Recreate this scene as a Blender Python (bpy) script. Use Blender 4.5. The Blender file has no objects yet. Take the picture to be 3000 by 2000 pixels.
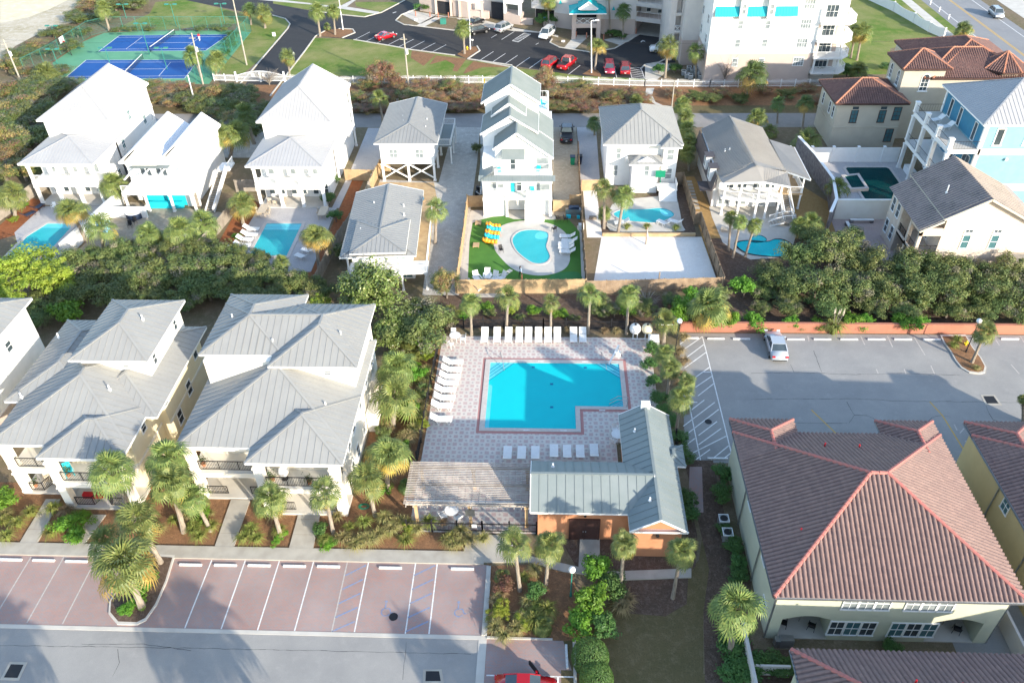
import bpy, bmesh, math, random
from mathutils import Vector, Matrix, noise
from math import sin, cos, pi, radians, sqrt, atan2, hypot, floor
rnd = random.Random(7)
S = bpy.context.scene
COL = S.collection
# ------------------------------------------------------------------ camera
PITCH, ROLL, YAW, FPX, CH = radians(38.6367), radians(-1.2272), radians(-2.8640), 2340.0, 54.0
_fw = Vector((sin(YAW)*cos(PITCH), cos(YAW)*cos(PITCH), -sin(PITCH)))
_rt = Vector((cos(YAW), -sin(YAW), 0)); _up = _rt.cross(_fw)
CR = _rt*cos(ROLL) + _up*sin(ROLL); CU = CR.cross(_fw)
cd = bpy.data.cameras.new('camera'); cam = bpy.data.objects.new('camera', cd); COL.objects.link(cam)
cd.sensor_width = 36; cd.lens = 36*FPX/3000; cd.clip_start = 1; cd.clip_end = 3000
m3 = Matrix((CR, CU, -_fw)).transposed()
cam.matrix_world = Matrix.Translation((0, 0, CH)) @ m3.to_4x4()
S.camera = cam
# ------------------------------------------------------------------ sky and sun
SUN_AZ, SUN_EL = radians(136), radians(18.5)          # azimuth clockwise from +Y (towards the sun)
w = bpy.data.worlds.new('World'); S.world = w; w.use_nodes = True
nt = w.node_tree; bg = nt.nodes['Background']
sky = nt.nodes.new('ShaderNodeTexSky'); sky.sky_type = 'NISHITA'; sky.sun_disc = False
sky.sun_elevation = SUN_EL; sky.sun_rotation = SUN_AZ; sky.dust_density = 0.6; sky.air_density = 1.0
nt.links.new(sky.outputs[0], bg.inputs[0]); bg.inputs[1].default_value = 0.15
sl = bpy.data.lights.new('sun', 'SUN'); sl.energy = 3.0; sl.angle = radians(0.6); sl.color = (1.0, 0.90, 0.75)
so = bpy.data.objects.new('sun', sl); COL.objects.link(so)
_sd = Vector((sin(SUN_AZ)*cos(SUN_EL), cos(SUN_AZ)*cos(SUN_EL), sin(SUN_EL)))
so.rotation_euler = _sd.to_track_quat('Z', 'Y').to_euler(); so.location = (60, -60, 80)
S.view_settings.view_transform = 'Standard'; S.view_settings.look = 'None'
S.view_settings.exposure = 1.62; S.view_settings.gamma = 1.0; S.view_settings.use_curve_mapping = False
S.cycles.max_bounces = 6; S.cycles.transparent_max_bounces = 12
S.cycles.caustics_reflective = False; S.cycles.caustics_refractive = False

def at(px, py, z=0.0):
    "point of the place at height z seen at pixel (px,py) of the 3000x2000 photograph"
    d = CR*(px-1500) - CU*(py-1000) + _fw*FPX
    t = (z-CH)/d.z
    return Vector((d.x*t, d.y*t, z))
def zat(p, py):
    "height above ground point p whose image row is py"
    lo, hi = -2.0, 40.0
    for _ in range(40):
        m = (lo+hi)/2; v = Vector((p[0], p[1], m-CH)); y = 1000-FPX*(v.dot(CU))/(v.dot(_fw))
        if y > py: lo = m
        else: hi = m
    return lo
# ------------------------------------------------------------------ object helpers
ORG = {}
def tag(o, label=None, cat=None, group=None, kind=None):
    if label: o['label'] = label
    if cat: o['category'] = cat
    if group: o['group'] = group
    if kind: o['kind'] = kind
    return o
def thing(name, label, cat, loc=(0, 0, 0), group=None):
    o = bpy.data.objects.new(name, None); COL.objects.link(o); o.location = loc
    o.empty_display_size = 0.3
    ORG[o.name] = Vector(loc); return tag(o, label, cat, group)
class MB:
    def __init__(s): s.v = []; s.f = []; s.m = []; s.mi = 0
    def add(s, vs, fs):
        n = len(s.v); s.v.extend([tuple(q) for q in vs])
        for f in fs: s.f.append([n+i for i in f]); s.m.append(s.mi)
    def box(s, x0, x1, y0, y1, z0, z1):
        s.add([(x0,y0,z0),(x1,y0,z0),(x1,y1,z0),(x0,y1,z0),(x0,y0,z1),(x1,y0,z1),(x1,y1,z1),(x0,y1,z1)],
              [(0,3,2,1),(4,5,6,7),(0,1,5,4),(1,2,6,5),(2,3,7,6),(3,0,4,7)])
    def prism(s, P, z0, z1):
        n = len(P)
        s.add([(p[0],p[1],z0) for p in P]+[(p[0],p[1],z1) for p in P],
              [tuple(range(n))[::-1], tuple(range(n, 2*n))]+[(i,(i+1)%n,n+(i+1)%n,n+i) for i in range(n)])
    def poly(s, P, z=None):
        s.add([(p[0],p[1],p[2] if z is None else z) for p in P], [tuple(range(len(P)))])
    def bar(s, p, q, w, h=None, up=(0,0,1)):
        p = Vector(p); q = Vector(q); h = h or w; d = (q-p)
        if d.length < 1e-6: return
        d.normalize(); u = Vector(up)
        if abs(d.dot(u)) > .98: u = Vector((0,1,0))
        a = d.cross(u).normalized()*w/2; b = a.cross(d).normalized()*h/2
        s.add([p-a-b,p+a-b,p+a+b,p-a+b,q-a-b,q+a-b,q+a+b,q-a+b],
              [(0,3,2,1),(4,5,6,7),(0,1,5,4),(1,2,6,5),(2,3,7,6),(3,0,4,7)])
    def tube(s, p, q, r0, r1=None, n=8, cap=True):
        p = Vector(p); q = Vector(q); r1 = r0 if r1 is None else r1; d = (q-p).normalized()
        u = Vector((0,0,1)) if abs(d.z) < .95 else Vector((1,0,0))
        a = d.cross(u).normalized(); b = d.cross(a)
        vs = [p+(a*cos(2*pi*i/n)+b*sin(2*pi*i/n))*r0 for i in range(n)]+[q+(a*cos(2*pi*i/n)+b*sin(2*pi*i/n))*r1 for i in range(n)]
        fs = [(i,(i+1)%n,n+(i+1)%n,n+i) for i in range(n)]
        if cap: fs += [tuple(range(n))[::-1], tuple(range(n,2*n))]
        s.add(vs, fs)
    def ball(s, c, r, n=10, m=6, sz=1.0):
        vs = []; 
        for j in range(m+1):
            t = pi*j/m
            for i in range(n): vs.append((c[0]+r*sin(t)*cos(2*pi*i/n), c[1]+r*sin(t)*sin(2*pi*i/n), c[2]+r*sz*cos(t)))
        s.add(vs, [(j*n+i,(j+1)*n+i,(j+1)*n+(i+1)%n,j*n+(i+1)%n) for j in range(m) for i in range(n)])
    def build(s, name, mats, parent=None, smooth=False, kind=None, **kw):
        if not isinstance(mats, (list, tuple)): mats = [mats]
        if parent is None:
            if kind: o = Vector((0,0,0))
            else:
                xs = [v[0] for v in s.v]; ys = [v[1] for v in s.v]; o = Vector(((min(xs)+max(xs))/2,(min(ys)+max(ys))/2,min(v[2] for v in s.v)))
        else: o = ORG[parent.name]
        me = bpy.data.meshes.new(name)
        me.from_pydata([(v[0]-o.x,v[1]-o.y,v[2]-o.z) for v in s.v], [], s.f)
        for m in mats: me.materials.append(m)
        if len(mats) > 1:
            for p, i in zip(me.polygons, s.m): p.material_index = i
        if smooth:
            for p in me.polygons: p.use_smooth = True
        me.validate(); me.update()
        ob = bpy.data.objects.new(name, me); COL.objects.link(ob)
        ORG[ob.name] = o
        if parent is None: ob.location = o
        else: ob.parent = parent
        if kind: ob['kind'] = kind
        return tag(ob, kw.get('label'), kw.get('cat'), kw.get('group'))
def copy_tree(o, loc=None, rz=None, sc=None, label=None, group=None, parent=None):
    c = o.copy(); COL.objects.link(c)
    if parent: c.parent = parent
    if loc is not None: c.location = loc
    if rz is not None: c.rotation_euler = (0, 0, rz)
    if sc is not None: c.scale = (sc, sc, sc) if not hasattr(sc, '__len__') else sc
    if label: c['label'] = label
    if group: c['group'] = group
    for ch in [x for x in COL.objects if x.parent == o]: copy_tree(ch, parent=c)
    return c
KIDS = {}
def place(proto, loc, rz=0, sc=1.0, label=None, group=None):
    "first call moves the prototype itself, later calls copy it and its parts"
    k = proto.name
    if k not in KIDS:
        ch = [x for x in COL.objects if x.parent == proto]
        KIDS[k] = [(c, [g for g in COL.objects if g.parent == c]) for c in ch]
        r = proto
    else:
        r = proto.copy(); COL.objects.link(r)
        for c, gs in KIDS[k]:
            n = c.copy(); COL.objects.link(n); n.parent = r
            for g in gs:
                q = g.copy(); COL.objects.link(q); q.parent = n
    r.location = loc; r.rotation_euler = (0, 0, rz)
    r.scale = (sc, sc, sc) if not hasattr(sc, '__len__') else sc
    if label: r['label'] = label
    if group: r['group'] = group
    elif 'group' in r: del r['group']
    return r
# ------------------------------------------------------------------ materials
class NT:
    def __init__(s, name):
        s.m = bpy.data.materials.new(name); s.m.use_nodes = True; s.t = s.m.node_tree; s.n = s.t.nodes; s.l = s.t.links
        s.b = s.n['Principled BSDF']
    def node(s, ty, **k):
        q = s.n.new(ty)
        for a, b in k.items(): setattr(q, a, b)
        return q
    def put(s, sock, v):
        if isinstance(v, bpy.types.NodeSocket): s.l.new(v, sock)
        else: sock.default_value = (*v, 1) if isinstance(v, tuple) and len(v) == 3 and sock.type == 'RGBA' else v
    def math(s, op, a, b=None, c=None):
        q = s.node('ShaderNodeMath', operation=op); s.put(q.inputs[0], a)
        if b is not None: s.put(q.inputs[1], b)
        if c is not None: s.put(q.inputs[2], c)
        return q.outputs[0]
    def mix(s, f, a, b, bt='MIX'):
        q = s.node('ShaderNodeMix', data_type='RGBA', blend_type=bt); s.put(q.inputs[0], f); s.put(q.inputs[6], a); s.put(q.inputs[7], b)
        return q.outputs[2]
    def co(s, kind='Object'):
        if kind == 'world':
            return s.node('ShaderNodeNewGeometry').outputs['Position']
        return s.node('ShaderNodeTexCoord').outputs[kind]
    def noise(s, sc, co=None, det=4, rough=.55, out=0):
        q = s.node('ShaderNodeTexNoise'); q.inputs['Scale'].default_value = sc; q.inputs['Detail'].default_value = det; q.inputs['Roughness'].default_value = rough
        s.l.new(co or s.co('world'), q.inputs['Vector']); return q.outputs[out]
    def ramp(s, f, lo, hi):
        q = s.node('ShaderNodeMapRange'); s.put(q.inputs[0], f); q.inputs[1].default_value = lo; q.inputs[2].default_value = hi; return q.outputs[0]
    def bump(s, h, st=.3, dist=.05):
        q = s.node('ShaderNodeBump'); s.put(q.inputs['Height'], h); q.inputs['Strength'].default_value = st; q.inputs['Distance'].default_value = dist
        s.l.new(q.outputs[0], s.b.inputs['Normal'])
    def fin(s, col, rough=.8, metal=0, spec=.4):
        s.put(s.b.inputs['Base Color'], col); s.put(s.b.inputs['Roughness'], rough); s.b.inputs['Metallic'].default_value = metal
        s.b.inputs['Specular IOR Level'].default_value = spec; return s.m
def mat(name, c1, c2=None, scale=1.5, rough=.8, bump=0, bs=12, metal=0, spec=.35, lo=.35, hi=.65, co='world', det=5, rv=0):
    s = NT(name); c2 = c2 or tuple(x*.86 for x in c1); v = s.co(co)
    c = s.mix(s.ramp(s.noise(scale, v, det), lo, hi), c1, c2)
    if rv:
        r = s.node('ShaderNodeObjectInfo').outputs['Random']
        h = s.node('ShaderNodeHueSaturation'); s.put(h.inputs['Value'], s.math('MULTIPLY_ADD', r, rv*2, 1-rv)); s.put(h.inputs['Color'], c); c = h.outputs[0]
    if bump: s.bump(s.noise(bs, v, 4), bump)
    return s.fin(c, rough, metal, spec)
M = {}
def leafmat(name, c1, c2, sc=.9, tr=.25, rough=.5, rv=.12, c3=None):
    s = NT(name); v = s.co('world')
    c = s.mix(s.ramp(s.noise(sc, v, 3), .35, .65), c1, c2)
    if c3: c = s.mix(s.ramp(s.noise(sc*3.1, v, 3), .5, .68), c, c3)
    r = s.node('ShaderNodeObjectInfo').outputs['Random']
    h = s.node('ShaderNodeHueSaturation'); s.put(h.inputs['Value'], s.math('MULTIPLY_ADD', r, rv*2, 1-rv)); s.put(h.inputs['Hue'], s.math('MULTIPLY_ADD', r, .03, .485)); s.put(h.inputs['Color'], c); c = h.outputs[0]
    s.fin(c, rough, 0, .3)
    t = s.node('ShaderNodeBsdfTranslucent'); s.put(t.inputs[0], c)
    x = s.node('ShaderNodeMixShader'); x.inputs[0].default_value = tr; s.l.new(s.b.outputs[0], x.inputs[1]); s.l.new(t.outputs[0], x.inputs[2])
    s.l.new(x.outputs[0], s.n['Material Output'].inputs[0]); return s.m
M['white'] = mat('white_paint', (.80,.79,.76), (.74,.735,.71), 1.2, .6)
M['cream'] = mat('cream_stucco', (.74,.66,.46), (.70,.61,.42), 1.0, .8, .1, 20)
M['offwhite'] = mat('warm_white_stucco', (.78,.74,.66), (.74,.70,.61), 1.0, .8, .08, 20)
M['trimw'] = mat('white_trim', (.82,.82,.80), (.78,.78,.76), 2, .5)
M['grayside'] = mat('pale_grey_west_wall', (.60,.64,.70), (.57,.61,.67), 2, .7)
M['tan'] = mat('tan_stucco', (.50,.45,.36), (.46,.41,.33), .8, .85, .1, 15)
M['pinkst'] = mat('pinkish_stucco', (.52,.42,.36), (.48,.39,.34), .6, .85, .1, 15)
M['greyst'] = mat('grey_stucco', (.62,.58,.54), (.57,.53,.50), .6, .85, .1, 15)
M['greenst'] = mat('pale_green_stucco', (.56,.56,.42), (.50,.51,.39), .7, .85, .1, 15)
M['yellst'] = mat('yellow_stucco', (.58,.46,.24), (.53,.42,.22), .7, .85, .1, 15)
M['orange'] = mat('orange_stucco', (.50,.23,.12), (.45,.20,.10), .9, .85, .1, 15)
M['terra'] = mat('terracotta_paint', (.42,.17,.11), (.37,.15,.095), .9, .85)
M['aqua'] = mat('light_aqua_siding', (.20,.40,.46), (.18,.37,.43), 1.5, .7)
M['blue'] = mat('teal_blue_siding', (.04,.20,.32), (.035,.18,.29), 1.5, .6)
M['teal'] = mat('teal_metal', (.01,.42,.46), (.01,.38,.42), 2, .45, metal=.2)
M['glass'] = mat('window_glass', (.035,.05,.06), (.06,.08,.09), .8, .08, spec=.8)
M['glassb'] = mat('blue_window_glass', (.05,.13,.15), (.08,.17,.18), 1.2, .12, spec=.8)
M['glassw'] = mat('curtained_glass', (.30,.33,.33), (.16,.19,.20), 1.5, .2, spec=.6)
M['black'] = mat('black_metal', (.018,.018,.02), None, 2, .5)
M['dark'] = mat('opening_shade', (.03,.03,.035), None, 2, .9)  # near-black colour stands in for the shade inside openings
M['door'] = mat('brown_door', (.07,.035,.03), (.05,.025,.02), 3, .5)
M['wood'] = mat('weathered_wood', (.36,.26,.17), (.24,.17,.11), 1.6, .85, .2, 30)
M['woodl'] = mat('light_wood', (.50,.36,.20), (.40,.27,.15), 1.5, .8, .2, 30)
M['woodg'] = mat('grey_wood', (.34,.30,.25), (.24,.21,.17), 1.3, .9, .2, 30)
M['pergw'] = mat('pergola_wood', (.50,.44,.38), (.36,.31,.27), 1.4, .85, .2, 30)
M['chrome'] = mat('galvanised_steel', (.45,.46,.47), None, 3, .35, metal=.8)
M['pole'] = mat('wooden_pole', (.42,.38,.31), (.33,.30,.25), 2, .9)
M['conc'] = mat('concrete', (.44,.41,.35), (.36,.33,.28), .9, .9, .1, 25)
M['concl'] = mat('light_concrete', (.56,.53,.47), (.48,.45,.40), .7, .9, .1, 25)
M['stone'] = mat('wall_stone', (.24,.22,.22), (.13,.12,.13), 2.2, .9, .4, 6)
M['hvac'] = mat('hvac_metal', (.40,.42,.42), None, 2, .5, metal=.3)
M['plasticw'] = mat('white_plastic', (.80,.80,.78), (.75,.75,.73), 2, .4)
M['plasticg'] = mat('green_plastic', (.01,.22,.12), None, 2, .4)
M['navy'] = mat('navy_plastic', (.02,.035,.07), None, 2, .45)
M['orangep'] = mat('orange_plastic', (.85,.32,.02), None, 2, .4)
M['aquap'] = mat('aqua_plastic', (.02,.50,.60), None, 2, .4)
M['yellow'] = mat('yellow_paint', (.75,.55,.02), None, 2, .5)
M['red'] = mat('red_paint', (.55,.02,.03), None, 2, .4)
M['rubber'] = mat('tyre_rubber', (.02,.02,.02), None, 3, .8)
M['rim'] = mat('wheel_rim', (.45,.45,.46), None, 3, .3, metal=.8)
M['skin'] = mat('skin', (.45,.26,.18), None, 3, .6)
M['beige'] = mat('beige_mesh', (.55,.47,.36), None, 3, .7)
M['globe'] = mat('white_globe', (.85,.85,.85), None, 3, .3)
# palm, leaf, trunk
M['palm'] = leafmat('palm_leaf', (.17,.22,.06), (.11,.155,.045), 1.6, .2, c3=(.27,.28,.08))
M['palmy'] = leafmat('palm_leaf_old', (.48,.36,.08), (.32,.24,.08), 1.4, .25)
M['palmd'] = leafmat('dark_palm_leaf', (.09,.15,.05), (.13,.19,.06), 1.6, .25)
M['trunk'] = mat('palm_trunk', (.34,.29,.23), (.20,.165,.13), 6, .95, .6, 14, co='Object')
M['bark'] = mat('bark', (.20,.16,.13), (.12,.10,.08), 5, .95, .5, 12, co='Object')
M['oak'] = leafmat('oak_leaf', (.17,.20,.06), (.095,.13,.04), .8, .2, c3=(.25,.26,.09))
M['twig'] = leafmat('grey_twigs', (.24,.21,.15), (.15,.15,.08), 1.2, .15)
M['oakd'] = leafmat('dark_leaf', (.09,.14,.045), (.14,.18,.055), .6, .2)
M['bright'] = leafmat('bright_leaf', (.16,.30,.03), (.11,.24,.03), 1.2, .3)
M['pine'] = leafmat('yellow_green_leaf', (.30,.36,.04), (.20,.27,.04), .7, .3, c3=(.38,.40,.07))
M['magn'] = leafmat('magnolia_leaf', (.15,.23,.05), (.10,.16,.04), 1.2, .15, .35, c3=(.34,.36,.15))
M['redbr'] = leafmat('red_brown_scrub', (.34,.17,.11), (.26,.14,.09), .6, .2, c3=(.20,.20,.08))
M['scrub'] = leafmat('yellow_scrub', (.38,.29,.10), (.22,.21,.09), .7, .2, c3=(.40,.25,.09))
M['hedge'] = leafmat('hedge_leaf', (.07,.15,.04), (.10,.19,.045), 1.5, .2)
M['tuft'] = leafmat('grass_tuft', (.27,.27,.09), (.34,.29,.13), 2.5, .3)
M['tuftg'] = leafmat('green_tuft', (.20,.25,.05), (.27,.27,.08), 2.5, .3)
M['tuftb'] = leafmat('brown_tuft', (.38,.28,.15), (.26,.20,.10), 2.5, .3)
M['pink'] = leafmat('pink_shrub', (.22,.10,.07), (.14,.10,.05), 2.5, .2)
# ------------------------------------------------------------------ surface materials
def m_pavers(name, c1, c2, c3, sx=.22, mortar=(.30,.27,.25)):
    s = NT(name); v = s.co('world')
    q = s.node('ShaderNodeTexBrick'); s.l.new(v, q.inputs['Vector']); q.inputs['Scale'].default_value = 1
    q.inputs['Brick Width'].default_value = sx; q.inputs['Row Height'].default_value = sx*.5; q.inputs['Mortar Size'].default_value = .006
    n = s.ramp(s.noise(.55, v, 5), .35, .65); n2 = s.ramp(s.noise(7, v, 2), .4, .6)
    s.put(q.inputs['Color1'], s.mix(n, c1, c2)); s.put(q.inputs['Color2'], s.mix(n2, c2, c3)); s.put(q.inputs['Mortar'], mortar)
    s.bump(q.outputs['Fac'], -.3, .02)
    return s.fin(s.mix(s.ramp(s.noise(.25, v, 5), .3, .7), q.outputs['Color'], s.mix(.25, q.outputs['Color'], (.5,.47,.45))), .85)
M['pav_red'] = m_pavers('red_brick_pavers', (.38,.20,.16), (.31,.19,.165), (.25,.22,.215))
M['pav_grey'] = m_pavers('grey_pavers', (.46,.44,.43), (.36,.35,.36), (.52,.50,.47), .3, (.28,.27,.27))
M['pav_pink'] = m_pavers('pink_pavers', (.42,.30,.27), (.36,.26,.24), (.45,.35,.31), .3)
def m_deck():
    s = NT('pool_deck_tiles'); v = s.co('world'); x = s.node('ShaderNodeSeparateXYZ'); s.l.new(v, x.inputs[0]); P = 1.02
    def tri(sock, off):
        f = s.math('FRACT', s.math('ADD', s.math('DIVIDE', sock, P), off+100)); return s.math('ABSOLUTE', s.math('SUBTRACT', f, .5))
    def sq(ox, oy, r):
        return s.math('LESS_THAN', s.math('MAXIMUM', tri(x.outputs[0], ox), tri(x.outputs[1], oy)), r)
    def di(ox, oy, r):
        return s.math('LESS_THAN', s.math('ADD', tri(x.outputs[0], ox), tri(x.outputs[1], oy)), r)
    a = s.math('MAXIMUM', sq(0, 0, .19), sq(.5, .5, .19)); d = s.math('MAXIMUM', di(.5, 0, .14), di(0, .5, .14))
    n = s.ramp(s.noise(1.1, v, 4), .35, .65); g = s.ramp(s.noise(.35, v, 5), .3, .7)
    c = s.mix(n, (.62,.57,.51), (.55,.50,.45)); c = s.mix(a, c, s.mix(n, (.52,.38,.35), (.47,.34,.32))); c = s.mix(d, c, (.40,.34,.33))
    br = s.node('ShaderNodeTexBrick'); s.l.new(v, br.inputs['Vector']); br.inputs['Scale'].default_value = 1; br.inputs['Brick Width'].default_value = .204; br.inputs['Row Height'].default_value = .102; br.inputs['Mortar Size'].default_value = .004
    c = s.mix(s.math('MULTIPLY', br.outputs['Fac'], .45), c, (.30,.26,.23))
    c = s.mix(s.math('MULTIPLY', g, .22), c, (.62,.57,.52))
    return s.fin(c, .85)
M['deck'] = m_deck()
def m_asph(name, a, b, patch, crack=True):
    s = NT(name); v = s.co('world')
    c = s.mix(s.ramp(s.noise(.18, v, 7, .65), .35, .68), a, b)
    c = s.mix(s.math('MULTIPLY', s.ramp(s.noise(.9, v, 8, .7), .52, .7), .5), c, patch)
    c = s.mix(s.math('MULTIPLY', s.ramp(s.noise(28, v, 2), .4, .6), .12), c, (.02,.02,.02))
    if False:
        q = s.node('ShaderNodeTexVoronoi', feature='DISTANCE_TO_EDGE'); q.inputs['Scale'].default_value = .11
        dv = s.node('ShaderNodeVectorMath', operation='ADD'); s.l.new(v, dv.inputs[0]); s.l.new(s.noise(.5, v, 4, out=1), dv.inputs[1]); s.l.new(dv.outputs[0], q.inputs['Vector'])
        c = s.mix(s.math('MULTIPLY', s.math('LESS_THAN', q.outputs['Distance'], .0028), .6), c, (.05,.05,.05))
    s.bump(s.noise(30, v, 3), .15, .01)
    return s.fin(c, .88)
M['asph_old'] = m_asph('worn_asphalt', (.33,.32,.30), (.26,.255,.245), (.37,.355,.335))
M['asph_new'] = m_asph('dark_asphalt', (.032,.032,.034), (.026,.026,.029), (.05,.05,.05), False)
M['asph_lane'] = m_asph('lane_asphalt', (.30,.28,.26), (.24,.225,.21), (.38,.35,.31), False)
M['asph_road'] = m_asph('highway_asphalt', (.27,.27,.27), (.23,.23,.235), (.31,.31,.30), False)
def m_earth(name, cols, sc=(.25, 1.7), bump=.4, rough=.95):
    s = NT(name); v = s.co('world')
    c = s.mix(s.ramp(s.noise(sc[0], v, 7, .65), .38, .62), cols[0], cols[1])
    c = s.mix(s.ramp(s.noise(sc[1], v, 6, .7), .48, .66), c, cols[2])
    if len(cols) > 3: c = s.mix(s.ramp(s.noise(9, v, 3, .7), .5, .72), c, cols[3])
    s.bump(s.noise(9, v, 5, .7), bump, .06); return s.fin(c, rough, 0, .2)
M['ground'] = m_earth('scrubby_ground', ((.20,.15,.10), (.15,.13,.07), (.25,.19,.13), (.11,.09,.05)))
M['mulch'] = m_earth('pine_straw_mulch', ((.27,.14,.07), (.20,.11,.06), (.33,.18,.09), (.12,.07,.04)), (.6, 2.5), .6)
M['mulchd'] = m_earth('dark_mulch', ((.13,.085,.06), (.10,.07,.05), (.18,.13,.10), (.06,.04,.03)), (.5, 2.5), .6)
M['straw'] = m_earth('tan_straw', ((.36,.23,.09), (.31,.19,.075), (.42,.28,.12), (.25,.15,.06)), (.5, 3), .4)
M['redm'] = m_earth('red_mulch', ((.28,.10,.04), (.22,.08,.035), (.33,.13,.06)), (.5, 3), .5)
M['lawn'] = m_earth('patchy_lawn', ((.09,.17,.02), (.27,.25,.10), (.20,.22,.06), (.07,.12,.02)), (.11, .55), .4)
M['lawnd'] = m_earth('dormant_lawn', ((.15,.115,.055), (.12,.10,.045), (.18,.14,.075), (.09,.08,.04)), (.3, 1.6), .4)
M['sand'] = m_earth('white_sand', ((.78,.73,.66), (.72,.67,.61), (.80,.77,.71), (.64,.59,.54)), (.3, 2), .3)
M['sandy'] = m_earth('dune_sand', ((.66,.58,.42), (.60,.52,.36), (.72,.65,.50)), (.1, .6), .2)
M['dune'] = m_earth('scrubby_sand', ((.56,.49,.38), (.40,.34,.22), (.62,.57,.48), (.28,.24,.14)), (.13, .8), .4)
M['gravel'] = m_earth('grey_gravel', ((.50,.47,.42), (.41,.38,.34), (.58,.55,.49), (.27,.25,.23)), (.2, 1.3), .4)
M['dirt'] = m_earth('tan_dirt', ((.36,.31,.24), (.29,.25,.19), (.42,.37,.29)), (.3, 2), .3)
M['turf'] = mat('artificial_turf', (.075,.20,.03), (.06,.17,.025), .8, .9, .3, 40)
M['turfg'] = mat('putting_green', (.05,.20,.06), None, .8, .9)
M['court_g'] = mat('green_court', (.12,.33,.19), (.10,.29,.17), .4, .8)
M['court_b'] = mat('blue_court', (.006,.085,.31), (.005,.075,.28), .4, .75)
M['paint_w'] = mat('white_road_paint', (.78,.78,.76), (.60,.59,.57), 6, .7)
M['paint_f'] = mat('faded_paint', (.50,.47,.42), (.40,.36,.33), 5, .8)
M['paint_y'] = mat('yellow_road_paint', (.60,.36,.06), (.5,.32,.08), 4, .8)
M['paint_b'] = mat('blue_paint', (.14,.24,.42), (.30,.28,.32), 5, .8)
M['coping'] = mat('pool_coping', (.55,.50,.46), (.48,.44,.40), 3, .7)
M['copingp'] = mat('pink_coping', (.46,.22,.20), (.42,.20,.18), 3, .8)
M['plaster'] = mat('pool_plaster', (.008,.66,.62), (.008,.62,.59), .6, .6)
M['plaster2'] = mat('turquoise_pool_plaster', (.10,.55,.52), (.08,.50,.48), .5, .6)
M['plasterl'] = mat('light_pool_step', (.30,.78,.80), None, .6, .6)
M['plasterd'] = mat('dark_pool_line', (.02,.20,.35), None, .6, .6)
M['deepg'] = mat('dark_green_pool_floor', (.008,.05,.055), (.012,.07,.07), .8, .6)
def m_water(nm='pool_water', tr=(.72,.96,1.0), bc=(.02,.35,.5)):
    s = NT(nm); v = s.co('world')
    n1 = s.noise(2.2, v, 3); s.bump(n1, .6, .06)
    s.b.inputs['Roughness'].default_value = .04; s.put(s.b.inputs['Base Color'], bc)
    t = s.node('ShaderNodeBsdfTransparent'); s.put(t.inputs[0], tr)
    x = s.node('ShaderNodeMixShader'); x.inputs[0].default_value = .14; s.l.new(t.outputs[0], x.inputs[1]); s.l.new(s.b.outputs[0], x.inputs[2])
    s.l.new(x.outputs[0], s.n['Material Output'].inputs[0]); return s.m
M['water'] = m_water(); M['water_dark'] = m_water('dark_pool_water', (.35,.75,.75), (.01,.06,.07))
def m_metalroof(name, c, c2, rough=.6, metal=.08):
    s = NT(name); v = s.co('world')
    col = s.mix(s.ramp(s.noise(.5, v, 6, .6), .3, .7), c, c2)
    col = s.mix(s.math('MULTIPLY', s.ramp(s.noise(3.5, v, 5, .7), .5, .75), .25), col, tuple(x*.8 for x in c))
    s.bump(s.noise(.9, v, 2), .06, .05); return s.fin(col, rough, metal, .4)
M['roof_g'] = m_metalroof('galvalume_roof', (.30,.30,.285), (.265,.265,.255))
M['roof_w'] = m_metalroof('white_metal_roof', (.38,.38,.38), (.345,.345,.35), .6, .0)
M['roof_w2'] = m_metalroof('bright_white_roof', (.78,.78,.77), (.74,.74,.74), .5, .05)
M['roof_c'] = m_metalroof('clubhouse_roof', (.23,.26,.255), (.19,.225,.22))
M['roof_t'] = m_metalroof('taupe_metal_roof', (.29,.275,.25), (.255,.24,.22), .5, .2)
M['roof_d'] = m_metalroof('dark_shingle_face', (.09,.08,.085), (.07,.065,.07), .8, 0)
def m_tile(name, c1, c2, c3, dark=False):
    s = NT(name); v = s.co('world')
    vo = s.node('ShaderNodeTexVoronoi'); vo.inputs['Scale'].default_value = 2.6; s.l.new(v, vo.inputs['Vector'])
    q = s.node('ShaderNodeSeparateColor'); s.l.new(vo.outputs['Color'], q.inputs[0])
    c = s.mix(q.outputs[0], c1, c2); c = s.mix(s.math('MULTIPLY', s.ramp(q.outputs[1], .7, .9), .5), c, c3)
    if dark: c = s.mix(s.math('MULTIPLY', s.ramp(s.noise(.5, v, 6, .7), .48, .66), .75), c, (.07,.06,.065))
    else: c = s.mix(s.math('MULTIPLY', s.ramp(s.noise(.6, v, 6, .7), .5, .7), .3), c, (.16,.12,.11))
    s.bump(s.noise(14, v, 3), .15, .02); return s.fin(c, .75, 0, .35)
M['tile'] = m_tile('concrete_roof_tile', (.225,.15,.13), (.19,.125,.11), (.26,.17,.145))
M['tiler'] = m_tile('villa_roof_tile', (.17,.095,.08), (.13,.075,.065), (.22,.125,.10))
M['tiled'] = m_tile('stained_flat_tile', (.22,.17,.165), (.18,.145,.145), (.26,.21,.20), True)
M['ridge_r'] = mat('red_ridge_tile', (.44,.15,.13), (.38,.16,.13), 2.5, .8)
M['ridge_o'] = mat('orange_ridge_tile', (.50,.22,.13), (.42,.18,.11), 3, .8)
def m_brickw():
    s = NT('pale_brick'); v = s.co('world'); n = s.ramp(s.noise(1.3, v, 5), .35, .65); n2 = s.ramp(s.noise(9, v, 2), .45, .6)
    c = s.mix(n, (.56,.46,.37), (.62,.54,.45)); c = s.mix(s.math('MULTIPLY', n2, .4), c, (.42,.31,.25)); s.bump(s.noise(12, v, 3), .2, .02); return s.fin(c, .9)
M['brick'] = m_brickw()
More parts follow.
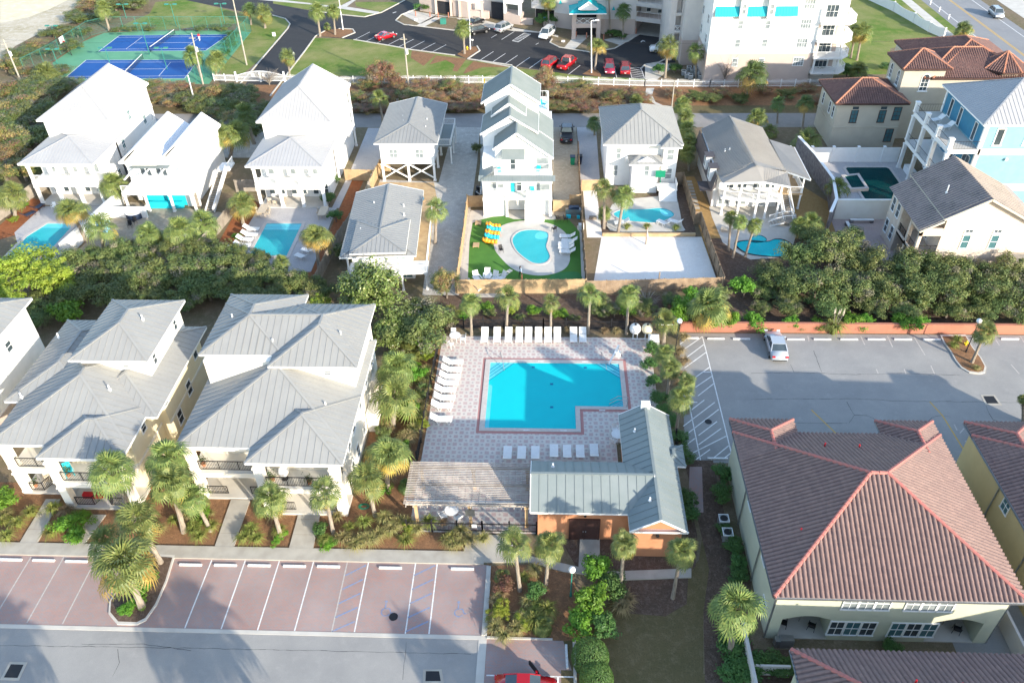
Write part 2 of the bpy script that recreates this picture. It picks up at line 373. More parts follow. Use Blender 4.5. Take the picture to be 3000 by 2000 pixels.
# ------------------------------------------------------------------ roofs
HT = (0, 0, .075, .105, .115, .105, .07)
class Roof:
    """collects roof slopes into one mesh (> ridge_cap); style 'metal' has standing seams, 'tile' real barrel courses, 'flat' flat tiles"""
    n = 0
    def __init__(s, style='metal', seam=.6, rough=1):
        s.b = MB(); s.c = MB(); s.g = MB(); s.style = style; s.seam = seam
    def slope(s, A, B, C, D):
        A, B, C, D = map(Vector, (A, B, C, D)); e = B-A; W = e.length; e.normalize()
        nrm = e.cross(D-A if (D-A).length > .01 and (D-A).cross(e).length > .01 else C-A).normalized()
        if nrm.z < 0: nrm = -nrm
        up = nrm.cross(e); 
        if up.z < 0: up = -up
        uD, vD = (D-A).dot(e), (D-A).dot(up); uC, vC = (C-A).dot(e), (C-A).dot(up)
        def top(u):
            if u < uD: return vD*u/max(uD, 1e-6)
            if u <= uC: return vD+(vC-vD)*(u-uD)/max(uC-uD, 1e-6)
            return vC*(W-u)/max(W-uC, 1e-6)
        def bot(u): return 0
        P = lambda u, v, h=0: A+e*u+up*v+nrm*h
        if s.style in ('tile',):
            st = .062; per = .34; cu = .42; st = per/7; n = int(W/st); st = W/n
            for i in range(n):
                u0, u1 = i*W/n, (i+1)*W/n; t = max(top(u0), top(u1)); t0, t1 = top(u0), top(u1)
                if t < .05: continue
                h0 = HT[i % 7]; h1 = HT[(i+1) % 7]; v = 0
                while v < t-.02:
                    v1 = min(v+cu, t)
                    s.b.add([P(u0,min(v,t0),h0+.05), P(u1,min(v,t1),h1+.05), P(u1,min(v1,t1),h1+.015), P(u0,min(v1,t0),h0+.015)], [(0,1,2,3)])
                    if v1 < min(t0, t1)-.02: s.b.add([P(u0,v1,h0+.015), P(u1,v1,h1+.015), P(u1,v1,h1+.05), P(u0,v1,h0+.05)], [(0,1,2,3)])
                    v += cu
            s.b.add([A, B, C, D] if (C-D).length > .01 else [A, B, C], [(0,1,2,3)] if (C-D).length > .01 else [(0,1,2)])
        elif s.style == 'flat':
            s.b.add([A, B, C, D] if (C-D).length > .01 else [A, B, C], [(0,1,2,3)] if (C-D).length > .01 else [(0,1,2)])
            mt = max(vD, vC); k = 0; v = 0; cu = .36
            while v < mt:
                us = [i*W/60 for i in range(61) if top(i*W/60) >= v]
                if len(us) > 1:
                    s.b.add([P(us[0],v,.045), P(us[-1],v,.045), P(us[-1],min(v+cu,mt),.01), P(us[0],min(v+cu,mt),.01), P(us[0],v,0), P(us[-1],v,0)], [(0,1,2,3),(4,5,1,0)])
                    u = us[0]+(.19 if k % 2 else 0)
                v += cu; k += 1
            u = .2
            while u < W:
                t = top(u)
                if t > .2: s.g.bar(P(u,.02,.045), P(u,t,.045), .035, .03, nrm)
                u += .42
        else:
            s.b.add([A, B, C, D] if (C-D).length > .01 else [A, B, C], [(0,1,2,3)] if (C-D).length > .01 else [(0,1,2)])
            n = max(2, round(W/s.seam))
            for i in range(1, n):
                u = i*W/n; t = top(u)
                if t > .15: s.b.bar(P(u,.0,.015), P(u,t-.02,.015), .03, .045, nrm)
    def ridge(s, p, q, w=.26):
        p, q = Vector(p), Vector(q)
        if s.style == 'metal': s.b.bar(p+Vector((0,0,.03)), q+Vector((0,0,.03)), .22, .05)
        else:
            L = (q-p).length; n = max(1, int(L/.4))
            if q.z < p.z: p, q = q, p
            for i in range(n):
                a = p+(q-p)*i/n; b = p+(q-p)*(i+1)/n; s.c.tube(a+Vector((0,0,.07)), b+Vector((0,0,.05)), .155, .13, 7)
    def fascia(s, P, z, h=.2, mi=0):
        n = len(P)
        for i in range(n):
            a, b = P[i], P[(i+1) % n]; s.g.add([(a[0],a[1],z-h),(b[0],b[1],z-h),(b[0],b[1],z),(a[0],a[1],z)], [(0,1,2,3)])
        s.g.add([(p[0],p[1],z-h) for p in P], [tuple(range(n))])
    def hip(s, x0, x1, y0, y1, z, p, ends='', fascia=True, ax=None):
        """hip roof over the eave rectangle; ends may hold N S E W for gable ends"""
        Roof.n += 1; k = .0035*(Roof.n % 17); z += k; x0 -= k; x1 += k; y0 -= k; y1 += k
        w, d = x1-x0, y1-y0
        if (w <= d) if ax is None else ax == 'y':
            h = w/2; zt = z+h*p; a = Vector((x0+h, y0 if 'S' in ends else y0+h, zt)); b = Vector((x0+h, y1 if 'N' in ends else y1-h, zt))
            s.slope((x0,y0,z),(x1,y0,z),a,a) if 'S' not in ends else 0
            s.slope((x1,y0,z),(x1,y1,z),b,a); s.slope((x1,y1,z),(x0,y1,z),b,b) if 'N' not in ends else 0
            s.slope((x0,y1,z),(x0,y0,z),a,b)
            gp = []
            if 'S' in ends: gp.append(((x0,y0),(x1,y0),a))
            if 'N' in ends: gp.append(((x0,y1),(x1,y1),b))
        else:
            h = d/2; zt = z+h*p; a = Vector((x0 if 'W' in ends else x0+h, y0+h, zt)); b = Vector((x1 if 'E' in ends else x1-h, y0+h, zt))
            s.slope((x0,y0,z),(x1,y0,z),b,a); s.slope((x1,y1,z),(x0,y1,z),a,b)
            s.slope((x1,y0,z),(x1,y1,z),b,b) if 'E' not in ends else 0
            s.slope((x0,y1,z),(x0,y0,z),a,a) if 'W' not in ends else 0
            gp = []
            if 'W' in ends: gp.append(((x0,y0),(x0,y1),a))
            if 'E' in ends: gp.append(((x1,y0),(x1,y1),b))
        s.ridge(a, b)
        cs = [(x0,y0),(x1,y0),(x1,y1),(x0,y1)]
        for c in cs:
            t = a if (Vector((c[0],c[1],z))-a).length < (Vector((c[0],c[1],z))-b).length else b
            if abs(c[0]-t.x) > .01 and abs(c[1]-t.y) > .01: s.ridge((c[0],c[1],z), t)
        for (p0, p1, t) in gp:
            s.g.bar((p0[0],p0[1],z-.06), (t.x,t.y,t.z-.06), .06, .16); s.g.bar((p1[0],p1[1],z-.06), (t.x,t.y,t.z-.06), .06, .16)
        if fascia: s.fascia(cs, z)
        return a, b
    def build(s, m, parent, cap=None, trim='trimw', name='roof'):
        r = s.b.build(name, M[m], parent)
        if s.c.v: s.c.build('ridge_cap', M[cap or 'ridge_r'], r, smooth=False)
        if s.g.v: s.g.build('fascia', M[trim], r)
        return r
# ------------------------------------------------------------------ windows, rails, columns
def window(par, c, w, h, face, mx=1, my=2, glass='glass', frame='trimw', t=.08, label=None):
    """face: 'S','N','E','W' outward side; c = centre on the wall plane"""
    f = MB(); g = MB(); x, y, z = c
    ax = 'x' if face in 'SN' else 'y'; sg = -1 if face in 'SW' else 1
    def bx(mb, u0, u1, z0, z1, d0, d1):
        if ax == 'x': mb.box(x+u0, x+u1, min(y+sg*d0, y+sg*d1), max(y+sg*d0, y+sg*d1), z0, z1)
        else: mb.box(min(x+sg*d0, x+sg*d1), max(x+sg*d0, x+sg*d1), y+u0, y+u1, z0, z1)
    z0, z1 = z-h/2, z+h/2
    bx(f, -w/2-t, w/2+t, z1, z1+t, -.05, .07); bx(f, -w/2-t*1.5, w/2+t*1.5, z0-t, z0, -.05, .1)
    bx(f, -w/2-t, -w/2, z0, z1, -.05, .07); bx(f, w/2, w/2+t, z0, z1, -.05, .07)
    for i in range(1, mx): u = -w/2+w*i/mx; bx(f, u-.02, u+.02, z0, z1, -.04, .045)
    for i in range(1, my): q = z0+h*i/my; bx(f, -w/2, w/2, q-.03, q+.03, -.04, .05)
    bx(g, -w/2, w/2, z0, z1, -.04, .02)
    o = f.build('window', M[frame], par, label=label); g.build('pane', M[glass], o); return o
def rail(par, pts, z, h=1.05, m='trimw', sp=.13, name='railing', r=.03):
    b = MB()
    for p, q in zip(pts, pts[1:]):
        p, q = Vector((*p, z)), Vector((*q, z)); L = (q-p).length; up = Vector((0,0,1))
        b.bar(p+up*h, q+up*h, r*2, r*2); b.bar(p+up*.1, q+up*.1, r*1.4, r*1.4)
        n = max(2, int(L/sp))
        for i in range(n+1):
            t = p+(q-p)*i/n; b.bar(t+up*.1, t+up*h, r*.8 if i % 12 else r*2)
    return b.build(name, M[m], par)
def column(par, x, y, z0, z1, w=.35, m='white', name='column', d=None):
    b = MB(); d = d or w; b.box(x-w/2, x+w/2, y-d/2, y+d/2, z0, z1); b.box(x-w/2-.06, x+w/2+.06, y-d/2-.06, y+d/2+.06, z1-.18, z1-.002); b.box(x-w/2-.05, x+w/2+.05, y-d/2-.05, y+d/2+.05, z0+.002, z0+.2)
    return b.build(name, M[m], par)
def vent(par, x, y, z, h=.45): 
    b = MB(); b.tube((x,y,z-.25),(x,y,z+h),.07,.07,7); b.tube((x,y,z-.05),(x,y,z+.06),.16,.08,7); b.build('roof_vent', M['plasticw'], par)
def boxpart(par, name, m, *bx, **k):
    b = MB()
    for q in bx: b.box(*q)
    return b.build(name, M[m], par, **k)
# ------------------------------------------------------------------ ground, roads, paths (flat sheets, each a few mm above the last)
SH = 0
def rect(x0, x1, y0, y1): return [(x0,y0),(x1,y0),(x1,y1),(x0,y1)]
def px(*p): return [tuple(at(*q)[:2]) for q in p]
def sheet(name, m, z, *polys, kind='structure', **k):
    global SH
    b = MB()
    for P in polys: SH += 1; b.poly([(q[0],q[1]) for q in P], z+.00025*(SH % 13))
    return b.build(name, M[m], None, kind=kind, **k)
def slab(name, m, z0, z1, *polys, kind='structure', **k):
    b = MB()
    global SH
    for P in polys: SH += 1; b.prism(P, z0, z1+.0004*(SH % 11))
    return b.build(name, M[m], None, kind=kind, **k)
def line(b, p, q, w, z):
    p, q = Vector(p[:2]), Vector(q[:2]); d = (q-p).normalized(); n = Vector((-d.y, d.x))*w/2
    b.poly([p-n, q-n, q+n, p+n], z)
def closed(P, n=8):
    "smooth closed curve through P"
    o = []; m = len(P)
    for i in range(m):
        a, b, c, d = [Vector(P[(i+k) % m][:2]) for k in (-1,0,1,2)]
        for j in range(n):
            t = j/n; o.append(tuple(.5*((2*b)+(c-a)*t+(2*a-5*b+4*c-d)*t*t+(3*b-a-3*c+d)*t**3)))
    return o
T0 = lambda ox, oy, s: (lambda *q: [tuple(at(ox+x*s, oy+y*s)[:2]) for x, y in q])
s8 = 800/2352; f4 = 800/1792
ta, tb, tc, td = T0(0,0,s8), T0(700,0,s8), T0(1400,0,s8), T0(2200,0,s8)
ua, ub, uc, ud = T0(0,400,s8), T0(700,400,s8), T0(1400,400,s8), T0(2200,400,s8)
va, vb, vc, vd = T0(0,850,s8), T0(700,850,s8), T0(1400,850,s8), T0(2200,850,s8)
wa, wb, wc = T0(0,1300,f4), T0(700,1300,f4), T0(1400,1300,f4)
sheet('ground', 'ground', 0, rect(-1500,1500,-300,2500))
Z = .004
# neighbourhood ground covers
sheet('lawn', 'lawn', Z, tb((340,700),(560,440),(640,330),(930,335),(1480,430),(1490,440),(1860,480),(1960,520),(2352,570),(2352,660),(2000,655),(450,655)) , 
      [*tc((0,520),(330,590),(640,620),(880,640),(1000,640),(1440,670),(1440,700),(0,700))],
      [*td((860,0),(1230,0),(1580,330),(1200,420),(1210,640),(640,650),(700,470),(850,470))], [*td((1215,0),(1850,0),(2352,360),(2352,560),(2000,520),(1640,300),(1580,320))],
      ta((1340,20),(1600,0),(2010,100),(2200,190),(2352,40),(2480,150),(2500,200),(2352,420),(2090,640),(1900,640),(2100,200),(1400,260),(950,265),(1100,200),(1290,120)),
      tb((0,100),(160,130),(330,140),(430,200),(420,240),(0,640)), tb((330,0),(960,0),(860,60),(1190,120),(1060,150),(880,130),(500,70),(0,0)), tb((1000,20),(1390,20),(1230,110),(1010,55)), tb((1010,90),(1190,120),(1100,140),(880,130),(870,70)))
sheet('dune_sand', 'dune', Z, ta((0,0),(760,0),(760,80),(640,190),(420,250),(260,330),(130,400),(0,520)))
sheet('beach_sand', 'sandy', Z*2, ta((0,0),(590,0),(430,80),(250,150),(0,200)))
sheet('parking_lot', 'asph_new', Z*2,
      [*tb((0,0),(120,0),(620,95),(880,130),(1080,150),(1230,110),(1430,0),(1560,60),(1400,130),(1350,180),(1420,215),(1900,270),(1960,230),(2352,230)), *tc((640,300),(620,370),(700,410),(980,455),(1180,420),(1390,300),(1560,320),(1720,430),(1700,540),(1440,560),(1440,680),(880,655),(0,525)), *tb((1860,480),(1480,430),(1290,395),(990,345),(660,310),(570,440),(270,820),(0,820),(160,560),(420,240),(440,200),(380,150),(290,130),(0,90))],
      ta((1580,0),(2352,0),(2352,150),(2080,100)))
sheet('lane', 'asph_lane', Z*2, rect(-90, 60, 123.2, 128.8))
sheet('highway', 'asph_road', Z*2, [(84.5,260),(84.5,140),(97.5,140),(97.5,260)])
M['paint_line'] = M['paint_y']
hb = MB(); line(hb, (90.6,140), (90.6,260), .18, Z*3); line(hb, (90.95,140), (90.95,260), .18, Z*3)
hb.build('road_centre_lines', M['paint_y'], None, kind='structure')
hb = MB(); line(hb, (86.3,140), (86.3,260), .15, Z*3); line(hb, (95.6,140), (95.6,260), .15, Z*3); hb.build('road_edge_lines', M['paint_w'], None, kind='structure')
sheet('bike_path', 'concl', Z*3, [(80.2,260),(80.2,166),(82.2,140),(84.0,140),(82.4,166),(82.4,260)])
sheet('far_forecourt', 'concl', Z*2, rect(101,150,150,260))
sheet('sidewalk', 'concl', Z*3, td((0,0),(0,1)) if 0 else T0(1180,0,520/2352)((0,190),(90,140),(450,200),(720,240),(1000,250),(1300,330),(1500,380),(1900,440),(2060,470),(2060,500),(1840,440),(1470,415),(1140,370),(900,330),(700,240),(430,215),(180,340),(280,345),(0,200)),
      T0(1180,0,520/2352)((180,345),(440,225),(520,235),(290,355)), tc((745,410),(850,290),(960,310),(830,430)), tc((1080,345),(1220,390),(1300,360),(1390,300),(1380,285)),
      tb((0,0),(100,0),(1190,100),(1010,50),(1000,0),(1010,0),(880,60)) if 0 else tb((160,0),(360,0),(620,30),(860,60),(980,0),(1010,0),(930,60),(1210,105),(1190,125),(860,75),(600,40)),
      tc((1450,760),(1520,760),(1500,820),(1530,880),(1640,930),(1560,920),(1480,870),(1440,820)), tc((1440,690),(1440,560),(1560,540),(1700,560),(1540,690)))
curb = MB()
def curbline(P, w=.25, z=.13, m=None):
    for a, b in zip(P, P[1:]): (m or curb).bar((a[0],a[1],z/2),(b[0],b[1],z/2), w, z)
curbline(tb((620,95),(880,130),(1080,150),(1230,110),(1430,5))); curbline(tb((1560,70),(1400,130),(1350,180),(1420,215),(1900,270)))
curbline(tb((570,440),(660,315),(740,270))); curbline(tb((890,330),(1000,285),(980,255),(860,250))); curbline(tb((990,345),(1290,395),(1480,430),(1860,480)))
curbline(tb((1970,510),(2075,440),(2050,400))); curbline(tb((1970,510),(2352,565))); curbline(tc((0,525),(330,590)))
curbline(tb((290,135),(400,165),(440,210),(420,250),(0,740))); curbline(tb((570,440),(270,830)))
curbline(tc((640,340),(620,370),(700,410),(980,455),(1180,420),(1390,300))); curbline(tc((1400,600),(1440,560),(1560,540),(1720,460)))
curb.build('kerb', M['concl'], None, kind='structure')
sheet('planting_bed', 'mulch', Z*5, tb((660,310),(740,265),(860,250),(980,255),(1000,280),(890,330)), tb((1880,470),(1960,410),(2050,400),(2070,440),(1970,510)), tb((1490,440),(1700,470),(1590,570),(1480,500)), tb((1700,480),(1960,510),(1880,620),(1840,610),(1860,560),(1780,520),(1640,560)), tb((2020,530),(2352,580),(2100,580),(1930,640),(1960,590)),
      tc((900,640),(1000,580),(1060,640),(1060,665)))
pk = MB()
for i in range(8):
    a, b_ = tb((990+94.5*i+(30 if 0 else 0), 348+15.6*i), (1128+94*i, 278+15.6*i)) if i < 3 else tb((990+94.5*i, 348+15.6*i), (1128+94*i, 278+15.6*i))
    line(pk, a, b_, .12, Z*3)
for x0, y0, x1, y1 in ((1016,807,1202,686),(1178,833,1360,712),(1340,860,1521,737),(1505,886,1685,762),(1676,910,1850,786),(2195,990,2352,868),(1310,528,1477,422),(1170,506,1245,462),(1762,594,1800,572)):
    a, b_ = T0(1180,0,520/2352)((x0,y0),(x1,y1)); line(pk, a, b_, .12, Z*3)
for p, q in (((1450,545),(1610,440)),((1530,560),(1695,455)),((1450,545),(1530,560)),((1610,440),(1695,455))): line(pk, *T0(1180,0,520/2352)(p,q), .14, Z*3)
for i in range(7):
    t = i/7+.05; line(pk, *T0(1180,0,520/2352)((1450+160*t,545-105*t),(1530+165*t,560-105*t)), .18, Z*3)
e7 = T0(1700,0,350/2195)
for p, q in (((900,1250),(950,1440)),((1115,1250),(1180,1440)),((900,1250),(1115,1250)),((630,1255),(670,1430))): line(pk, *e7(p,q), .12, Z*3)
for i in range(6): line(pk, *e7((905+8*i,1262+34*i),(1130+10*i,1300+32*i)) , .16, Z*3)
for p in (e7((1115,780),(1150,745)), e7((1150,745),(1185,770)), tb((1325,115),(1355,105))): line(pk, *p, .3, Z*3)
pk.build('parking_lines', M['paint_w'], None, kind='structure')
# tennis courts
sheet('tennis_surround', 'court_g', Z*2, ta((450,545),(720,360),(900,285),(1180,272),(2060,268),(2160,280),(1800,725),(560,725)))
for (A, B, C, D) in (((743,519),(1712,517),(1590,677),(550,682)), ((1030,308),(1970,300),(1772,437),(848,445))):
    a, b_, c, d = [Vector(q) for q in ta(A,B,C,D)]
    sheet('tennis_court', 'court_b', Z*3, [a,b_,c,d])
    L = MB(); lp = lambda u, v: (a+(b_-a)*u)*(1-v)+(d+(c-d)*u)*v
    for u in (0,1): line(L, lp(u,0), lp(u,1), .13, Z*4)
    for v in (0,.125,.875,1): line(L, lp(0,v), lp(1,v), .1, Z*4+.001*(v not in (0,1)))
    for u in (.23,.77): line(L, lp(u,.125), lp(u,.875), .1, Z*4+.002)
    line(L, lp(.23,.5), lp(.77,.5), .1, Z*4+.003)
    L.build('court_lines', M['paint_w'], None, kind='structure')
    net = thing('tennis_net', 'dark tennis net with white band on the %s blue court' % ('near' if A[1] > 400 else 'far'), 'tennis net', (*lp(.5,.5), 0))
    n0, n1 = lp(.5,-.06), lp(.5,1.06); b = MB(); b.bar((*n0,.95),(*n1,.95),.05,.1); b.build('net_band', M['paint_w'], net)
    b = MB()
    for i in range(9): z = .08+.1*i; b.bar((*n0,z),(*n1,z),.012)
    for i in range(60): q = n0+(n1-n0)*i/60; b.bar((*q,0.03),(*q,.92),.012)
    b.build('mesh', M['black'], net)
    for q in (n0, n1): b = MB(); b.tube((*q,0),(*q,1.07),.05,.05,8); b.build('post', M['black'], net)
# front car park, road and walks
sheet('front_road', 'asph_old', Z, rect(-140,-4.55,-60,32.2), [(-4.55,-60),(60,-60),(60,-20),(-4.55,-20)])
slab('flush_kerb', 'concl', 0, .03, rect(-140,-3.95,32.2,32.52), rect(-4.55,-3.95,-20,32.2), rect(-4.35,-3.95,32.52,37.3))
sheet('paver_parking', 'pav_red', Z*2, rect(-140,-4.35,32.52,38.75), rect(-3.95,2.38,20,32.28), [(-4.35,37.3),(-4.0,37.3),(-4.2,38.75),(-4.35,38.75)])
slab('front_sidewalk', 'conc', 0, .12, rect(-140,-4.6,38.75,39.95))
slab('garden_walk', 'conc', 0, .11, [(-43.4,39.95),(-41.9,39.95),(-42.2,44.6),(-43.5,44.6)], [(-39.3,39.95),(-37.9,39.95),(-37.4,43),(-38.6,43)], [(-26.9,39.95),(-25.3,39.95),(-25.4,44.9),(-27.1,44.9)], [(-20.7,39.95),(-18.7,39.95),(-18.9,43.4),(-20.8,43.4)], [(-6.3,39.95),(-4.6,39.95),(-4.4,42.0),(-6.0,42.0)],
     wc((0,780),(70,600),(130,600),(350,740),(660,810),(670,620),(800,620),(800,800),(860,840),(1400,820),(1400,880),(940,895),(560,840),(340,780),(70,780)))
jb = MB()
for i in range(36): x = -52+i*1.35; jb.box(x, x+.012, 38.76, 39.94, .1, .1215)
for x in (-43.2,-26.4,-19.8): 
    for y in (41.3,42.9): jb.box(x-1, x+1, y, y+.012, .1, .112)
jb.build('sidewalk_joints', M['mulchd'], None, kind='structure')
sheet('mulch_bed', 'mulch', Z*3, rect(-140,-13,39.95,46.5), rect(-13,-6.3,39.95,42), rect(-34,-29.3,46,64), wc((70,800),(60,1000),(40,1260),(560,1290),(640,1290),(700,1190),(620,850),(340,790)), rect(-16.4,-10.95,42,70), rect(-4.35,-3.95,38.75,38.9))
sheet('dark_mulch_bed', 'mulchd', Z*4, wc((940,900),(1380,880),(1370,1050),(1230,1130),(980,1110),(900,1000)), wc((540,625),(1300,625),(1300,830),(660,830)), wc((1340,380),(1380,330),(1440,600),(1430,800),(1400,830),(1380,700)), wc((1520,800),(1620,560),(1790,700),(1792,1568),(1490,1568),(1480,1100)),  [(15.5,50.5),(12.9,50.5),(13.6,32),(17,20),(30,20),(30,32),(15.5,32)])
sheet('back_lawn', 'lawnd', Z*2, wc((560,1290),(700,1190),(900,1000),(1350,880),(1450,760),(1480,560),(1440,300),(1500,300),(1560,600),(1540,900),(1480,1100),(1480,1568),(640,1568)), [(1.5,20),(1.5,30),(12.5,30),(13.5,20)])
sheet('brick_path', 'pav_red', Z*5, wc((1390,150),(1470,150),(1480,450),(1430,450),(1385,300)))
# striping of the front car park
def stripe(name, m, *segs, w=.1, z=Z*3): 
    b = MB()
    for p, q in segs: line(b, p, q, w, z)
    return b.build(name, M[m], None, kind='structure')
q2 = lambda x0,y0,x1,y1: tuple(px((x0,y0),(x1,y1)))
stripe('bay_lines', 'paint_w', q2(620.5,1640,541.5,1839), q2(718.7,1641,648.2,1841), q2(818.3,1643,754.5,1845), q2(918.7,1645,863,1847), q2(1079.5,1647,1038.4,1850), q2(1217.8,1648,1187.5,1855), q2(1281.2,1649,1256.7,1856), q2(1425,1977,1683,1982))
stripe('faded_bay_lines', 'paint_f', q2(91.5,1630,-60,1880), q2(187,1631,79,1823), q2(283,1633,183,1827), q2(1017.8,1646,971.4,1850))
hs = []
for i in range(5):
    y = 1655+i*41; hs.append(q2(1012-i*10, y+30, 1072-i*8, y)); hs.append(q2(1213-i*6, y+30, 1275-i*5, y))
stripe('access_hatching', 'paint_b', *hs, w=.13)
def wheelchair(cx, cy, k=1):
    b = MB(); c = at(cx, cy); P = [(0,.55),(0,.1),(.35,.1),(.5,-.3),(.65,-.25)]
    for p, q in zip(P, P[1:]): line(b, (c.x+p[0]*k,c.y+p[1]*k), (c.x+q[0]*k,c.y+q[1]*k), .1, Z*4)
    a = [(c.x+.5*k*cos(t)*.7+.1, c.y-.2*k+.5*k*sin(t)*.7) for t in [radians(110+i*24) for i in range(10)]]
    for p, q in zip(a, a[1:]): line(b, p, q, .08, Z*4)
    b.poly([(c.x+.12*cos(t), c.y+.7*k+.12*sin(t)) for t in [i*pi/4 for i in range(8)]], Z*4)
    b.build('wheelchair_symbol', M['paint_b'], None, kind='structure')
wheelchair(1128,1785); wheelchair(1342,1787); 
# pool terrace of the clubhouse
sheet('pool_terrace', 'deck', Z*5, [(-11.1,41.9),(-.35,41.9),(-.35,46.6),(6.9,46.6),(6.9,52.5),(11.5,52.5),(11.35,60),(11.5,68.3),(-10.95,68.3)])
def pool(name, label, out, inn, cop='coping', floor='plaster', steps=(), lines=(), z=.02, group=None):
    t = thing(name, label, 'swimming pool', (*inn[0], 0)); 
    b = MB(); n = len(out)
    if len(out) == len(inn):
        for i in range(n):
            j = (i+1) % n
            b.add([(*out[i],z+.07),(*out[j],z+.07),(*inn[j],z+.07),(*inn[i],z+.07)], [(0,1,2,3)]); b.add([(*out[i],0),(*out[j],0),(*out[j],z+.07),(*out[i],z+.07)], [(0,1,2,3)]); b.add([(*inn[j],z),(*inn[i],z),(*inn[i],z+.07),(*inn[j],z+.07)], [(0,1,2,3)])
        b.build('coping', M[cop], t)
    b = MB(); b.poly(inn, z+.005); b.build('basin', M[floor], t)
    if steps:
        for k, P in enumerate(steps): b = MB(); b.poly(P, z+.009+.004*k); b.build('step', M['plasterl'], t)
    if lines:
        for k, (p, q, w_) in enumerate(lines): b = MB(); line(b, p, q, w_, z+.026+.002*k); b.build('step_edge', M['plasterd'], t)
    b = MB(); b.poly(inn, z+.045); b.build('water', M['water_dark' if floor == 'deepg' else 'water'], t); return t
O = [(-6.02,53.8),(3.65,53.8),(3.65,56.95),(8.35,56.95),(8.35,64.35),(-6.02,64.35)]
I = [(-5.5,54.2),(3.2,54.2),(3.2,57.35),(7.9,57.35),(7.9,63.85),(-5.5,63.85)]
def inset(P, d):
    c = (sum(p[0] for p in P)/len(P), sum(p[1] for p in P)/len(P)); return [(p[0]+(c[0]-p[0])*d, p[1]+(c[1]-p[1])*d) for p in P]
b = MB()
R2 = [(-6.3,53.5),(3.95,53.5),(3.95,56.65),(8.65,56.65),(8.65,64.65),(-6.3,64.65)]
for i in range(6):
    j = (i+1) % 6; b.poly([R2[i],R2[j],O[j],O[i]], Z*6)
b.build('pink_border', M['copingp'], None, kind='structure')
mp = pool('lap_pool', 'large L-shaped bright blue swimming pool in the pink tiled terrace', O, I, 'coping', 'plaster',
     steps=([(-5.5,63.85),(-5.5,61.0),(-3.0,63.85)], [(7.9,63.85),(5.5,63.85),(7.9,61.6)], [(-5.5,54.2),(-5.1,54.2),(-5.1,60.2),(-5.3,60.4),(-5.5,60.4)], [(6.4,57.35),(7.9,57.35),(7.9,58.3)]),
     lines=[((-5.5,61.0+.55*i),(-3.0-.0+(-.5*i),63.85),.05) for i in range(4)]+[((5.5+.5*i,63.85),(7.9,61.6+.5*i),.06) for i in range(4)]+[((6.4+.4*i,57.35),(7.9,58.3-.25*i),.04) for i in range(3)])
for q in ((.9,60.6),(.9,57.2),(-1.0,63.2),(4.4,63.2)): b = MB(); b.box(q[0]-.16,q[0]+.16,q[1]-.13,q[1]+.13,.03,.046); b.build('drain_grate', M['plasterd'], mp)
for q in ((-3.2,64.1),(-.2,64.1),(4.4,64.1),(-1.5,53.95),(2,53.95),(5.8,56.78)): b = MB(); b.box(q[0]-.3,q[0]+.3,q[1]-.07,q[1]+.07,.085,.0935); b.build('depth_marker', M['paint_w'], mp)
def handrail(x0, y0, x1, y1, n=2, h=.85, label='steel grab rail', m='chrome'):
    t = thing('pool_handrail', label, 'handrail', (x0,y0,0)); b = MB(); d = Vector((x1-x0,y1-y0,0)); p = Vector((x0,y0,0)); nn = Vector((-d.y,d.x,0)).normalized()*.25
    for k in (-1,1) if n == 2 else (0,):
        P = [p+nn*k, p+nn*k+Vector((0,0,h)), p+nn*k+d*.55+Vector((0,0,h*.95)), p+nn*k+d+Vector((0,0,.05))]
        for a, c in zip(P, P[1:]): b.tube(a, c, .03, .03, 6)
    b.build('rail', M[m], t); return t
handrail(-4.5,64.7,-4.0,62.6,1,label='thin steel handrail at the left corner steps of the L-shaped pool'); handrail(6.1,64.8,6.6,62.9,1,label='steel handrail beside the lift at the right corner steps'); handrail(8.3,57.6,6.6,58.0,2,label='steel grab rail by the inner corner of the L-shaped pool')
lf = thing('pool_lift', 'white pool lift with a slanting arm at the upper right pool corner', 'pool lift', (7.9,65.3,0))
b = MB(); b.box(7.65,8.15,65.1,65.7,0,.35); b.tube((7.9,65.4,.3),(7.9,65.4,1.2),.08,.08,8); b.build('base', M['plasticw'], lf); b = MB(); b.bar((7.9,65.5,1.2),(6.75,62.9,.8),.12,.16); b.build('arm', M['plasticw'], lf)
# --- yards of the second row
sheet('grass_turf', 'turf', Z*4, [(-8.97,76.7),(4.5,77.7),(4.6,90.4),(3.3,93.5),(-4.1,93.6),(-5.4,94.5),(-7.0,94.2),(-8.6,93.4),(-9.55,92.6),(-9.6,88)])
sheet('putting_green', 'turfg', Z*5, closed([(.6,77.5),(4.3,77.9),(4.3,80.8),(2.5,81.0),(.9,80.2)]))
sheet('yard_concrete', 'concl', Z*3, rect(-9.9,6,76.6,77.7), [(-10.3,76.6),(-8.9,76.6),(-9.5,94.9),(-10.3,96)], [(-10,92),(1.5,92),(1.5,96),(-10,96)], [(4.4,77.5),(5.2,77.5),(5.1,92),(4.3,92)])
ky = T0(1340,600,420/2195)
sheet('oval_patio', 'concl', Z*6, closed(ky((600,400),(760,290),(1100,240),(1450,300),(1660,440),(1690,600),(1720,860),(1580,1020),(1250,1085),(900,1010),(680,830),(560,640))))
kin = closed(ky((850,520),(950,420),(1150,390),(1370,430),(1385,540),(1360,650),(1415,800),(1330,895),(1150,890),(960,760),(870,640)))
kout = [( (p[0]-sum(q[0] for q in kin)/len(kin))*1.07+sum(q[0] for q in kin)/len(kin), (p[1]-sum(q[1] for q in kin)/len(kin))*1.07+sum(q[1] for q in kin)/len(kin)) for p in kin]
pool('kidney_pool', 'turquoise kidney-shaped pool in a round white patio on green turf', kout, kin, 'coping', 'plaster2', steps=(closed(ky((1190,470),(1250,420),(1370,440),(1385,500),(1300,530),(1210,520))),), z=.03)
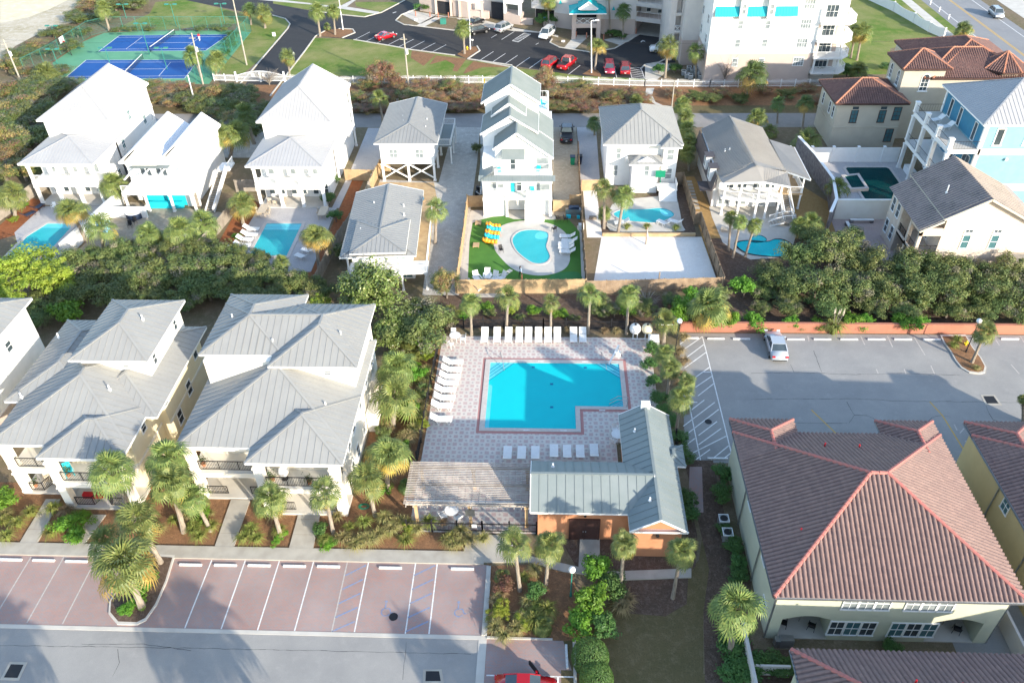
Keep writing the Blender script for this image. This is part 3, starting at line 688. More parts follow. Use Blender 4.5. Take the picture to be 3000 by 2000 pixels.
sheet('round_fire_pit_pad', 'concl', Z*6, closed(ky((160,1230),(300,1150),(450,1130),(650,1160),(720,1250),(700,1400),(200,1400))))
b = MB()
for P in (ky((620,1110),(660,1090),(715,1115),(680,1145)), ky((680,1070),(730,1035),(785,1060),(735,1100)), ky((745,1020),(800,985),(850,1010),(790,1050))): b.prism(P, 0, .05)
b.build('stepping_slabs', M['concl'], None, kind='structure')
sheet('volleyball_sand', 'sand', Z*4, [(5.6,76.6),(20.6,78),(20.2,89.3),(7.4,89.3)], [(5.5,89),(7.5,89),(7.3,102),(5.4,102)])
sheet('white_pool_deck', 'concl', Z*3, closed(uc((1130,660),(1200,560),(1500,520),(1690,510),(1730,600),(1760,760),(1770,815),(1500,820),(1140,810)), 3))
sheet('brown_mulch', 'mulchd', Z*2, [(7.4,89.4),(19.6,89.4),(20,103.5),(18.4,103.5),(7.6,95)], rect(20.5,36,73.5,89), rect(-12,46,69.7,76.3))
kp = closed(uc((1170,670),(1260,630),(1420,630),(1580,620),(1670,650),(1680,690),(1560,740),(1420,740),(1250,720)))
cx_, cy_ = sum(q[0] for q in kp)/len(kp), sum(q[1] for q in kp)/len(kp)
pool('kidney_pool', 'blue kidney-shaped pool behind the white house with the bay tower, two palms in front', [((p[0]-cx_)*1.07+cx_,(p[1]-cy_)*1.07+cy_) for p in kp], kp, 'coping', 'plaster2', steps=(closed(uc((1570,625),(1650,645),(1680,680),(1620,690),(1580,665))),))
sheet('straw_yard', 'straw', Z*2, [(20.4,77.2),(24,85),(38,89),(39,98),(36,104),(22.5,97.2),(21.6,106),(19.9,106),(20.2,92)])
h8 = T0(2030,320,400/1425)
sheet('patio', 'concl', Z*4, [*h8((170,1020),(900,960),(1080,1100),(1080,1300),(1010,1540),(600,1570),(430,1480),(310,1390),(200,1130))])
kp = closed(h8((450,1410),(560,1375),(770,1385),(860,1360),(960,1375),(1030,1440),(960,1530),(780,1535),(560,1500)))
cx_, cy_ = sum(q[0] for q in kp)/len(kp), sum(q[1] for q in kp)/len(kp)
pool('kidney_pool', 'blue curved pool with a spa lobe below the taupe-roofed porch house', [((p[0]-cx_)*1.06+cx_,(p[1]-cy_)*1.06+cy_) for p in kp], kp, 'black', 'plaster', steps=(closed(h8((900,1370),(980,1385),(1025,1430),(960,1420))),))
kp = closed(h8((590,1375),(630,1330),(710,1322),(770,1360),(740,1385),(650,1392)))
pool('spa', 'small round spa at the edge of the curved pool', [((p[0]-31)*1.0+31,p[1]) for p in kp], kp, 'black', 'plaster')
sheet('stepping_stones', 'conc', Z*4, *[rect(20.35,21.05,96.5+i*.95,97.2+i*.95) for i in range(9)])
# left yards
k3 = T0(660,550,400/2323)
sheet('paver_patio', 'pav_grey', Z*3, [(-39.5,96.6),(-28.6,96.6),(-28.5,80.7),(-33,80.6),(-38,84),(-39.6,91)], [(-29.3,96.5),(-28.3,96.5),(-28.0,108),(-28.9,108)], rect(-34.5,-24,101,123) if 0 else [(-28.9,106),(-24.2,106),(-24.6,123),(-29,123)])
sheet('grey_pavers', 'pav_grey', Z*3, [(-70.5,89.6),(-70.2,96.7),(-61,97),(-59.5,104),(-58.3,104),(-60.5,92),(-61.5,83),(-66,83)])
sheet('red_mulch', 'redm', Z*2, [(-42,80),(-39.4,80),(-39.4,97),(-42.5,101)], [(-28.5,79),(-27,79),(-26.3,107),(-28,107)], [(-74,86),(-70,89),(-70,98),(-73,99)], [(-38,79.2),(-27,79.2),(-27,80.8),(-38,80.8)])
pool('rectangular_pool', 'rectangular turquoise pool on grey pavers below the tall white house', [(-37.6,92.6),(-31.95,92.6),(-31.95,83.8),(-37.6,83.8)], [(-37.15,92.15),(-32.4,92.15),(-32.4,84.2),(-37.15,84.2)], 'coping', 'plaster2', steps=(rect(-37.15,-32.4,91.2,92.15), rect(-37.15,-32.4,90.5,92.15)), lines=[((-37.15,91.2),(-32.4,91.2),.05),((-37.15,90.5),(-32.4,90.5),.05)])
pin = [(-68.2,88.6),(-67.1,91.9),(-63.9,91.9),(-63.4,90.8),(-63.4,85.5),(-65.5,83.6),(-68.2,83.6)]
pool('angled_pool', 'turquoise angled pool in the far left yard partly hidden by bushes', [(-68.7,88.7),(-67.5,92.4),(-63.6,92.4),(-62.9,91.1),(-62.9,85.2),(-65.3,83.1),(-68.7,83.1)], pin, 'coping', 'plaster2', steps=([(-67.1,91.9),(-63.9,91.9),(-63.4,90.8),(-67.5,90.8)],))
sheet('paved_yard', 'dirt', Z*3, [(-60,84),(-45,82),(-43.5,95),(-58.3,98)])
sheet('grey_driveway', 'gravel', Z*3, [(-14.2,76),(-9.9,76),(-10.2,110),(-10.6,123.2),(-15,123.2),(-15.4,100)], rect(-60,-40,112,123.2), [(-9,100.5),(-8,100.5),(-8,123.2),(-10.6,123.2)])
sheet('drive_apron', 'dirt', Z*3, rect(1.2,5,94.5,123.2), [(-60,143.9),(-48,143.3),(-49,150)] if 0 else rect(-60,-58,120,121))
sheet('paver_drive', 'pav_grey', Z*3, [(5.2,101.5),(7.9,101.5),(8.2,123.2),(5.1,123.2)])
sheet('pink_sand_drive', 'gravel', Z*2, [(-24,93),(-15,93),(-14.6,104),(-24,105)])
sheet('deck_boards', 'woodl', Z*4, [(-23.5,91),(-15.5,92),(-14.8,98),(-16,104),(-24,104)])
kp = closed(ub((1230,470),(1320,445),(1440,445),(1540,475),(1590,520),(1560,560),(1300,560)))
cx_, cy_ = sum(q[0] for q in kp)/len(kp), sum(q[1] for q in kp)/len(kp)
pool('kidney_pool', 'pale aqua pool between the stilt house and the grey roof in front of it', [((p[0]-cx_)*1.1+cx_,(p[1]-cy_)*1.1+cy_) for p in kp], kp, 'woodl', 'plasterl')
sheet('green_verge', 'lawnd', Z*2, rect(-90,60,128.8,132))
# villa yard
sheet('stone_patio', 'pav_grey', Z*3, [(39.3,111),(52,110.8),(52,94.2),(38.5,94.2),(39.5,100)])
kp = [(44.2,108.9),(49.8,108.9),(50.1,108.5),(50.1,95),(47.9,95),(43.9,95),(43.9,108.5)]
kp = [(43.9,108.5),(44.2,108.9),(49.8,108.9),(50.1,108.5),(50.1,98),(45.2,98),(43.9,99.5)]
ko = [(43.5,108.7),(44.0,109.3),(50.0,109.3),(50.5,108.7),(50.5,97.6),(45.0,97.6),(43.5,99.3)]
pool('dark_pool', 'dark green pool behind the cream wall beside the blue house', ko, kp, 'coping', 'deepg')
pool('raised_spa', 'small square dark green spa with pale coping next to the dark pool', [(42.3,105.6),(45.0,106.2),(45.0,101.6),(42.3,101.4)], [(42.7,105.2),(44.6,105.7),(44.6,102),(42.7,101.8)], 'coping', 'deepg', z=.45)
sheet('pink_patio', 'pav_pink', Z*4, [(37.8,94),(45.5,94),(45.5,84),(37,84)])
# right-hand car park
sheet('right_car_park', 'asph_old', Z*3, [(12.9,50.2),(60,50.2),(60,69.4),(14.8,69.2),(14.6,66.5),(13.9,62.8),(13.6,56)], rect(30,39.5,20,50.3))
def lotseg(*s): return [tuple(T0(*a)(*b_)) for a, b_ in s]
L14 = (1400,850,s8); L22 = (2200,850,s8)
S_ = []
for p, q in (((1745,530),(1935,400)),((1770,600),(1950,465)),((1780,670),(1965,535)),((1860,760),(2000,660)),((1875,835),(2015,740)),((1895,910),(2030,805)),((1840,1030),(1950,945)),((1770,1170),(2040,965)),((1785,1250),(2075,1025)),((1900,1250),(2060,1130)),((1790,1335),(1870,1275)),((1900,1330),(2095,1190)),((1800,1425),(2140,1255)),((1860,1470),(2000,1370)),((2010,1460),(2170,1330)),((2110,1455),(2180,1400)),((1935,405),(1965,520)),((1965,520),(2190,1430)),((1820,980),(1920,1475)),((1790,960),(1890,965)),((1740,465),(1790,430)),((1945,705),(2010,705))): S_.append(((1400,850,s8),(p,q)))
stripe('lot_hatching', 'paint_w', *lotseg(*S_), z=Z*4)
S_ = [(L22,(p,q)) for p, q in (((490,395),(500,440)),((945,395),(980,470)),((1175,395),(1220,490)),((1400,395),(1500,560)),((2110,430),(2140,475)),((2240,640),(2310,720)),((2320,395),(2352,450)),((1550,650),(1580,720)),((1320,680),(1335,720)),((1080,680),(1095,715)),((1750,1155),(1775,1205)),((1800,1230),(1835,1190)),((1845,1305),(1885,1280)),((255,395),(268,430)))]
stripe('faded_lot_lines', 'paint_f', *lotseg(*S_), z=Z*4)
stripe('yellow_lot_lines', 'paint_y', *lotseg((L22,((520,1030),(740,1240))),(L22,((1540,960),(1650,1080))),(L22,((1650,1080),(1830,1370)))) , w=.12, z=Z*4)
isl = T0(2600,900,400/2091)((800,430),(1190,430),(1300,620),(1430,780),(1510,930),(1490,1010),(1400,1030),(1250,1010),(1130,940),(1040,830),(950,670),(850,540))
slab('island_kerb', 'concl', 0, .13, isl); slab('island_bed', 'mulch', .05, .145, inset(isl, .09))
isl = wa((1150,735),(1100,900),(1030,1060),(960,1160),(900,1190),(770,1185),(715,1120),(720,1040),(760,980),(850,830),(900,750),(1000,725))
slab('front_island_kerb', 'concl', 0, .13, isl); slab('front_island_bed', 'mulchd', .05, .145, inset(isl, .07))
# kerb line of the lower paver court
slab('court_kerb', 'concl', 0, .12, rect(2.38,2.6,20,32.3), [(-3.95,32.28),(.9,32.28),(.9,32.4),(-3.95,32.45)], [(-4.35,32.52),(-3.95,32.52),(-4.0,38.6),(-4.35,38.6)])
# scrub floor between lane and lawn
sheet('scrub_floor', 'mulch', Z*2, rect(-57,60,132,142.0))

# cracks and seams modelled on the old asphalt
CK = [((825,960),(890,1075),(845,1142)),((890,1075),(1000,1080),(1050,1100),(1085,1130)),((360,1138),(600,1146),(830,1145)),((0,716),(420,708),(860,726),(1300,716),(1800,732)),((0,938),(900,934),(1400,958),(2000,962),(2352,966)),((2025,990),(2050,1060),(2085,1115),(2150,1135)),((340,640),(370,705)),((540,520),(610,705)),((1520,1135),(1560,1095),(1640,1078),(1720,1090))]
b = MB()
for P in CK:
    Q = T0(2200,850,s8)(*P)
    for p, q in zip(Q, Q[1:]):
        p, q = Vector(p), Vector(q); n = max(1, int((q-p).length/.5)); a = p
        for i in range(n):
            c = p+(q-p)*(i+1)/n+Vector((rnd.uniform(-.04,.04), rnd.uniform(-.05,.05)))*(i < n-1); line(b, a, c, rnd.uniform(.02,.05), Z*3.9); a = c
for P in (((0,1890),(300,1893),(700,1900),(1380,1915)),((330,1980),(350,1940),(345,1900)),((1180,1990),(1190,1880)),((240,1886),(420,1885),(560,1905))):
    Q = px(*P)
    for p, q in zip(Q, Q[1:]):
        p, q = Vector(p), Vector(q); n = max(1, int((q-p).length/.5)); a = p
        for i in range(n):
            c = p+(q-p)*(i+1)/n+Vector((rnd.uniform(-.03,.03), rnd.uniform(-.04,.04)))*(i < n-1); line(b, a, c, rnd.uniform(.015,.035), Z*2); a = c
b.build('pavement_cracks', M['black'], None, kind='structure')
# ------------------------------------------------------------------ houses
class House:
    def __init__(s, name, label, loc, wall='white', style='metal', roofm='roof_g', seam=.6, cap=None, cat='house', trim='trimw', group=None):
        s.t = thing(name, label, cat, (*loc, 0), group); s.w = {}; s.wall = wall; s.r = Roof(style, seam); s.roofm = roofm; s.cap = cap; s.trim = trim
    def W(s, x0, x1, y0, y1, z0, z1, m=None):
        s.w.setdefault(m or s.wall, MB()).box(x0, x1, y0, y1, z0, z1)
    def WP(s, P, z0, z1, m=None): s.w.setdefault(m or s.wall, MB()).prism(P, z0, z1)
    def gab(s, x0, x1, y, xm, z0, z1, m=None, th=.2, z0b=None):
        "triangular gable wall facing south at y (eaves z0 left, z0b right)"
        z0b = z0 if z0b is None else z0b; zb = min(z0, z0b)-.5
        P = [(x0+.01,zb),(x1-.01,zb),(x1-.01,z0b),(xm,z1),(x0+.01,z0)]; n = 5; y -= .018
        s.w.setdefault(m or s.wall, MB()).add([(p[0],y,p[1]) for p in P]+[(p[0],y+th,p[1]) for p in P], [tuple(range(n)), tuple(range(n,2*n))[::-1]]+[(i,n+i,n+(i+1)%n,(i+1)%n) for i in range(n)])
    def done(s):
        for k, b in s.w.items(): b.build('wall', M[k], s.t)
        if s.r.b.v: s.r.build(s.roofm, s.t, s.cap, s.trim)
        return s.t
WHITE_G = None
# --- B: white three-storey house, front row, right
h = House('beach_house', 'white three-storey house with grey metal hip roofs, directly left of the tiled pool terrace', (-23.2, 53), 'offwhite', seam=.62)
t = h.t; r = h.r
h.W(-29.8,-16.6,52.6,60.4,0,9.4); h.W(-29.8,-23.3,60.4,61.9,0,9.4); h.W(-23.2,-16.6,52.4,52.7,6.3,9.4); h.W(-29.8,-23.3,53.9,54.2,6,9.4)
h.W(-29.8,-16.6,47.4,52.6,0,6.3); h.W(-23.4,-16.6,45.6,47.4,0,6.3)
# open corner porches: floor slabs, fascias
boxpart(t, 'porch_floor', 'concl', (-29.9,-23.3,45.0,47.4,0,.25), (-23.5,-16.5,43.4,45.6,0,.25))
boxpart(t, 'balcony_floor', 'offwhite', (-29.8,-23.4,45.05,47.5,2.75,3.3), (-23.5,-16.5,43.45,45.7,2.75,3.3))
boxpart(t, 'porch_beam', 'offwhite', (-29.8,-23.45,45.3,45.7,5.75,6.28), (-23.5,-16.5,43.7,44.1,5.75,6.28), (-16.9,-16.5,44.15,45.6,5.75,6.27), (-29.8,-29.4,45.75,47.4,5.75,6.27))
for x, y, wd in ((-29.5,45.4,.7),(-23.2,43.8,.7),(-16.9,43.8,.75)): column(t, x, y, .25, 2.75, wd, 'offwhite'); column(t, x, y, 3.3, 5.75, wd, 'offwhite')
rail(t, [(-29.1,45.4),(-23.6,45.4)], 3.3, 1.1, 'black', .14); rail(t, [(-22.8,43.75),(-17.3,43.75)], 3.3, 1.1, 'black', .14); rail(t, [(-16.85,44.2),(-16.85,45.5)], 3.3, 1.1, 'black', .14)
rail(t, [(-29.1,45.4),(-27.4,45.4)], .25, 1.0, 'black', .14); rail(t, [(-25.3,45.4),(-23.7,45.4)], .25, 1.0, 'black', .14); rail(t, [(-22.6,43.75),(-21.0,43.75)], .25, 1.0, 'black', .14); rail(t, [(-19.0,43.75),(-17.3,43.75)], .25, 1.0, 'black', .14)
r.hip(-30.4,-16.0,45.05,59.4,6.45,.417); r.hip(-24.0,-16.0,43.35,51.5,6.46,.417)
r.hip(-30.4,-16.0,53.3,61.0,9.5,.417); r.hip(-30.4,-22.8,53.3,62.5,9.5,.417); r.hip(-23.8,-16.0,51.8,61.0,9.5,.417)
for c, w_, hh, f in (((-27.4,53.9,8.3),.55,.35,'S'),((-18.9,52.4,8.4),.6,.4,'S'),((-26.5,47.4,4.6),.9,1.3,'S'),((-24.6,47.4,4.6),.9,1.3,'S'),((-19.6,45.6,4.7),1.1,1.3,'S'),((-25.3,47.4,1.5),.9,1.3,'S'),((-24.2,47.4,1.5),.8,1.3,'S'),((-21.2,45.6,1.5),1,1.3,'S'),((-18.4,45.6,1.5),1,1.3,'S')):
    window(t, c, w_, hh, f)
for y in (47.5,49.5,52.5,55.5,58.5):
    for z in (1.6,4.7): window(t, (-16.6,y,z), .9, 1.3, 'E')
for y in (56.5,59): window(t, (-16.6,y,8), .8, 1, 'E'); 
for y in (50,54,58):
    for z in (1.6,4.7): window(t, (-29.8,y,z), .8, 1.3, 'W')
for v_ in ((-28.6,57.8,10.2),(-29,53.2,7.1),(-18.0,55.3,10.3),(-18.5,49.2,7.4),(-24,54.6,9.9)): vent(t, *v_)
boxpart(t, 'side_chimney', 'offwhite', (-16.6,-15.8,57.2,58.4,0,3.2), (-15.95,-15.7,57.1,58.5,3.0,3.25)); boxpart(t, 'side_stair', 'offwhite', (-16.5,-15.5,53.5,55,0,2.4))
h.done()
# --- A: cream and white three-storey house, far left of the front row
h = House('beach_house', 'cream-sided three-storey house with grey metal hip roofs, second from the pool terrace', (-40, 53), 'cream', seam=.62)
t = h.t; r = h.r
h.W(-41.1,-35.1,52.9,60.8,0,9.4,'offwhite'); h.W(-46.8,-34.0,51.2,60.6,0,6.35); h.W(-40.6,-34.8,46.0,51.3,0,6.35); h.W(-45.7,-40.7,47.8,51.3,0,6.35)
boxpart(t, 'porch_floor', 'concl', (-45.8,-41.0,45.2,47.8,0,.25), (-41.1,-34.7,43.6,46.0,0,.25))
boxpart(t, 'balcony_floor', 'offwhite', (-45.7,-41.1,45.2,47.8,2.75,3.3), (-41.0,-34.8,43.65,46.0,2.75,3.3))
boxpart(t, 'porch_beam', 'offwhite', (-45.7,-41.1,45.4,45.8,5.75,6.28), (-41.0,-34.8,43.9,44.3,5.75,6.28), (-45.7,-45.3,45.85,47.8,5.75,6.27), (-35.2,-34.8,44.35,46,5.75,6.27))
for x, y in ((-45.4,45.5),(-40.7,44.0),(-35.1,44.0)): column(t, x, y, .25, 2.75, .7, 'offwhite'); column(t, x, y, 3.3, 5.75, .7, 'offwhite')
rail(t, [(-45.0,45.4),(-41.2,45.4)], 3.3, 1.1, 'black', .14); rail(t, [(-40.3,43.9),(-35.5,43.9)], 3.3, 1.1, 'black', .14); rail(t, [(-45.0,45.4),(-43.9,45.4),(-43.6,46.2)], .25, 1, 'black', .14); rail(t, [(-40.2,43.9),(-38.7,43.9),(-38.5,44.4)], .25, 1, 'black', .14); rail(t, [(-37.3,44.4),(-37.2,43.9),(-35.6,43.9)], .25, 1, 'black', .14)
r.hip(-46.3,-34.2,45.0,58,6.45,.417); r.hip(-41.3,-34.2,43.55,50,6.46,.417); r.hip(-47.6,-40.2,50.2,62.1,6.45,.417); r.hip(-41.0,-33.2,48.5,61.2,6.45,.417)
r.hip(-41.7,-34.6,52.3,61.4,9.5,.417)
for c, w_, hh, f in (((-37.1,52.9,8.4),.55,.35,'S'),((-44.3,47.8,4.6),.9,1.3,'S'),((-42.1,47.8,1.5),.9,1.3,'S'),((-38.6,46,1.5),1,1.3,'S'),((-36.4,46,4.6),1,1.3,'S'),((-35.1,54.2,8.3),.6,1.1,'E'),((-35.1,59.2,8.3),.6,1.1,'E'),((-34.0,51.7,5.4),.7,.8,'E'),((-34.0,56.0,3.1),.9,1.4,'E'),((-34.0,53.0,2.2),.9,1.4,'E'),((-34.0,59.0,5.1),.8,1.4,'E'),((-34.8,48.5,5.2),.7,.8,'E')):
    window(t, c, w_, hh, f, glass='glass')
boxpart(t, 'band_trim', 'offwhite', (-34.0,-33.93,51.2,60.6,3.0,3.22), (-34.8,-34.73,46,51.2,3.0,3.22))
for v_ in ((-46.5,58.5,7.2),(-45.9,50.3,7.0),(-36.6,57,10.6),(-37.4,50,8.3)): vent(t, *v_)
h.done()
# --- C: white and pink house cut by the left edge
h = House('beach_house', 'white and pink house with metal roof cut off by the left edge of the photo', (-57, 55), 'white', seam=.62)
h.W(-60,-50.6,50,61.2,2.8,9.2); h.W(-60,-50.5,49,61.3,0,2.8,'pinkst'); h.r.hip(-61,-50.0,49,61.8,9.3,.417)
window(h.t, (-50.5,58.2,1.7), 1.3, 1.3, 'E', frame='trimw'); window(h.t, (-50.6,57,7.2), .8, 1, 'E'); window(h.t, (-50.6,52,7.2), .8, 1, 'E'); h.done()
# --- tile-roofed townhouses
def townhouse(x, y, label, wall='greenst', fronts=True):
    h = House('townhouse', label, (x+8.5, y+8), wall, 'tile', 'tile', cap='ridge_r', trim='chrome'); t = h.t; r = h.r
    X0, X1, Y0, Y1 = x+.5, x+16.3, y+.5, y+15.2
    if fronts:
        # south wall with two arched patios cut out
        h.W(X0,X1,Y0+2.6,Y1,0,5.85); h.W(X0,X0+.8,Y0,Y0+2.6,0,3.0); h.W(X0+4.4,X0+11.4,Y0,Y0+2.6,0,3.0); h.W(X1-.9,X1,Y0,Y0+2.6,0,3.0); h.W(X0,X1,Y0,Y0+2.6,3.0,5.85)
        for c in (X0+2.6, X1-2.65):
            b = MB(); n = 12; P = [(c-1.8+3.6*i/n, 2.45+.5*sin(pi*i/n)) for i in range(n+1)]
            for (a0, z0_), (a1, z1_) in zip(P, P[1:]): b.add([(a0,Y0+.01,z0_),(a1,Y0+.01,z1_),(a1,Y0+.01,3.02),(a0,Y0+.01,3.02),(a0,Y0+.3,z0_),(a1,Y0+.3,z1_)], [(0,1,2,3),(0,4,5,1)])
            b.build('arch', M[wall], t)
            boxpart(t, 'patio_floor', 'concl', (c-1.8,c+1.8,Y0,Y0+2.6,0,.1))
        for k, c in enumerate((X0+5.9, X1-5.6)):
            for i in (-1,0,1):
                window(t, (c+i*1.12, Y0, 1.55), .95, 1.6, 'S', 2, 2, 'glass' if (k+i) % 2 else 'glassb'); window(t, (c+.3+i*1.12, Y0, 4.7), .95, 1.5, 'S', 2, 2, 'glassw')
    else: h.W(X0,X1,Y0,Y1,0,5.85)
    for yy, z in ((Y0+3.8,4.6),(Y0+9,4.6),(Y0+1.7,1.6)): window(t, (X0,yy,z), .9, 1.2, 'W', 2, 2, 'glassb')
    for yy in (Y0+.05, Y0+4.9, Y0+10.4):
        b = MB(); b.tube((X0-.08,yy,0),(X0-.08,yy,5.8),.06,.06,7); b.build('downspout', M['chrome'], t)
        b = MB(); b.tube((X1+.08,yy,0),(X1+.08,yy,5.8),.06,.06,7); b.build('downspout', M['chrome'], t)
    if fronts: h.W(x+.5,x+4.8,y+15.2,y+16.8,0,5.85); h.W(x+12.5,x+16.6,y+15.2,y+16.8,0,5.85)
    r.hip(x,x+16.9,y,y+15.7,5.9,.5); 
    if fronts: r.hip(x+.03,x+5.25,y+12.6,y+17.3,5.87,.5,'S',ax='y'); r.hip(x+12.2,x+16.87,y+12.6,y+17.3,5.87,.5,'S',ax='y')
    b = MB(); b.bar((x-.06,y,5.83),(x-.06,y+(17.3 if fronts else 15.7),5.83),.12,.12); b.bar((x,y-.06,5.83),(x+16.9,y-.06,5.83),.12,.12); b.build('gutter', M['chrome'], t)
    for q in ((x+2.6,y+4.6,7.2),(x+9.0,y+12.6,7.6),(x+6.4,y+12.8,7.5)): b = MB(); b.tube(q,(q[0],q[1],q[2]+.35),.06,.06,6); b.build('roof_vent', M['red'], t)
    return h.done()
townhouse(16.0, 32.4, 'pale green two-storey house with a big tiled pyramid roof and two arched patios')
townhouse(35.6, 32.4, 'yellow stucco house with tiled roof at the right edge beside the pyramid roof', 'yellst')
townhouse(16.2, 12.8, 'tiled roof of the house at the lower right corner, mostly below the frame', fronts=False)
townhouse(35.9, 12.8, 'tiled house outside the lower right corner of the frame', fronts=False)
# --- clubhouse
h = House('clubhouse', 'orange stucco pool clubhouse with T-shaped blue-grey metal roof', (5, 46), 'orange', 'metal', 'roof_c', .72, cat='clubhouse')
t = h.t
h.W(-.3,7.3,41.5,46.1,0,3.6); h.W(7.25,11.0,39.9,51.8,0,3.65)
h.r.hip(-.9,9.05,41.15,46.65,3.7,.56,'WE'); h.r.hip(6.85,11.35,39.45,52.4,3.7,.63,'NS')
h.gab(7.25,11.0,39.9,9.1,3.6,4.7); 
b = MB(); b.add([(-.3,41.5,3.5),(-.3,46.1,3.5),(-.3,43.9,4.85)],[(0,1,2)]); b.build('gable', M['orange'], t)
d = boxpart(t, 'door', 'door', (2.4,4.6,41.38,41.55,.05,2.5)); boxpart(d, 'door_frame', 'door', (2.25,2.4,41.34,41.56,0,2.6), (4.6,4.75,41.34,41.56,0,2.6), (2.4,4.6,41.34,41.56,2.5,2.62), (3.47,3.53,41.33,41.56,.05,2.5))
b = MB(); b.ball((3.6,41.3,1.2),.06,6,4); b.ball((3.4,41.3,1.2),.06,6,4); b.build('handle', M['chrome'], d)
b = MB(); b.tube((9.1,39.9,2.9),(9.1,39.65,2.9),.12,.16,8); b.build('wall_lamp', M['black'], t)
b = MB(); b.tube((3.5,41.5,3.1),(3.5,41.3,3.1),.1,.12,8); b.build('wall_lamp', M['black'], t)
boxpart(t, 'roof_box', 'plasticw', (8.7,9.5,51.9,52.3,4.9,5.6)); vent(t, .9,45.3,4.6,.3); vent(t, 8.0,49.6,4.5,.3); vent(t, 8.5,41.6,4.9,.3)
h.r.hip(10.2,12.1,46.4,48.8,3.6,.5,'E'); h.W(10.9,11.6,46.8,48.4,0,3.5)
h.done()
# --- pergola
t = thing('pergola', 'long weathered slatted pergola over the lower end of the pool terrace', 'pergola', (-6.1, 44.6, 0))
b = MB()
for i in range(25): y = 42.3+i*.19; b.box(-11.3,-.95,y,y+.055,3.05,3.12)
b.build('slats', M['pergw'], t)
b = MB()
for i in range(18): x = -11.1+i*.59; b.box(x,x+.05,42.1,47.1,2.86,3.045)
b.build('rafters', M['pergw'], t)
b = MB()
for y in (42.55,44.7,46.6): b.box(-11.2,-1.0,y,y+.1,2.6,2.855)
b.build('beam', M['pergw'], t)
b = MB(); b.tube((-11.0,42.6,3.2),(-1.2,42.6,3.2),.04,.04,6); b.tube((-7.0,42.4,3.22),(-1.2,42.5,3.22),.035,.035,6); b.build('conduit', M['chrome'], t)
for x in (-10.4,-5.9,-1.25):
    for y in (42.65,46.6): column(t, x, y, 0, 2.6, .24, 'woodl', 'post')
# --- second row, from the left
def galley(x0, x1, y, label, xr, three=True, nb=3):
    h = House('beach_house', label, ((x0+x1)/2, y+8), 'white', 'metal', 'roof_w', .45); t = h.t
    a, b_ = x0+.55, x1-.55
    h.W(a,b_,y+3.2,y+8,0,6.35); h.W(a,b_,y+7.6,y+20.3,0,9.4); h.gab(a,b_,y+20.1,(a+b_)/2,9.3,12.0)
    h.r.hip(x0,x1,y-.4,y+10,6.5,.33); h.r.hip(x0,x1,y+7.0,y+20.9,9.5,.58,'N')
    boxpart(t, 'porch_floor', 'concl', (a,b_,y+.1,y+3.2,0,.15)); boxpart(t, 'balcony_floor', 'white', (a,b_,y+.1,y+3.3,2.85,3.45)); boxpart(t, 'porch_beam', 'white', (a,b_,y+.15,y+.5,5.9,6.3))
    for i in range(nb+1):
        x = a+.2+(b_-a-.4)*i/nb; column(t, x, y+.35, .15, 2.85, .38); column(t, x, y+.35, 3.45, 5.9, .34)
    rail(t, [(a+.3,y+.3),(b_-.3,y+.3)], 3.45, 1.05, 'trimw', .14)
    for i in range(nb):
        x = a+(b_-a)*(i+.5)/nb; window(t, (x,y+3.2,4.6), .9, 1.9, 'S', 1, 1, 'glassw'); window(t, (x-.5,y+3.2,1.4), .7, 1.6, 'S', 1, 2, 'glass' if three else 'glassw'); window(t, (x+.9,y+3.2,1.4), .7, 1.6, 'S', 1, 2, 'glass')
    for yy, z in ((y+9.5,4.9),(y+10.5,2.0),(y+13.5,7.6),(y+6,1.9),(y+17.5,5.2)): window(t, (b_,yy,z), .8, 1.3, 'E', 2, 2, 'glassb'); window(t, (a,yy,z), .8, 1.3, 'W')
    # stacked back balconies on the east side
    for z in (3.3,6.4): boxpart(t, 'side_balcony', 'white', (b_,b_+.45,y+16.5,y+20,z-.25,z)); rail(t, [(b_+.4,y+16.5),(b_+.4,y+20)], z, 1, 'trimw', .14)
    for z in (0,3.3,6.4): column(t, b_+.35, y+19.9, z, z+3.0, .25)
    return h.done()
galley(-71.1,-60.7,96.9,'tall white metal-roofed house at the far left of the second row, above the angled pool', 0, False)
galley(-39.8,-29.4,96.3,'tall white metal-roofed house behind the rectangular pool', 0, True)
# H2: white double-gabled house with teal mural wall
h = House('beach_house', 'white twin-gabled house with a teal mural under its deck and a long outside stair', (-53,104), 'white', 'metal', 'roof_w2', .5); t = h.t
h.W(-57.4,-48.4,98.6,110,0,5.9); h.r.hip(-57.95,-52.55,98.0,110.4,6.0,.74,'NS'); h.r.hip(-52.6,-47.95,99.5,110.4,6.0,.8,'NS'); h.gab(-57.4,-53.0,98.4,-55.2,5.9,7.8); h.gab(-52.2,-48.3,99.8,-50.3,5.9,7.6)
h.gab(-57.4,-53.0,109.8,-55.2,5.9,7.8); h.gab(-52.2,-48.3,109.8,-50.3,5.9,7.6)
boxpart(t, 'window_hood', 'roof_c', (-56.5,-51.2,97.6,98.6,5.35,5.42))
for x in (-55.3,-54.5,-53.1,-52.3): window(t, (x,98.6,4.6), .62, 1.4, 'S', 1, 1, 'glass')
boxpart(t, 'deck_floor', 'white', (-57.4,-47.6,95.2,98.6,2.6,2.95))
for x in (-57.2,-54.4,-50.9,-47.8): column(t, x, 95.4, 0, 2.6, .28)
b = MB(); b.box(-55.1,-49.6,97.0,97.15,.1,2.55); b.build('mural_wall', M['aquap'], t); b = MB(); b.box(-49.55,-47.7,96.9,97.1,0,2.6); b.build('wall', M['white'], t)
boxpart(t, 'doorway', 'woodg', (-48.8,-47.9,96.85,96.9,.05,2.1)); boxpart(t, 'bar_counter', 'aquap', (-54.6,-50.0,96.2,96.7,.02,1.0)); 
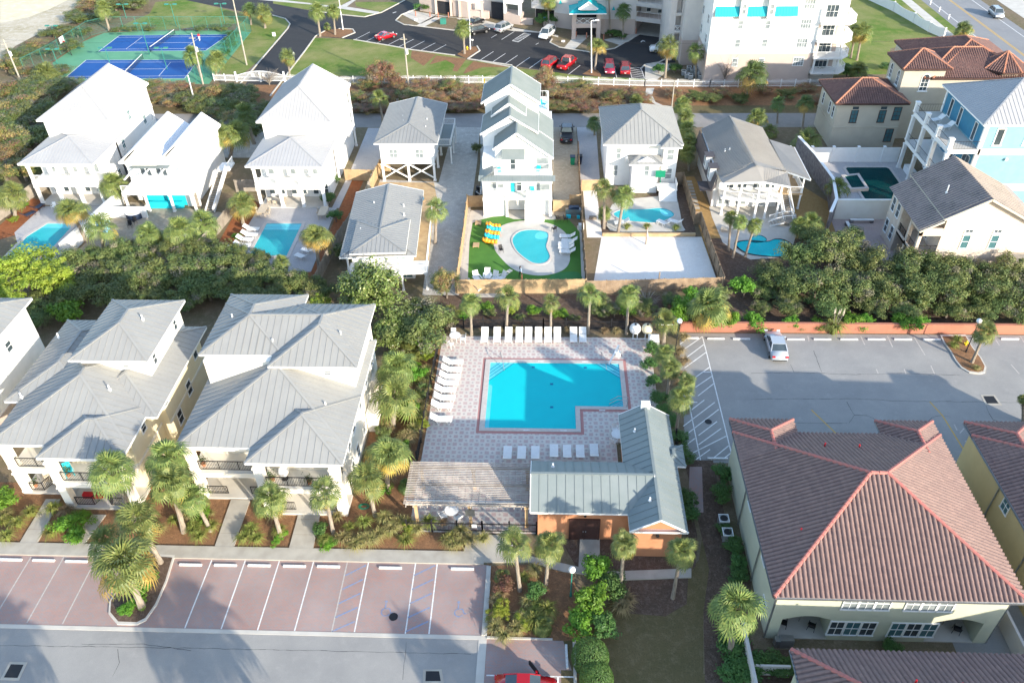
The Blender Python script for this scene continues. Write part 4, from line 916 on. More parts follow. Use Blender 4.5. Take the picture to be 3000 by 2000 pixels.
rail(t, [(-57.3,95.3),(-47.7,95.3)], 2.95, 1.0, 'trimw', .16)
for i in range(4): x = -56.3+i*2.1; boxpart(t, 'pergola_beam', 'white', (x,x+.12,95.0,98.4,4.9,5.1))
h.done()
st = thing('outside_stair', 'white outside staircase with wooden treads beside the teal mural house', 'staircase', (-45.5,98,0))
b = MB()
for i in range(18): b.box(-46.4+.03*i,-45.3+.03*i,94.6+i*.36,94.95+i*.36,.18*i,.18*i+.06)
b.build('treads', M['woodg'], st); b = MB(); b.bar((-45.1,94.6,.6),(-44.6,101.2,3.9),.1,.9); b.bar((-46.5,94.6,.1),(-46.0,101.2,3.3),.1,.3); b.build('stringer', M['white'], st); boxpart(st, 'landing', 'white', (-46.1,-44.3,101.1,103.5,3.2,3.4))
rail(st, [(-44.4,101.2),(-44.4,103.4)], 3.4, 1.0, 'trimw')
# H4: stilt house with low grey hip roof
h = House('stilt_house', 'small white stilt house with a low grey roof and crossed braces between its posts', (-19.6,111), 'white', 'metal', 'roof_g', .5); t = h.t
h.W(-23.4,-15.8,104.5,117.5,2.7,5.9); h.r.hip(-24.0,-15.1,104.0,118.2,6.0,.24,'N')
for x in (-23.3,-19.6,-15.9):
    for y in (104.6,108.8,113,117): column(t, x, y, 0, 2.7, .3)
b = MB()
for x0, x1 in ((-23.2,-19.7),(-19.5,-16.0)):
    b.bar((x0,104.6,.5),(x1,104.6,2.6),.16,.16); b.bar((x1,104.6,.5),(x0,104.6,2.6),.16,.16)
b.build('cross_brace', M['white'], t)
boxpart(t, 'balcony_floor', 'roof_c', (-15.8,-13.9,110,117.5,2.75,2.95)); rail(t, [(-15.8,110),(-13.95,110),(-13.95,117.5),(-15.8,117.5)], 2.95, 1.0, 'trimw', .14)
for y in (110.1,113.7,117.3): column(t, -14.0, y, 0, 2.75, .2)
for c in ((-21.5,104.5,4.3),(-17.8,104.5,4.3)): window(t, c, 1.1, 1.2, 'S', 2, 2, 'glassw')
for y in (107,112,115): window(t, (-15.8,y,4.5), .8, 1.2, 'E')
for v_ in ((-21,112,6.5),(-20.6,110,6.6),(-17.3,111,6.5),(-17.2,108.5,6.4)): vent(t, *v_, .3)
h.done()
# H5: grey gable house below it (slightly rotated)
h = House('cottage', 'white and aqua cottage with a long grey metal roof behind the magnolia tree', (-19.4,84), 'white', 'metal', 'roof_g', .5); t = h.t
h.W(-23.0,-15.8,79.2,91.2,0,4.9); h.r.hip(-23.75,-15.1,76.4,91.8,5.0,.26,'N'); h.gab(-23.0,-15.9,91.0,-19.4,4.8,5.9)
h.r.hip(-22.5,-16.2,76.2,83.5,5.6,.2,'')
boxpart(t, 'balcony_floor', 'white', (-23.2,-14.0,76.6,79.2,2.3,2.5)); boxpart(t, 'side_deck', 'woodl', (-15.8,-14.0,79.2,91,2.3,2.48))
rail(t, [(-23.1,76.7),(-14.1,76.7),(-14.1,91)], 2.5, 1.0, 'trimw', .15)
for x in (-23.0,-20,-17,-14.2): column(t, x, 76.8, 0, 2.3, .2)
for x in (-23.0,-20,-17): column(t, x, 76.8, 2.5, 4.85, .2)
for x in (-21.5,-19.3,-17.2): window(t, (x,79.2,3.7), 1.2, 1.5, 'S', 2, 1, 'glassb')
window(t, (-16.8,79.2,1.2), 1.4, 1.9, 'S', 2, 1, 'glassb'); window(t, (-15.8,82,3.7), 1.4, 1.8, 'E', 2, 1, 'glassb')
for v_ in ((-20.9,87.5,5.7),(-21.9,81.5,5.5),(-17.2,86.8,5.6),(-17.0,84.6,5.6)): vent(t, *v_, .35)
h.done(); t.rotation_euler.z = radians(3.8)
# H6: narrow four-storey white house
h = House('tower_house', 'narrow tall white house with stepped gable roofs above the oval pool patio', (-3.6,103), 'white', 'metal', 'roof_c', .34); t = h.t; r = h.r
h.W(-8.2,.9,96.2,111.5,0,7.6); h.W(-6.5,-1.0,96.3,101.5,7.5,8.9); h.W(-8.3,-1.0,99.8,111.5,7.5,9.3); h.W(-8.3,-1.0,105.6,111.7,9.2,11.3)
h.gab(-6.45,.6,96.3,-3.7,8.95,11.05,z0b=7.8); h.gab(-8.3,-1.0,99.9,-4.6,9.4,11.85); h.gab(-8.4,-1.1,105.6,-4.75,11.35,13.8); h.gab(-8.4,-1.1,111.6,-4.75,11.35,13.8)
def aslope(xl, zl, xm, zm, xr, zr, y0, y1):
    r.slope((xl,y1,zl),(xl,y0,zl),(xm,y0,zm),(xm,y1,zm)); r.slope((xr,y0,zr),(xr,y1,zr),(xm,y1,zm),(xm,y0,zm))
    for y in (y0, y1): r.g.bar((xl,y,zl-.1),(xm,y,zm-.1),.06,.24); r.g.bar((xr,y,zr-.1),(xm,y,zm-.1),.06,.24)
    r.g.bar((xl,y0,zl-.08),(xl,y1,zl-.08),.06,.2); r.g.bar((xr,y0,zr-.08),(xr,y1,zr-.08),.06,.2); r.ridge((xm,y0,zm),(xm,y1,zm))
aslope(-8.8,11.4,-4.75,14.0,-.7,11.4,105.2,112.1); aslope(-8.6,9.5,-4.65,12.0,-.9,9.7,99.4,105.5); aslope(-6.75,9.0,-3.7,11.2,1.1,7.75,95.9,101.2)
aslope(-7.3,10.7,-4.9,12.5,-2.6,10.9,102.4,105.3); h.gab(-7.0,-2.8,102.6,-4.9,10.6,12.3)
r.slope((-.9,99.5,8.0) if 0 else (1.1,100.9,7.75),(1.1,108,7.75),(-1.0,108,9.2),(-1.0,100.9,9.2))
r.slope((-8.6,93.4,5.7),(1.35,93.4,5.7),(1.35,94.3,6.1),(-8.6,94.3,6.1)); r.slope((-8.7,100.6,5.7),(-8.6,93.4,5.7),(-6.8,94.3,6.6),(-6.8,100.6,6.6))
r.slope((-5.6,94.9,8.0),(-2.6,94.9,8.0),(-2.6,96.3,8.9),(-5.6,96.3,8.9))
boxpart(t, 'porch_floor', 'white', (-8.2,1.0,94.2,96.3,2.55,2.8)); boxpart(t, 'balcony_floor', 'white', (-6.6,1.0,94.3,96.3,5.6,5.72)); boxpart(t, 'porch_beam', 'white', (-8.2,1.0,94.25,94.5,5.1,5.6))
for x in (-8.0,-5.0,-2.3,.8): column(t, x, 94.4, 0, 2.55, .28); column(t, x, 94.4, 2.8, 5.1, .26)
rail(t, [(-8.0,94.35),(-5.0,94.35)], 2.8, 1.0, 'trimw', .14); rail(t, [(-2.4,94.35),(.9,94.35)], 2.8, 1.0, 'trimw', .14); rail(t, [(-6.5,94.4),(.9,94.4),(.9,96.2)], 5.9, 1.0, 'trimw', .14)
for c, w_, hh, g in (((-4.2,96.2,6.8),.6,1.5,'glass'),((-3.4,96.2,3.8),.6,1.7,'glass'),((-6.9,96.2,3.9),.8,1.2,'glassw'),((-5.9,96.2,3.9),.8,1.2,'glassw'),((-.2,96.2,3.9),1.8,1.8,'glassw'),((-.3,96.2,6.8),1.6,1.7,'glassw')): window(t, c, w_, hh, 'S', 1, 2, g)
boxpart(t, 'door', 'aquap', (-4.5,-4.0,96.05,96.2,2.8,4.8)); boxpart(t, 'under_wall', 'white', (-8.2,-5.2,94.6,96.2,0,2.5), (-2.3,.9,94.9,96.2,0,2.5))
boxpart(t, 'side_balcony', 'white', (-1.0,.5,111,119.6,6.3,6.5), (-1.0,1.0,103,111.5,6.3,6.5)); rail(t, [(-.9,119.5),(.45,119.5),(.45,111)], 6.5, 1.0, 'trimw', .4)
for y in (111.5,115,119.4): column(t, .3, y, 0, 7.4, .22)
h.W(-8.3,-1.2,111.5,119.5,0,6.4)
b = MB()
for i in range(13): b.box(-3.9+.0*i,-2.5,94.2-0-.0*i,94.5,.2*i,.2*i+.2) if 0 else b.box(-2.6+i*.2,-2.4+i*.2,93.0,94.1,0,2.6-.2*i)
b.build('front_stair', M['white'], t)
h.done()
# H7: white hip-roof house with bay tower
h = House('beach_house', 'white house with a grey hip roof and a corner bay, behind the volleyball sand', (13.4,109), 'white', 'metal', 'roof_g', .55); t = h.t
h.W(8.6,18.4,103.4,115.4,0,6.25,'white'); h.W(8.57,8.62,103.5,115.3,0,6.2,'grayside'); h.W(16.3,18.2,102.6,103.5,0,6.25)  # thin pale grey sheet over the white west wall
h.r.hip(8.05,18.9,102.95,115.9,6.35,.5); h.r.hip(15.8,18.6,101.9,106,6.4,.55)
h.W(12.0,15.6,101.1,103.4,0,4.5); h.gab(12.0,15.6,101.1,13.9,4.4,5.4); h.r.hip(11.5,16.1,100.7,103.5,4.5,.5,'NS'); h.W(11.95,12.0,101.15,103.35,0,4.4,'grayside'); h.W(11.2,12.0,102.7,103.4,3.9,4.4)  # west face of the porch block gets the pale grey sheet too
for c, f in (((17.25,102.6,5.1),'S'),((17.25,102.6,2.2),'S'),((9.9,103.4,2.3),'S'),((14.0,101.1,3.4),'S'),((10.2,103.4,4.9),'S')): window(t, c, .85 if c[0] > 16 else .6, 1.5, f, 1, 2, 'glassw')
boxpart(t, 'entry_deck', 'white', (15.6,18.3,99.9,101.9,.95,1.1)); rail(t, [(15.7,100),(17.0,100)], 1.1, .95, 'trimw', .14); rail(t, [(18.2,100),(18.2,101.8)], 1.1, .95, 'trimw', .14)
b = MB()
for i in range(6): b.box(15.8,18.2,98.5+i*.26,98.78+i*.26,0,.17*(i+1))
b.build('step', M['white'], t); h.done()
bh = thing('basketball_hoop', 'green basketball backboard on a pole against the white bay house', 'basketball hoop', (15.9,100.6,0))
b = MB(); b.tube((16.0,100.6,0),(15.9,100.6,3.0),.05,.05,7); b.build('pole', M['plasticg'], bh); boxpart(bh, 'backboard', 'plasticg', (15.2,16.5,100.5,100.56,2.7,3.7))
# H8: taupe roofed porch house
h = House('porch_house', 'white house with wide taupe metal roof and a two-level front porch over the curved pool', (28,103), 'white', 'metal', 'roof_t', .34); t = h.t; r = h.r
r.slope((22.6,110.8,5.2),(22.8,94.9,5.2),(27.2,95.4,6.9),(26.4,110.5,7.25)); r.slope((31.6,97.0,5.45),(31.2,110.2,5.7),(26.4,110.5,7.25),(27.2,95.4,6.9)); r.slope((34.2,94.9,5.35),(34.4,104.5,5.3),(31.3,106,5.75),(31.6,97.0,5.45))
r.slope((22.9,94.0,5.2),(28.0,93.9,5.5),(27.2,95.6,6.93),(22.7,95.5,5.24)); r.slope((28.0,93.9,5.5),(31.5,93.4,5.05),(31.7,96.6,5.42),(27.2,95.6,6.93))
r.ridge((27.2,95.4,6.95),(26.4,110.5,7.3)); r.g.bar((22.9,93.97,5.1),(28.0,93.87,5.4),.08,.22); r.g.bar((28.0,93.87,5.4),(31.5,93.37,4.95),.08,.22); r.g.bar((31.6,97.0,5.3),(34.3,94.85,5.2),.08,.2); r.g.bar((34.3,94.85,5.25),(34.5,104.5,5.2),.08,.2)
h.W(22.6,31.3,97.3,109.9,0,5.15)
b = MB(); b.add([(22.55,96.0,5.15),(22.4,110.6,5.15),(21.9,110.4,3.0),(22.0,95.8,3.0)], [(0,1,2,3)]); b.add([(22.6,96.0,5.1),(22.0,95.8,3.0),(22.6,95.9,3.6)], [(0,1,2)]); b.build('shingle_face', M['roof_d'], t)
for y in (97.6,101.0):
    b = MB(); b.box(21.9,22.7,y,y+1.3,3.6,5.5); b.build('dormer', M['white'], t); boxpart(t, 'dormer_roof', 'roof_d', (21.75,23.0,y-.15,y+1.45,5.5,5.6)); window(t, (21.9,y+.65,4.6), .8, 1.4, 'W', 1, 2, 'glassw')
boxpart(t, 'shed_roof', 'roof_d', (20.9,22.4,97.5,100.2,2.2,2.3)); boxpart(t, 'balcony_floor', 'white', (23.2,31.0,94.9,97.4,2.4,2.65)); boxpart(t, 'side_deck', 'woodl', (31.0,34.3,96.5,105.5,2.2,2.4))
fl = MB(); fl.prism([(23.2,94.9),(27.7,93.9),(30.8,94.3),(31,95)], 2.42, 2.63); fl.build('balcony_floor', M['white'], t)
for x, y in ((23.6,95.1),(25.6,94.7),(27.8,94.2),(29.1,94.2),(30.7,94.4)): column(t, x, y, 0, 2.4, .26); column(t, x, y, 2.65, 5.1, .24)
rail(t, [(23.6,95.0),(27.8,94.1),(30.7,94.3)], 2.65, .95, 'trimw', .15); rail(t, [(34.2,105),(34.2,96.6),(32.3,96.6)], 2.4, .95, 'trimw', .15)
for x, y in ((34.1,96.7),(34.1,101),(34.1,105)): column(t, x, y, 0, 2.2, .2); column(t, x, y, 2.4, 5.2, .18)
for x in (24.6,26.3,28.4,30): window(t, (x,97.3,3.8), 1.2, 1.8, 'S', 2, 1, 'glass')
for x in (24.2,26.5,29): window(t, (x,97.3,1.3), 1.3, 1.8, 'S', 2, 1, 'glassw')
for q in ((24.4,101.8,6.0),(25.0,101.8,6.2)): vent(t, *q, .3)
h.done()
st = thing('deck_stair', 'white railed deck staircase turning down to the curved pool', 'staircase', (31.8,93,0))
b = MB()
for i in range(12): b.box(31.3,32.4,96.3-i*.3,96.6-i*.3,2.2-.13*i,2.26-.13*i)
for i in range(5): b.box(30.9-i*.3,31.2-i*.3,92.0,93.1,.6-.12*i,.66-.12*i)
b.build('treads', M['woodg'], st); b = MB()
for x in (31.25,32.45):
    b.bar((x,96.5,2.15),(x,92.8,.65),.08,.25); b.bar((x,96.5,3.2),(x,92.8,1.7),.07,.1)
    for i in range(14): y = 96.5-i*.27; z = 2.2-.405*.27*i; b.bar((x,y,z),(x,y,z+.95),.035)
for y in (92.0,93.1):
    b.bar((31.2,y,.55),(29.4,y,0.05),.08,.2); b.bar((32.4,y,1.6),(31.2,y,1.6),.07,.1); b.bar((31.2,y,1.6),(29.4,y,1.0),.07,.1)
    for i in range(11): x = 31.2-i*.17; z = .55-.28*.17*i*1.6; b.bar((x,y,max(z,0)),(x,y,max(z,0)+.95),.035)
b.build('railing', M['trimw'], st); boxpart(st, 'landing', 'woodg', (31.2,32.5,91.9,93.1,.55,.65))
# --- villas on the right
h = House('villa', 'tan stucco villa with clay tile roofs, an arched tower window and a turret', (56,121), 'tan', 'tile', 'tiler', cap='ridge_o', trim='door'); t = h.t; r = h.r
h.W(43.3,53,115.9,124.3,0,6.95); r.hip(42.7,53.5,115.3,124.7,7.05,.44)
h.W(52.95,58.9,119.0,125.0,0,10.9); r.hip(52.4,59.5,118.4,125.4,11.0,.52)
h.W(58.9,72,119.3,130,0,9.4); h.W(57,71,124,134,0,9.4); r.hip(56,71.5,118.9,130.2,9.5,.46); r.hip(57.2,72.2,118.7,135.5,9.5,.42)
P = [(68.4+3.5*cos(a), 121.8+3.5*sin(a)) for a in [pi/8+i*pi/4 for i in range(8)]]; h.WP([(68.4+2.9*cos(a), 121.8+2.9*sin(a)) for a in [pi/8+i*pi/4 for i in range(8)]], 0, 10.2)
for i in range(8): a, b_ = P[i], P[(i+1) % 8]; r.slope((*a,10.3),(*b_,10.3),(68.4,121.8,12.4),(68.4,121.8,12.4)); r.ridge((*a,10.3),(68.4,121.8,12.4))
r.fascia(P, 10.3)
def archwin(par, x, y, z0, z1, w_, face='S'):
    f = MB(); g = MB(); n = 8; rr = w_/2; zc = z1-rr
    q = lambda u, v, d: (x+u, y-d, v) if face == 'S' else (x-d, y+u, v)
    pts = [(-rr,z0),(rr,z0)]+[(rr*cos(pi*i/n), zc+rr*sin(pi*i/n)) for i in range(n+1)]
    g.add([q(u,v,.02) for u, v in pts], [tuple(range(len(pts)))])
    for a, b_ in zip(pts, pts[1:]+pts[:1]): f.bar(q(*a,.04), q(*b_,.04), .09, .09)
    for v in (z0+.6, z0+1.25): f.bar(q(-rr,v,.035), q(rr,v,.035), .05)
    f.bar(q(0,z0,.035), q(0,zc,.035), .05); f.bar(q(-rr-.2,z0-.1,.08), q(rr+.2,z0-.1,.08), .16)
    o = f.build('window', M['trimw'], par); g.build('pane', M['glass'], o)
archwin(t, 56.3, 119.0, 7.6, 10.1, 1.1); archwin(t, 52.95, 120.6, 7.9, 10.1, .9, 'W'); archwin(t, 52.95, 123.6, 7.9, 10.1, .9, 'W')
for c, w_, hh in (((46.0,115.9,4.9),.9,1.9),((50.1,115.9,4.9),.9,1.8),((52.2,115.9,5.3),1.0,1.9),((51.9,115.9,1.9),1.0,1.9)): window(t, c, w_, hh, 'S', 2, 3, 'glassb', 'door')
for c in ((46.0,115.9,6.2),(50.1,115.9,6.2)): window(t, c, .9, .45, 'S', 1, 1, 'glass', 'tan')
for y in (117.2,119,122.6): window(t, (43.3,y,5.1), .7, 1.7, 'W', 1, 2, 'glass')
boxpart(t, 'band_trim', 'tan', (43.2,53,115.82,115.9,3.1,3.28), (43.22,43.3,115.9,124.3,3.1,3.28)); h.done()
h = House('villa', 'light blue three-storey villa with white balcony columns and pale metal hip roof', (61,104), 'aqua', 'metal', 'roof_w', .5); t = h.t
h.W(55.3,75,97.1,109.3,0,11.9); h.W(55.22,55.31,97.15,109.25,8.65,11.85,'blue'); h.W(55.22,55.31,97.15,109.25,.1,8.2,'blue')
h.r.hip(54.5,76,96.4,109.9,12.0,.5)
boxpart(t, 'corner_board', 'trimw', (55.15,55.6,97.0,97.12,0,11.9), (55.1,55.22,97.0,97.3,0,11.9)); boxpart(t, 'corner_board', 'trimw', (55.1,55.22,109.0,109.35,0,11.9))
boxpart(t, 'deck_floor', 'white', (51.5,55.25,96.9,109.2,7.9,8.45)); boxpart(t, 'deck_floor', 'white', (51.5,55.25,96.9,109.2,3.8,4.3)); boxpart(t, 'front_band', 'trimw', (55.3,75,97.0,97.12,7.7,8.5), (55.3,75,97.0,97.12,2.6,3.6))
boxpart(t, 'deck_surface', 'concl', (51.6,55.2,97,109.1,8.45,8.47))
for y in (97.15,101.1,105.1,109.0):
    column(t, 51.6, y, 0, 3.8, .45); column(t, 51.6, y, 4.3, 7.9, .45); column(t, 51.6, y, 8.45, 9.95, .5)
rail(t, [(51.55,97.3),(51.55,109)], 8.47, 1.05, 'black', .35, r=.02); rail(t, [(51.7,109.1),(55.2,109.1)], 8.47, 1.05, 'black', .35, r=.02); rail(t, [(51.7,97),(55.2,97)], 8.47, 1.05, 'black', .35, r=.02); rail(t, [(51.55,97.3),(51.55,109)], 4.3, 1.05, 'black', .35, r=.02)
for y in (107.0,104.0,99.3): window(t, (55.22,y,9.9), .75, 2.3, 'W', 1, 1, 'glass')
for y in (107.2,103.2,99): window(t, (55.22,y,5.7), 1.8, 2.3, 'W', 2, 1, 'glass'); window(t, (55.22,y,1.6), 1.8, 2.4, 'W', 2, 1, 'glass')
for x in (57.3,61.0): window(t, (x,97.1,10.1), .8, 2.1, 'S', 1, 1, 'glass', t=.14)
window(t, (54,109.15,1), .2, .2, 'N') if 0 else None
b = MB(); b.tube((59.2,97.1,7.2),(59.2,96.8,7.1),.16,.2,8); b.build('wall_lamp', M['trimw'], t); b = MB(); b.box(63.2,63.8,96.9,97.1,3.6,7.7); b.build('drain_pipe', M['navy'], t)
boxpart(t, 'patio_bench', 'trimw', (52.0,52.9,105.8,108.3,0,.9)); h.done()
h = House('brick_house', 'pale brick house with a stained dark flat-tile gable roof at the right edge', (49,86), 'brick', 'flat', 'tiled', trim='tan'); t = h.t; r = h.r
r.slope((42.5,90.5,6.5),(42.5,80.1,6.5),(44.9,80.1,7.87),(44.9,90.5,7.87)); r.slope((44.9,91.0,7.95),(44.9,80.3,7.95),(49.3,80.3,10.5),(49.3,91.0,10.5)); r.slope((57.0,80.3,6.4),(57.0,91.0,6.4),(49.3,91.0,10.5),(49.3,80.3,10.5))
r.g.bar((44.9,80.25,7.8),(49.3,80.25,10.35),.1,.26); r.g.bar((57,80.25,6.25),(49.3,80.25,10.35),.1,.26); r.g.bar((42.5,80.05,6.35),(44.9,80.05,7.72),.1,.24); r.g.bar((44.85,80.3,7.85),(44.85,91,7.85),.06,.2)
h.W(45.5,56.4,80.8,90.4,0,7.0); h.W(43.0,45.5,86.3,90.0,0,6.4); h.W(43.0,43.3,80.8,86.3,2.6,3.1); h.W(43.0,43.25,80.8,83.5,5.7,6.35); h.gab(45.5,56.4,80.8,49.3,8.0,10.2,z0b=6.5); h.W(43.0,45.5,80.8,81.0,5.4,6.4); h.W(43.0,43.35,80.8,81.15,0,6.3); h.W(43.0,43.4,83.4,83.8,0,6.35); h.W(43,45.5,80.9,86.3,2.6,2.85)
rail(t, [(43.1,81.1),(43.1,86.2)], 3.1, .9, 'black'); rail(t, [(43.2,81),(45.5,81)], 3.1, .9, 'black')
for c, f in (((43.0,87.4,5.0),'W'),((43.0,89.0,5.0),'W'),((43.0,87.4,1.9),'W'),((43.0,89.2,1.9),'W'),((48.4,80.8,4.7),'S'),((51.6,80.8,4.7),'S')): window(t, c, .8, 1.7, f, 1, 2, 'glassb' if f == 'S' else 'glass')
for c in ((48.4,80.8,6.1),(51.6,80.8,6.1)): window(t, c, .8, .3, 'S', 2, 1, 'glass')
boxpart(t, 'porch_floor', 'tan', (53.4,58,79.0,80.9,2.9,3.1)); rail(t, [(53.4,79.1),(58,79.1)], 3.1, .9, 'chrome'); window(t, (45.5,84.2,4.3), 1.0, 2.0, 'W', 1, 1); vent(t, 46.4,84.6,9.0,.9); h.done()
# ------------------------------------------------------------------ condominium beyond the white fence
h = House('condominium', 'white and beige condominium block with turquoise eaves behind the white picket fence', (38,150), 'white', 'metal', 'teal', .5, cat='condominium'); t = h.t
h.W(28.2,46.5,141.8,160,5.4,16.5); h.W(28.15,46.5,141.75,160,0,5.4,'pinkst'); h.W(46.5,51.5,143.6,160,0,16.5)
h.r.slope((28.6,141.15,11.85),(42.4,141.15,11.85),(42.4,141.8,13.3),(28.6,141.8,13.3)); h.r.slope((28.4,141.1,14.8),(46.5,141.1,14.8),(46.5,141.8,16.4),(28.4,141.8,16.4))
for x in (33.2,37.8):
    window(t, (x,141.8,10.3), .8, 1.3, 'S', 1, 2, 'glassw'); window(t, (x,141.8,7.2), .8, 1.3, 'S', 1, 2, 'glassw'); window(t, (x,141.75,3.9), .8, 1.3, 'S', 1, 2, 'glassw'); boxpart(t, 'dormer', 'white', (x-.6,x+.6,140.9,141.8,11.6,14.9)); window(t, (x,140.9,13.1), .6, 1.6, 'S', 1, 2, 'glassw')
for z in (13.6,10.4,7.2,4.0): window(t, (44.2,141.8 if z > 5 else 141.75,z), 1.7, 1.4, 'S', 4, 2, 'glassw')
for k, z in enumerate((2.9,5.5,8.3,11.3)):
    b = MB(); b.prism([(46.5,140.9),(51.3,140.9),(52.8,142.4),(52.8,146),(46.5,146)], z-.9, z-.6); b.build('balcony_floor', M['white'], t)
    rail(t, [(46.6,141.0),(51.2,141.0),(52.7,142.5),(52.7,146)], z-.6, 1.0, 'trimw', .16); window(t, (48.8,143.6,z+.6), 2.0, 2.1, 'S', 3, 2, 'glass')
    for x in (46.8,50.9): column(t, x, 141.2, z-.6, z+1.8, .25)
    boxpart(t, 'shutter', 'pinkst', (46.9,47.6,143.5,143.6,z-.4,z+1.6), (50.1,50.8,143.5,143.6,z-.4,z+1.6))
for z in (10.5,7.2,3.9): window(t, (28.2,144.5,z), 1.2, 1.4, 'W', 2, 2, 'glass'); window(t, (28.2,150,z), 1.2, 1.4, 'W', 2, 2, 'glass')
h.W(25.2,28.2,151.5,160,4.6,16.5,'greyst'); h.W(25.2,28.2,151.45,160,0,4.6,'pinkst'); h.W(22.9,24.0,154,166,0,16.5,'greyst'); h.W(25.0,25.25,154,160,0,16.5,'greyst'); h.W(24.0,25.0,155.6,166,0,16.5,'greyst')
for z in (2.0,5.0,8.2): h.W(24.0,25.0,154.05,155.6,z,z+.5,'greyst')
for z in (2.5,5.4):
    b = MB(); b.bar((24.0,154.0,z),(25.0,154.0,z+1.0),.07); b.bar((24.0,154.0,z+1.0),(25.0,154.0,z),.07); b.bar((24.0,154.0,z+1.02),(25.0,154.0,z+1.02),.08); b.bar((24.0,154.0,z),(25,154.0,z),.08); b.build('stair_railing', M['trimw'], t)
# garage wing
h.WP([(18.2,169.4),(24.4,166.6),(26,172),(20,176)], 2.7, 3.5, 'pinkst'); h.WP([(19.6,172.8),(25.0,170.2),(27,175),(21,178)], 3.4, 16.5, 'greyst')
for z in (2.7,5.6,8.6,11.6):
    b = MB(); b.prism([(18.2,169.35),(24.4,166.55),(25.6,171),(19.6,174)], z+.01, z+.75); b.build('gallery_floor', M['greyst'], t)
    rail(t, [(18.3,169.4),(24.3,166.7)], z+.75, 1.1, 'trimw', .9); 
    for x in (20.4,22.6): window(t, (x+.6,172.3-(x-19.6)*.48-.25,z+1.9), .8, 1.4, 'S', 1, 2, 'glass')
h.WP([(18.2,169.9),(18.5,169.7),(20.5,177),(20.2,177)], 0, 2.7, 'pinkst'); h.WP([(24.0,166.8),(24.5,166.6),(26.5,177),(26,177)], 0, 2.7, 'pinkst'); b = MB(); b.box(18,27,177,177.4,0,2.7); b.build('garage_back', M['dark'], t); b = MB(); b.prism([(18.3,169.6),(24.3,166.9),(26.5,177),(20.5,177)], .01, .03); b.build('garage_floor', M['conc'], t)  # back wall carries the garage's shade in its near-black colour
b = MB(); b.bar((20.5,169.5,2.5),(22.5,168.6,2.5),.1); b.build('clearance_bar', M['paint_w'], t)
# entrance block with the turquoise porch roof
h.WP([(1.6,174.4),(12,169.6),(18.2,169.4),(20,176),(2,182)], 0, 3.0, 'pinkst'); h.WP([(1.65,174.45),(12,169.65),(18.2,169.45),(20,176),(2,182)], 3.0, 16.5, 'greyst')
h.W(5.2,11,166.6,170,2.2,3.0,'pinkst'); 
for x in (5.6,10.6): column(t, x, 166.9, 0, 5.3, .8, 'pinkst')
boxpart(t, 'porch_shade_panel', 'dark', (6.2,10.2,169.0,169.2,.05,2.1), (6.2,10.2,168.9,169.1,3.2,5.0)); rail(t, [(5.4,166.7),(10.9,166.7)], 3.0, 1.1, 'trimw', 1.2)  # solid dark panels, the porch shade put into their colour
b = MB()
for i in range(3):
    x = 5.9+i*1.6; b.bar((x,166.7,3.05),(x+1.5,166.7,4.05),.08); b.bar((x+1.5,166.7,3.05),(x,166.7,4.05),.08)
b.build('cross_railing', M['trimw'], t)
h.r.hip(4.6,12.0,165.6,171,5.3,.5,'N'); h.r.hip(6.4,10.2,165.3,170,6.3,.7,'S'); h.gab(6.7,9.9,165.6,8.3,6.4,7.4,'white')
b = MB()
for q in ((2.9,173.6,5.0),(13.6,169.3,4.9)): b.add([(q[0]-.35,q[1]-.25,q[2]),(q[0]+.35,q[1]-.25,q[2]),(q[0],q[1]-.25,q[2]+.8)], [(0,1,2)])
b.build('triangle_emblem', M['teal'], t)
b = MB(); b.prism([(-0.6,174.9),(1.8,173.6),(1.9,174.3),(.0,175.3)], 0, 1.4); b.build('ramp_wall', M['pinkst'], t)
# left wings
def wing(P, z0, z1, m): h.WP(P, z0, z1, m)
wing([(-3.2,176.2),(1.6,174.4),(3,181),(-2,183)], 3.4, 4.3, 'greyst'); wing([(-2.4,179),(3,177.5),(3,184),(-2,186)], 0, 16.5, 'greyst'); rail(t, [(-3.1,176.1),(1.5,174.3)], 4.3, 1.1, 'trimw', .8)
b = MB(); b.prism([(-2.3,178.9),(2.4,177.3),(2.4,177.35),(-2.3,178.95)], .1, 3.3); b.build('garage_shade_panel', M['dark'], t)  # flat dark panel, shade of the garage mouth painted in
wing([(-9.2,177.6),(-5.6,176.0),(-4.8,179),(-8.6,181)], 0, 1.9, 'pinkst'); wing([(-9.2,177.6),(-8.8,177.4),(-8.4,180),(-8.8,180)], 1.9, 4.0, 'white'); wing([(-6.0,176.2),(-5.6,176.0),(-5.2,179),(-5.6,179)], 1.9, 4.0, 'white'); wing([(-9.2,177.6),(-5.6,176.0),(-4.8,179),(-8.6,181)], 4.0, 16.5, 'white')
wing([(-5.5,176.1),(-2.9,176.0),(-2.7,176.6),(-5.2,177.0)], 0, 1.2, 'pinkst')
wing([(-11.8,181.2),(-9.2,180),(-9,184),(-11,185)], 0, 16.5, 'greyst'); b = MB(); b.prism([(-12,180.4),(-9.2,179.2),(-9.2,179.25),(-12,180.45)], .1, 3.6); b.build('garage_shade_panel', M['dark'], t); wing([(-13,181.4),(-8.8,179.6),(-8.5,181),(-12,183)], 3.6, 6, 'greyst')
wing([(-20.6,182.6),(-17.2,181.0),(-16,184),(-19,186)], 0, 3.4, 'pinkst'); wing([(-20.6,182.6),(-17.2,181.0),(-16,184),(-19,186)], 3.4, 16.5, 'white'); wing([(-17.2,181.0),(-12.6,180.2),(-12.4,181),(-16.8,182)], 0, 1.5, 'pinkst')
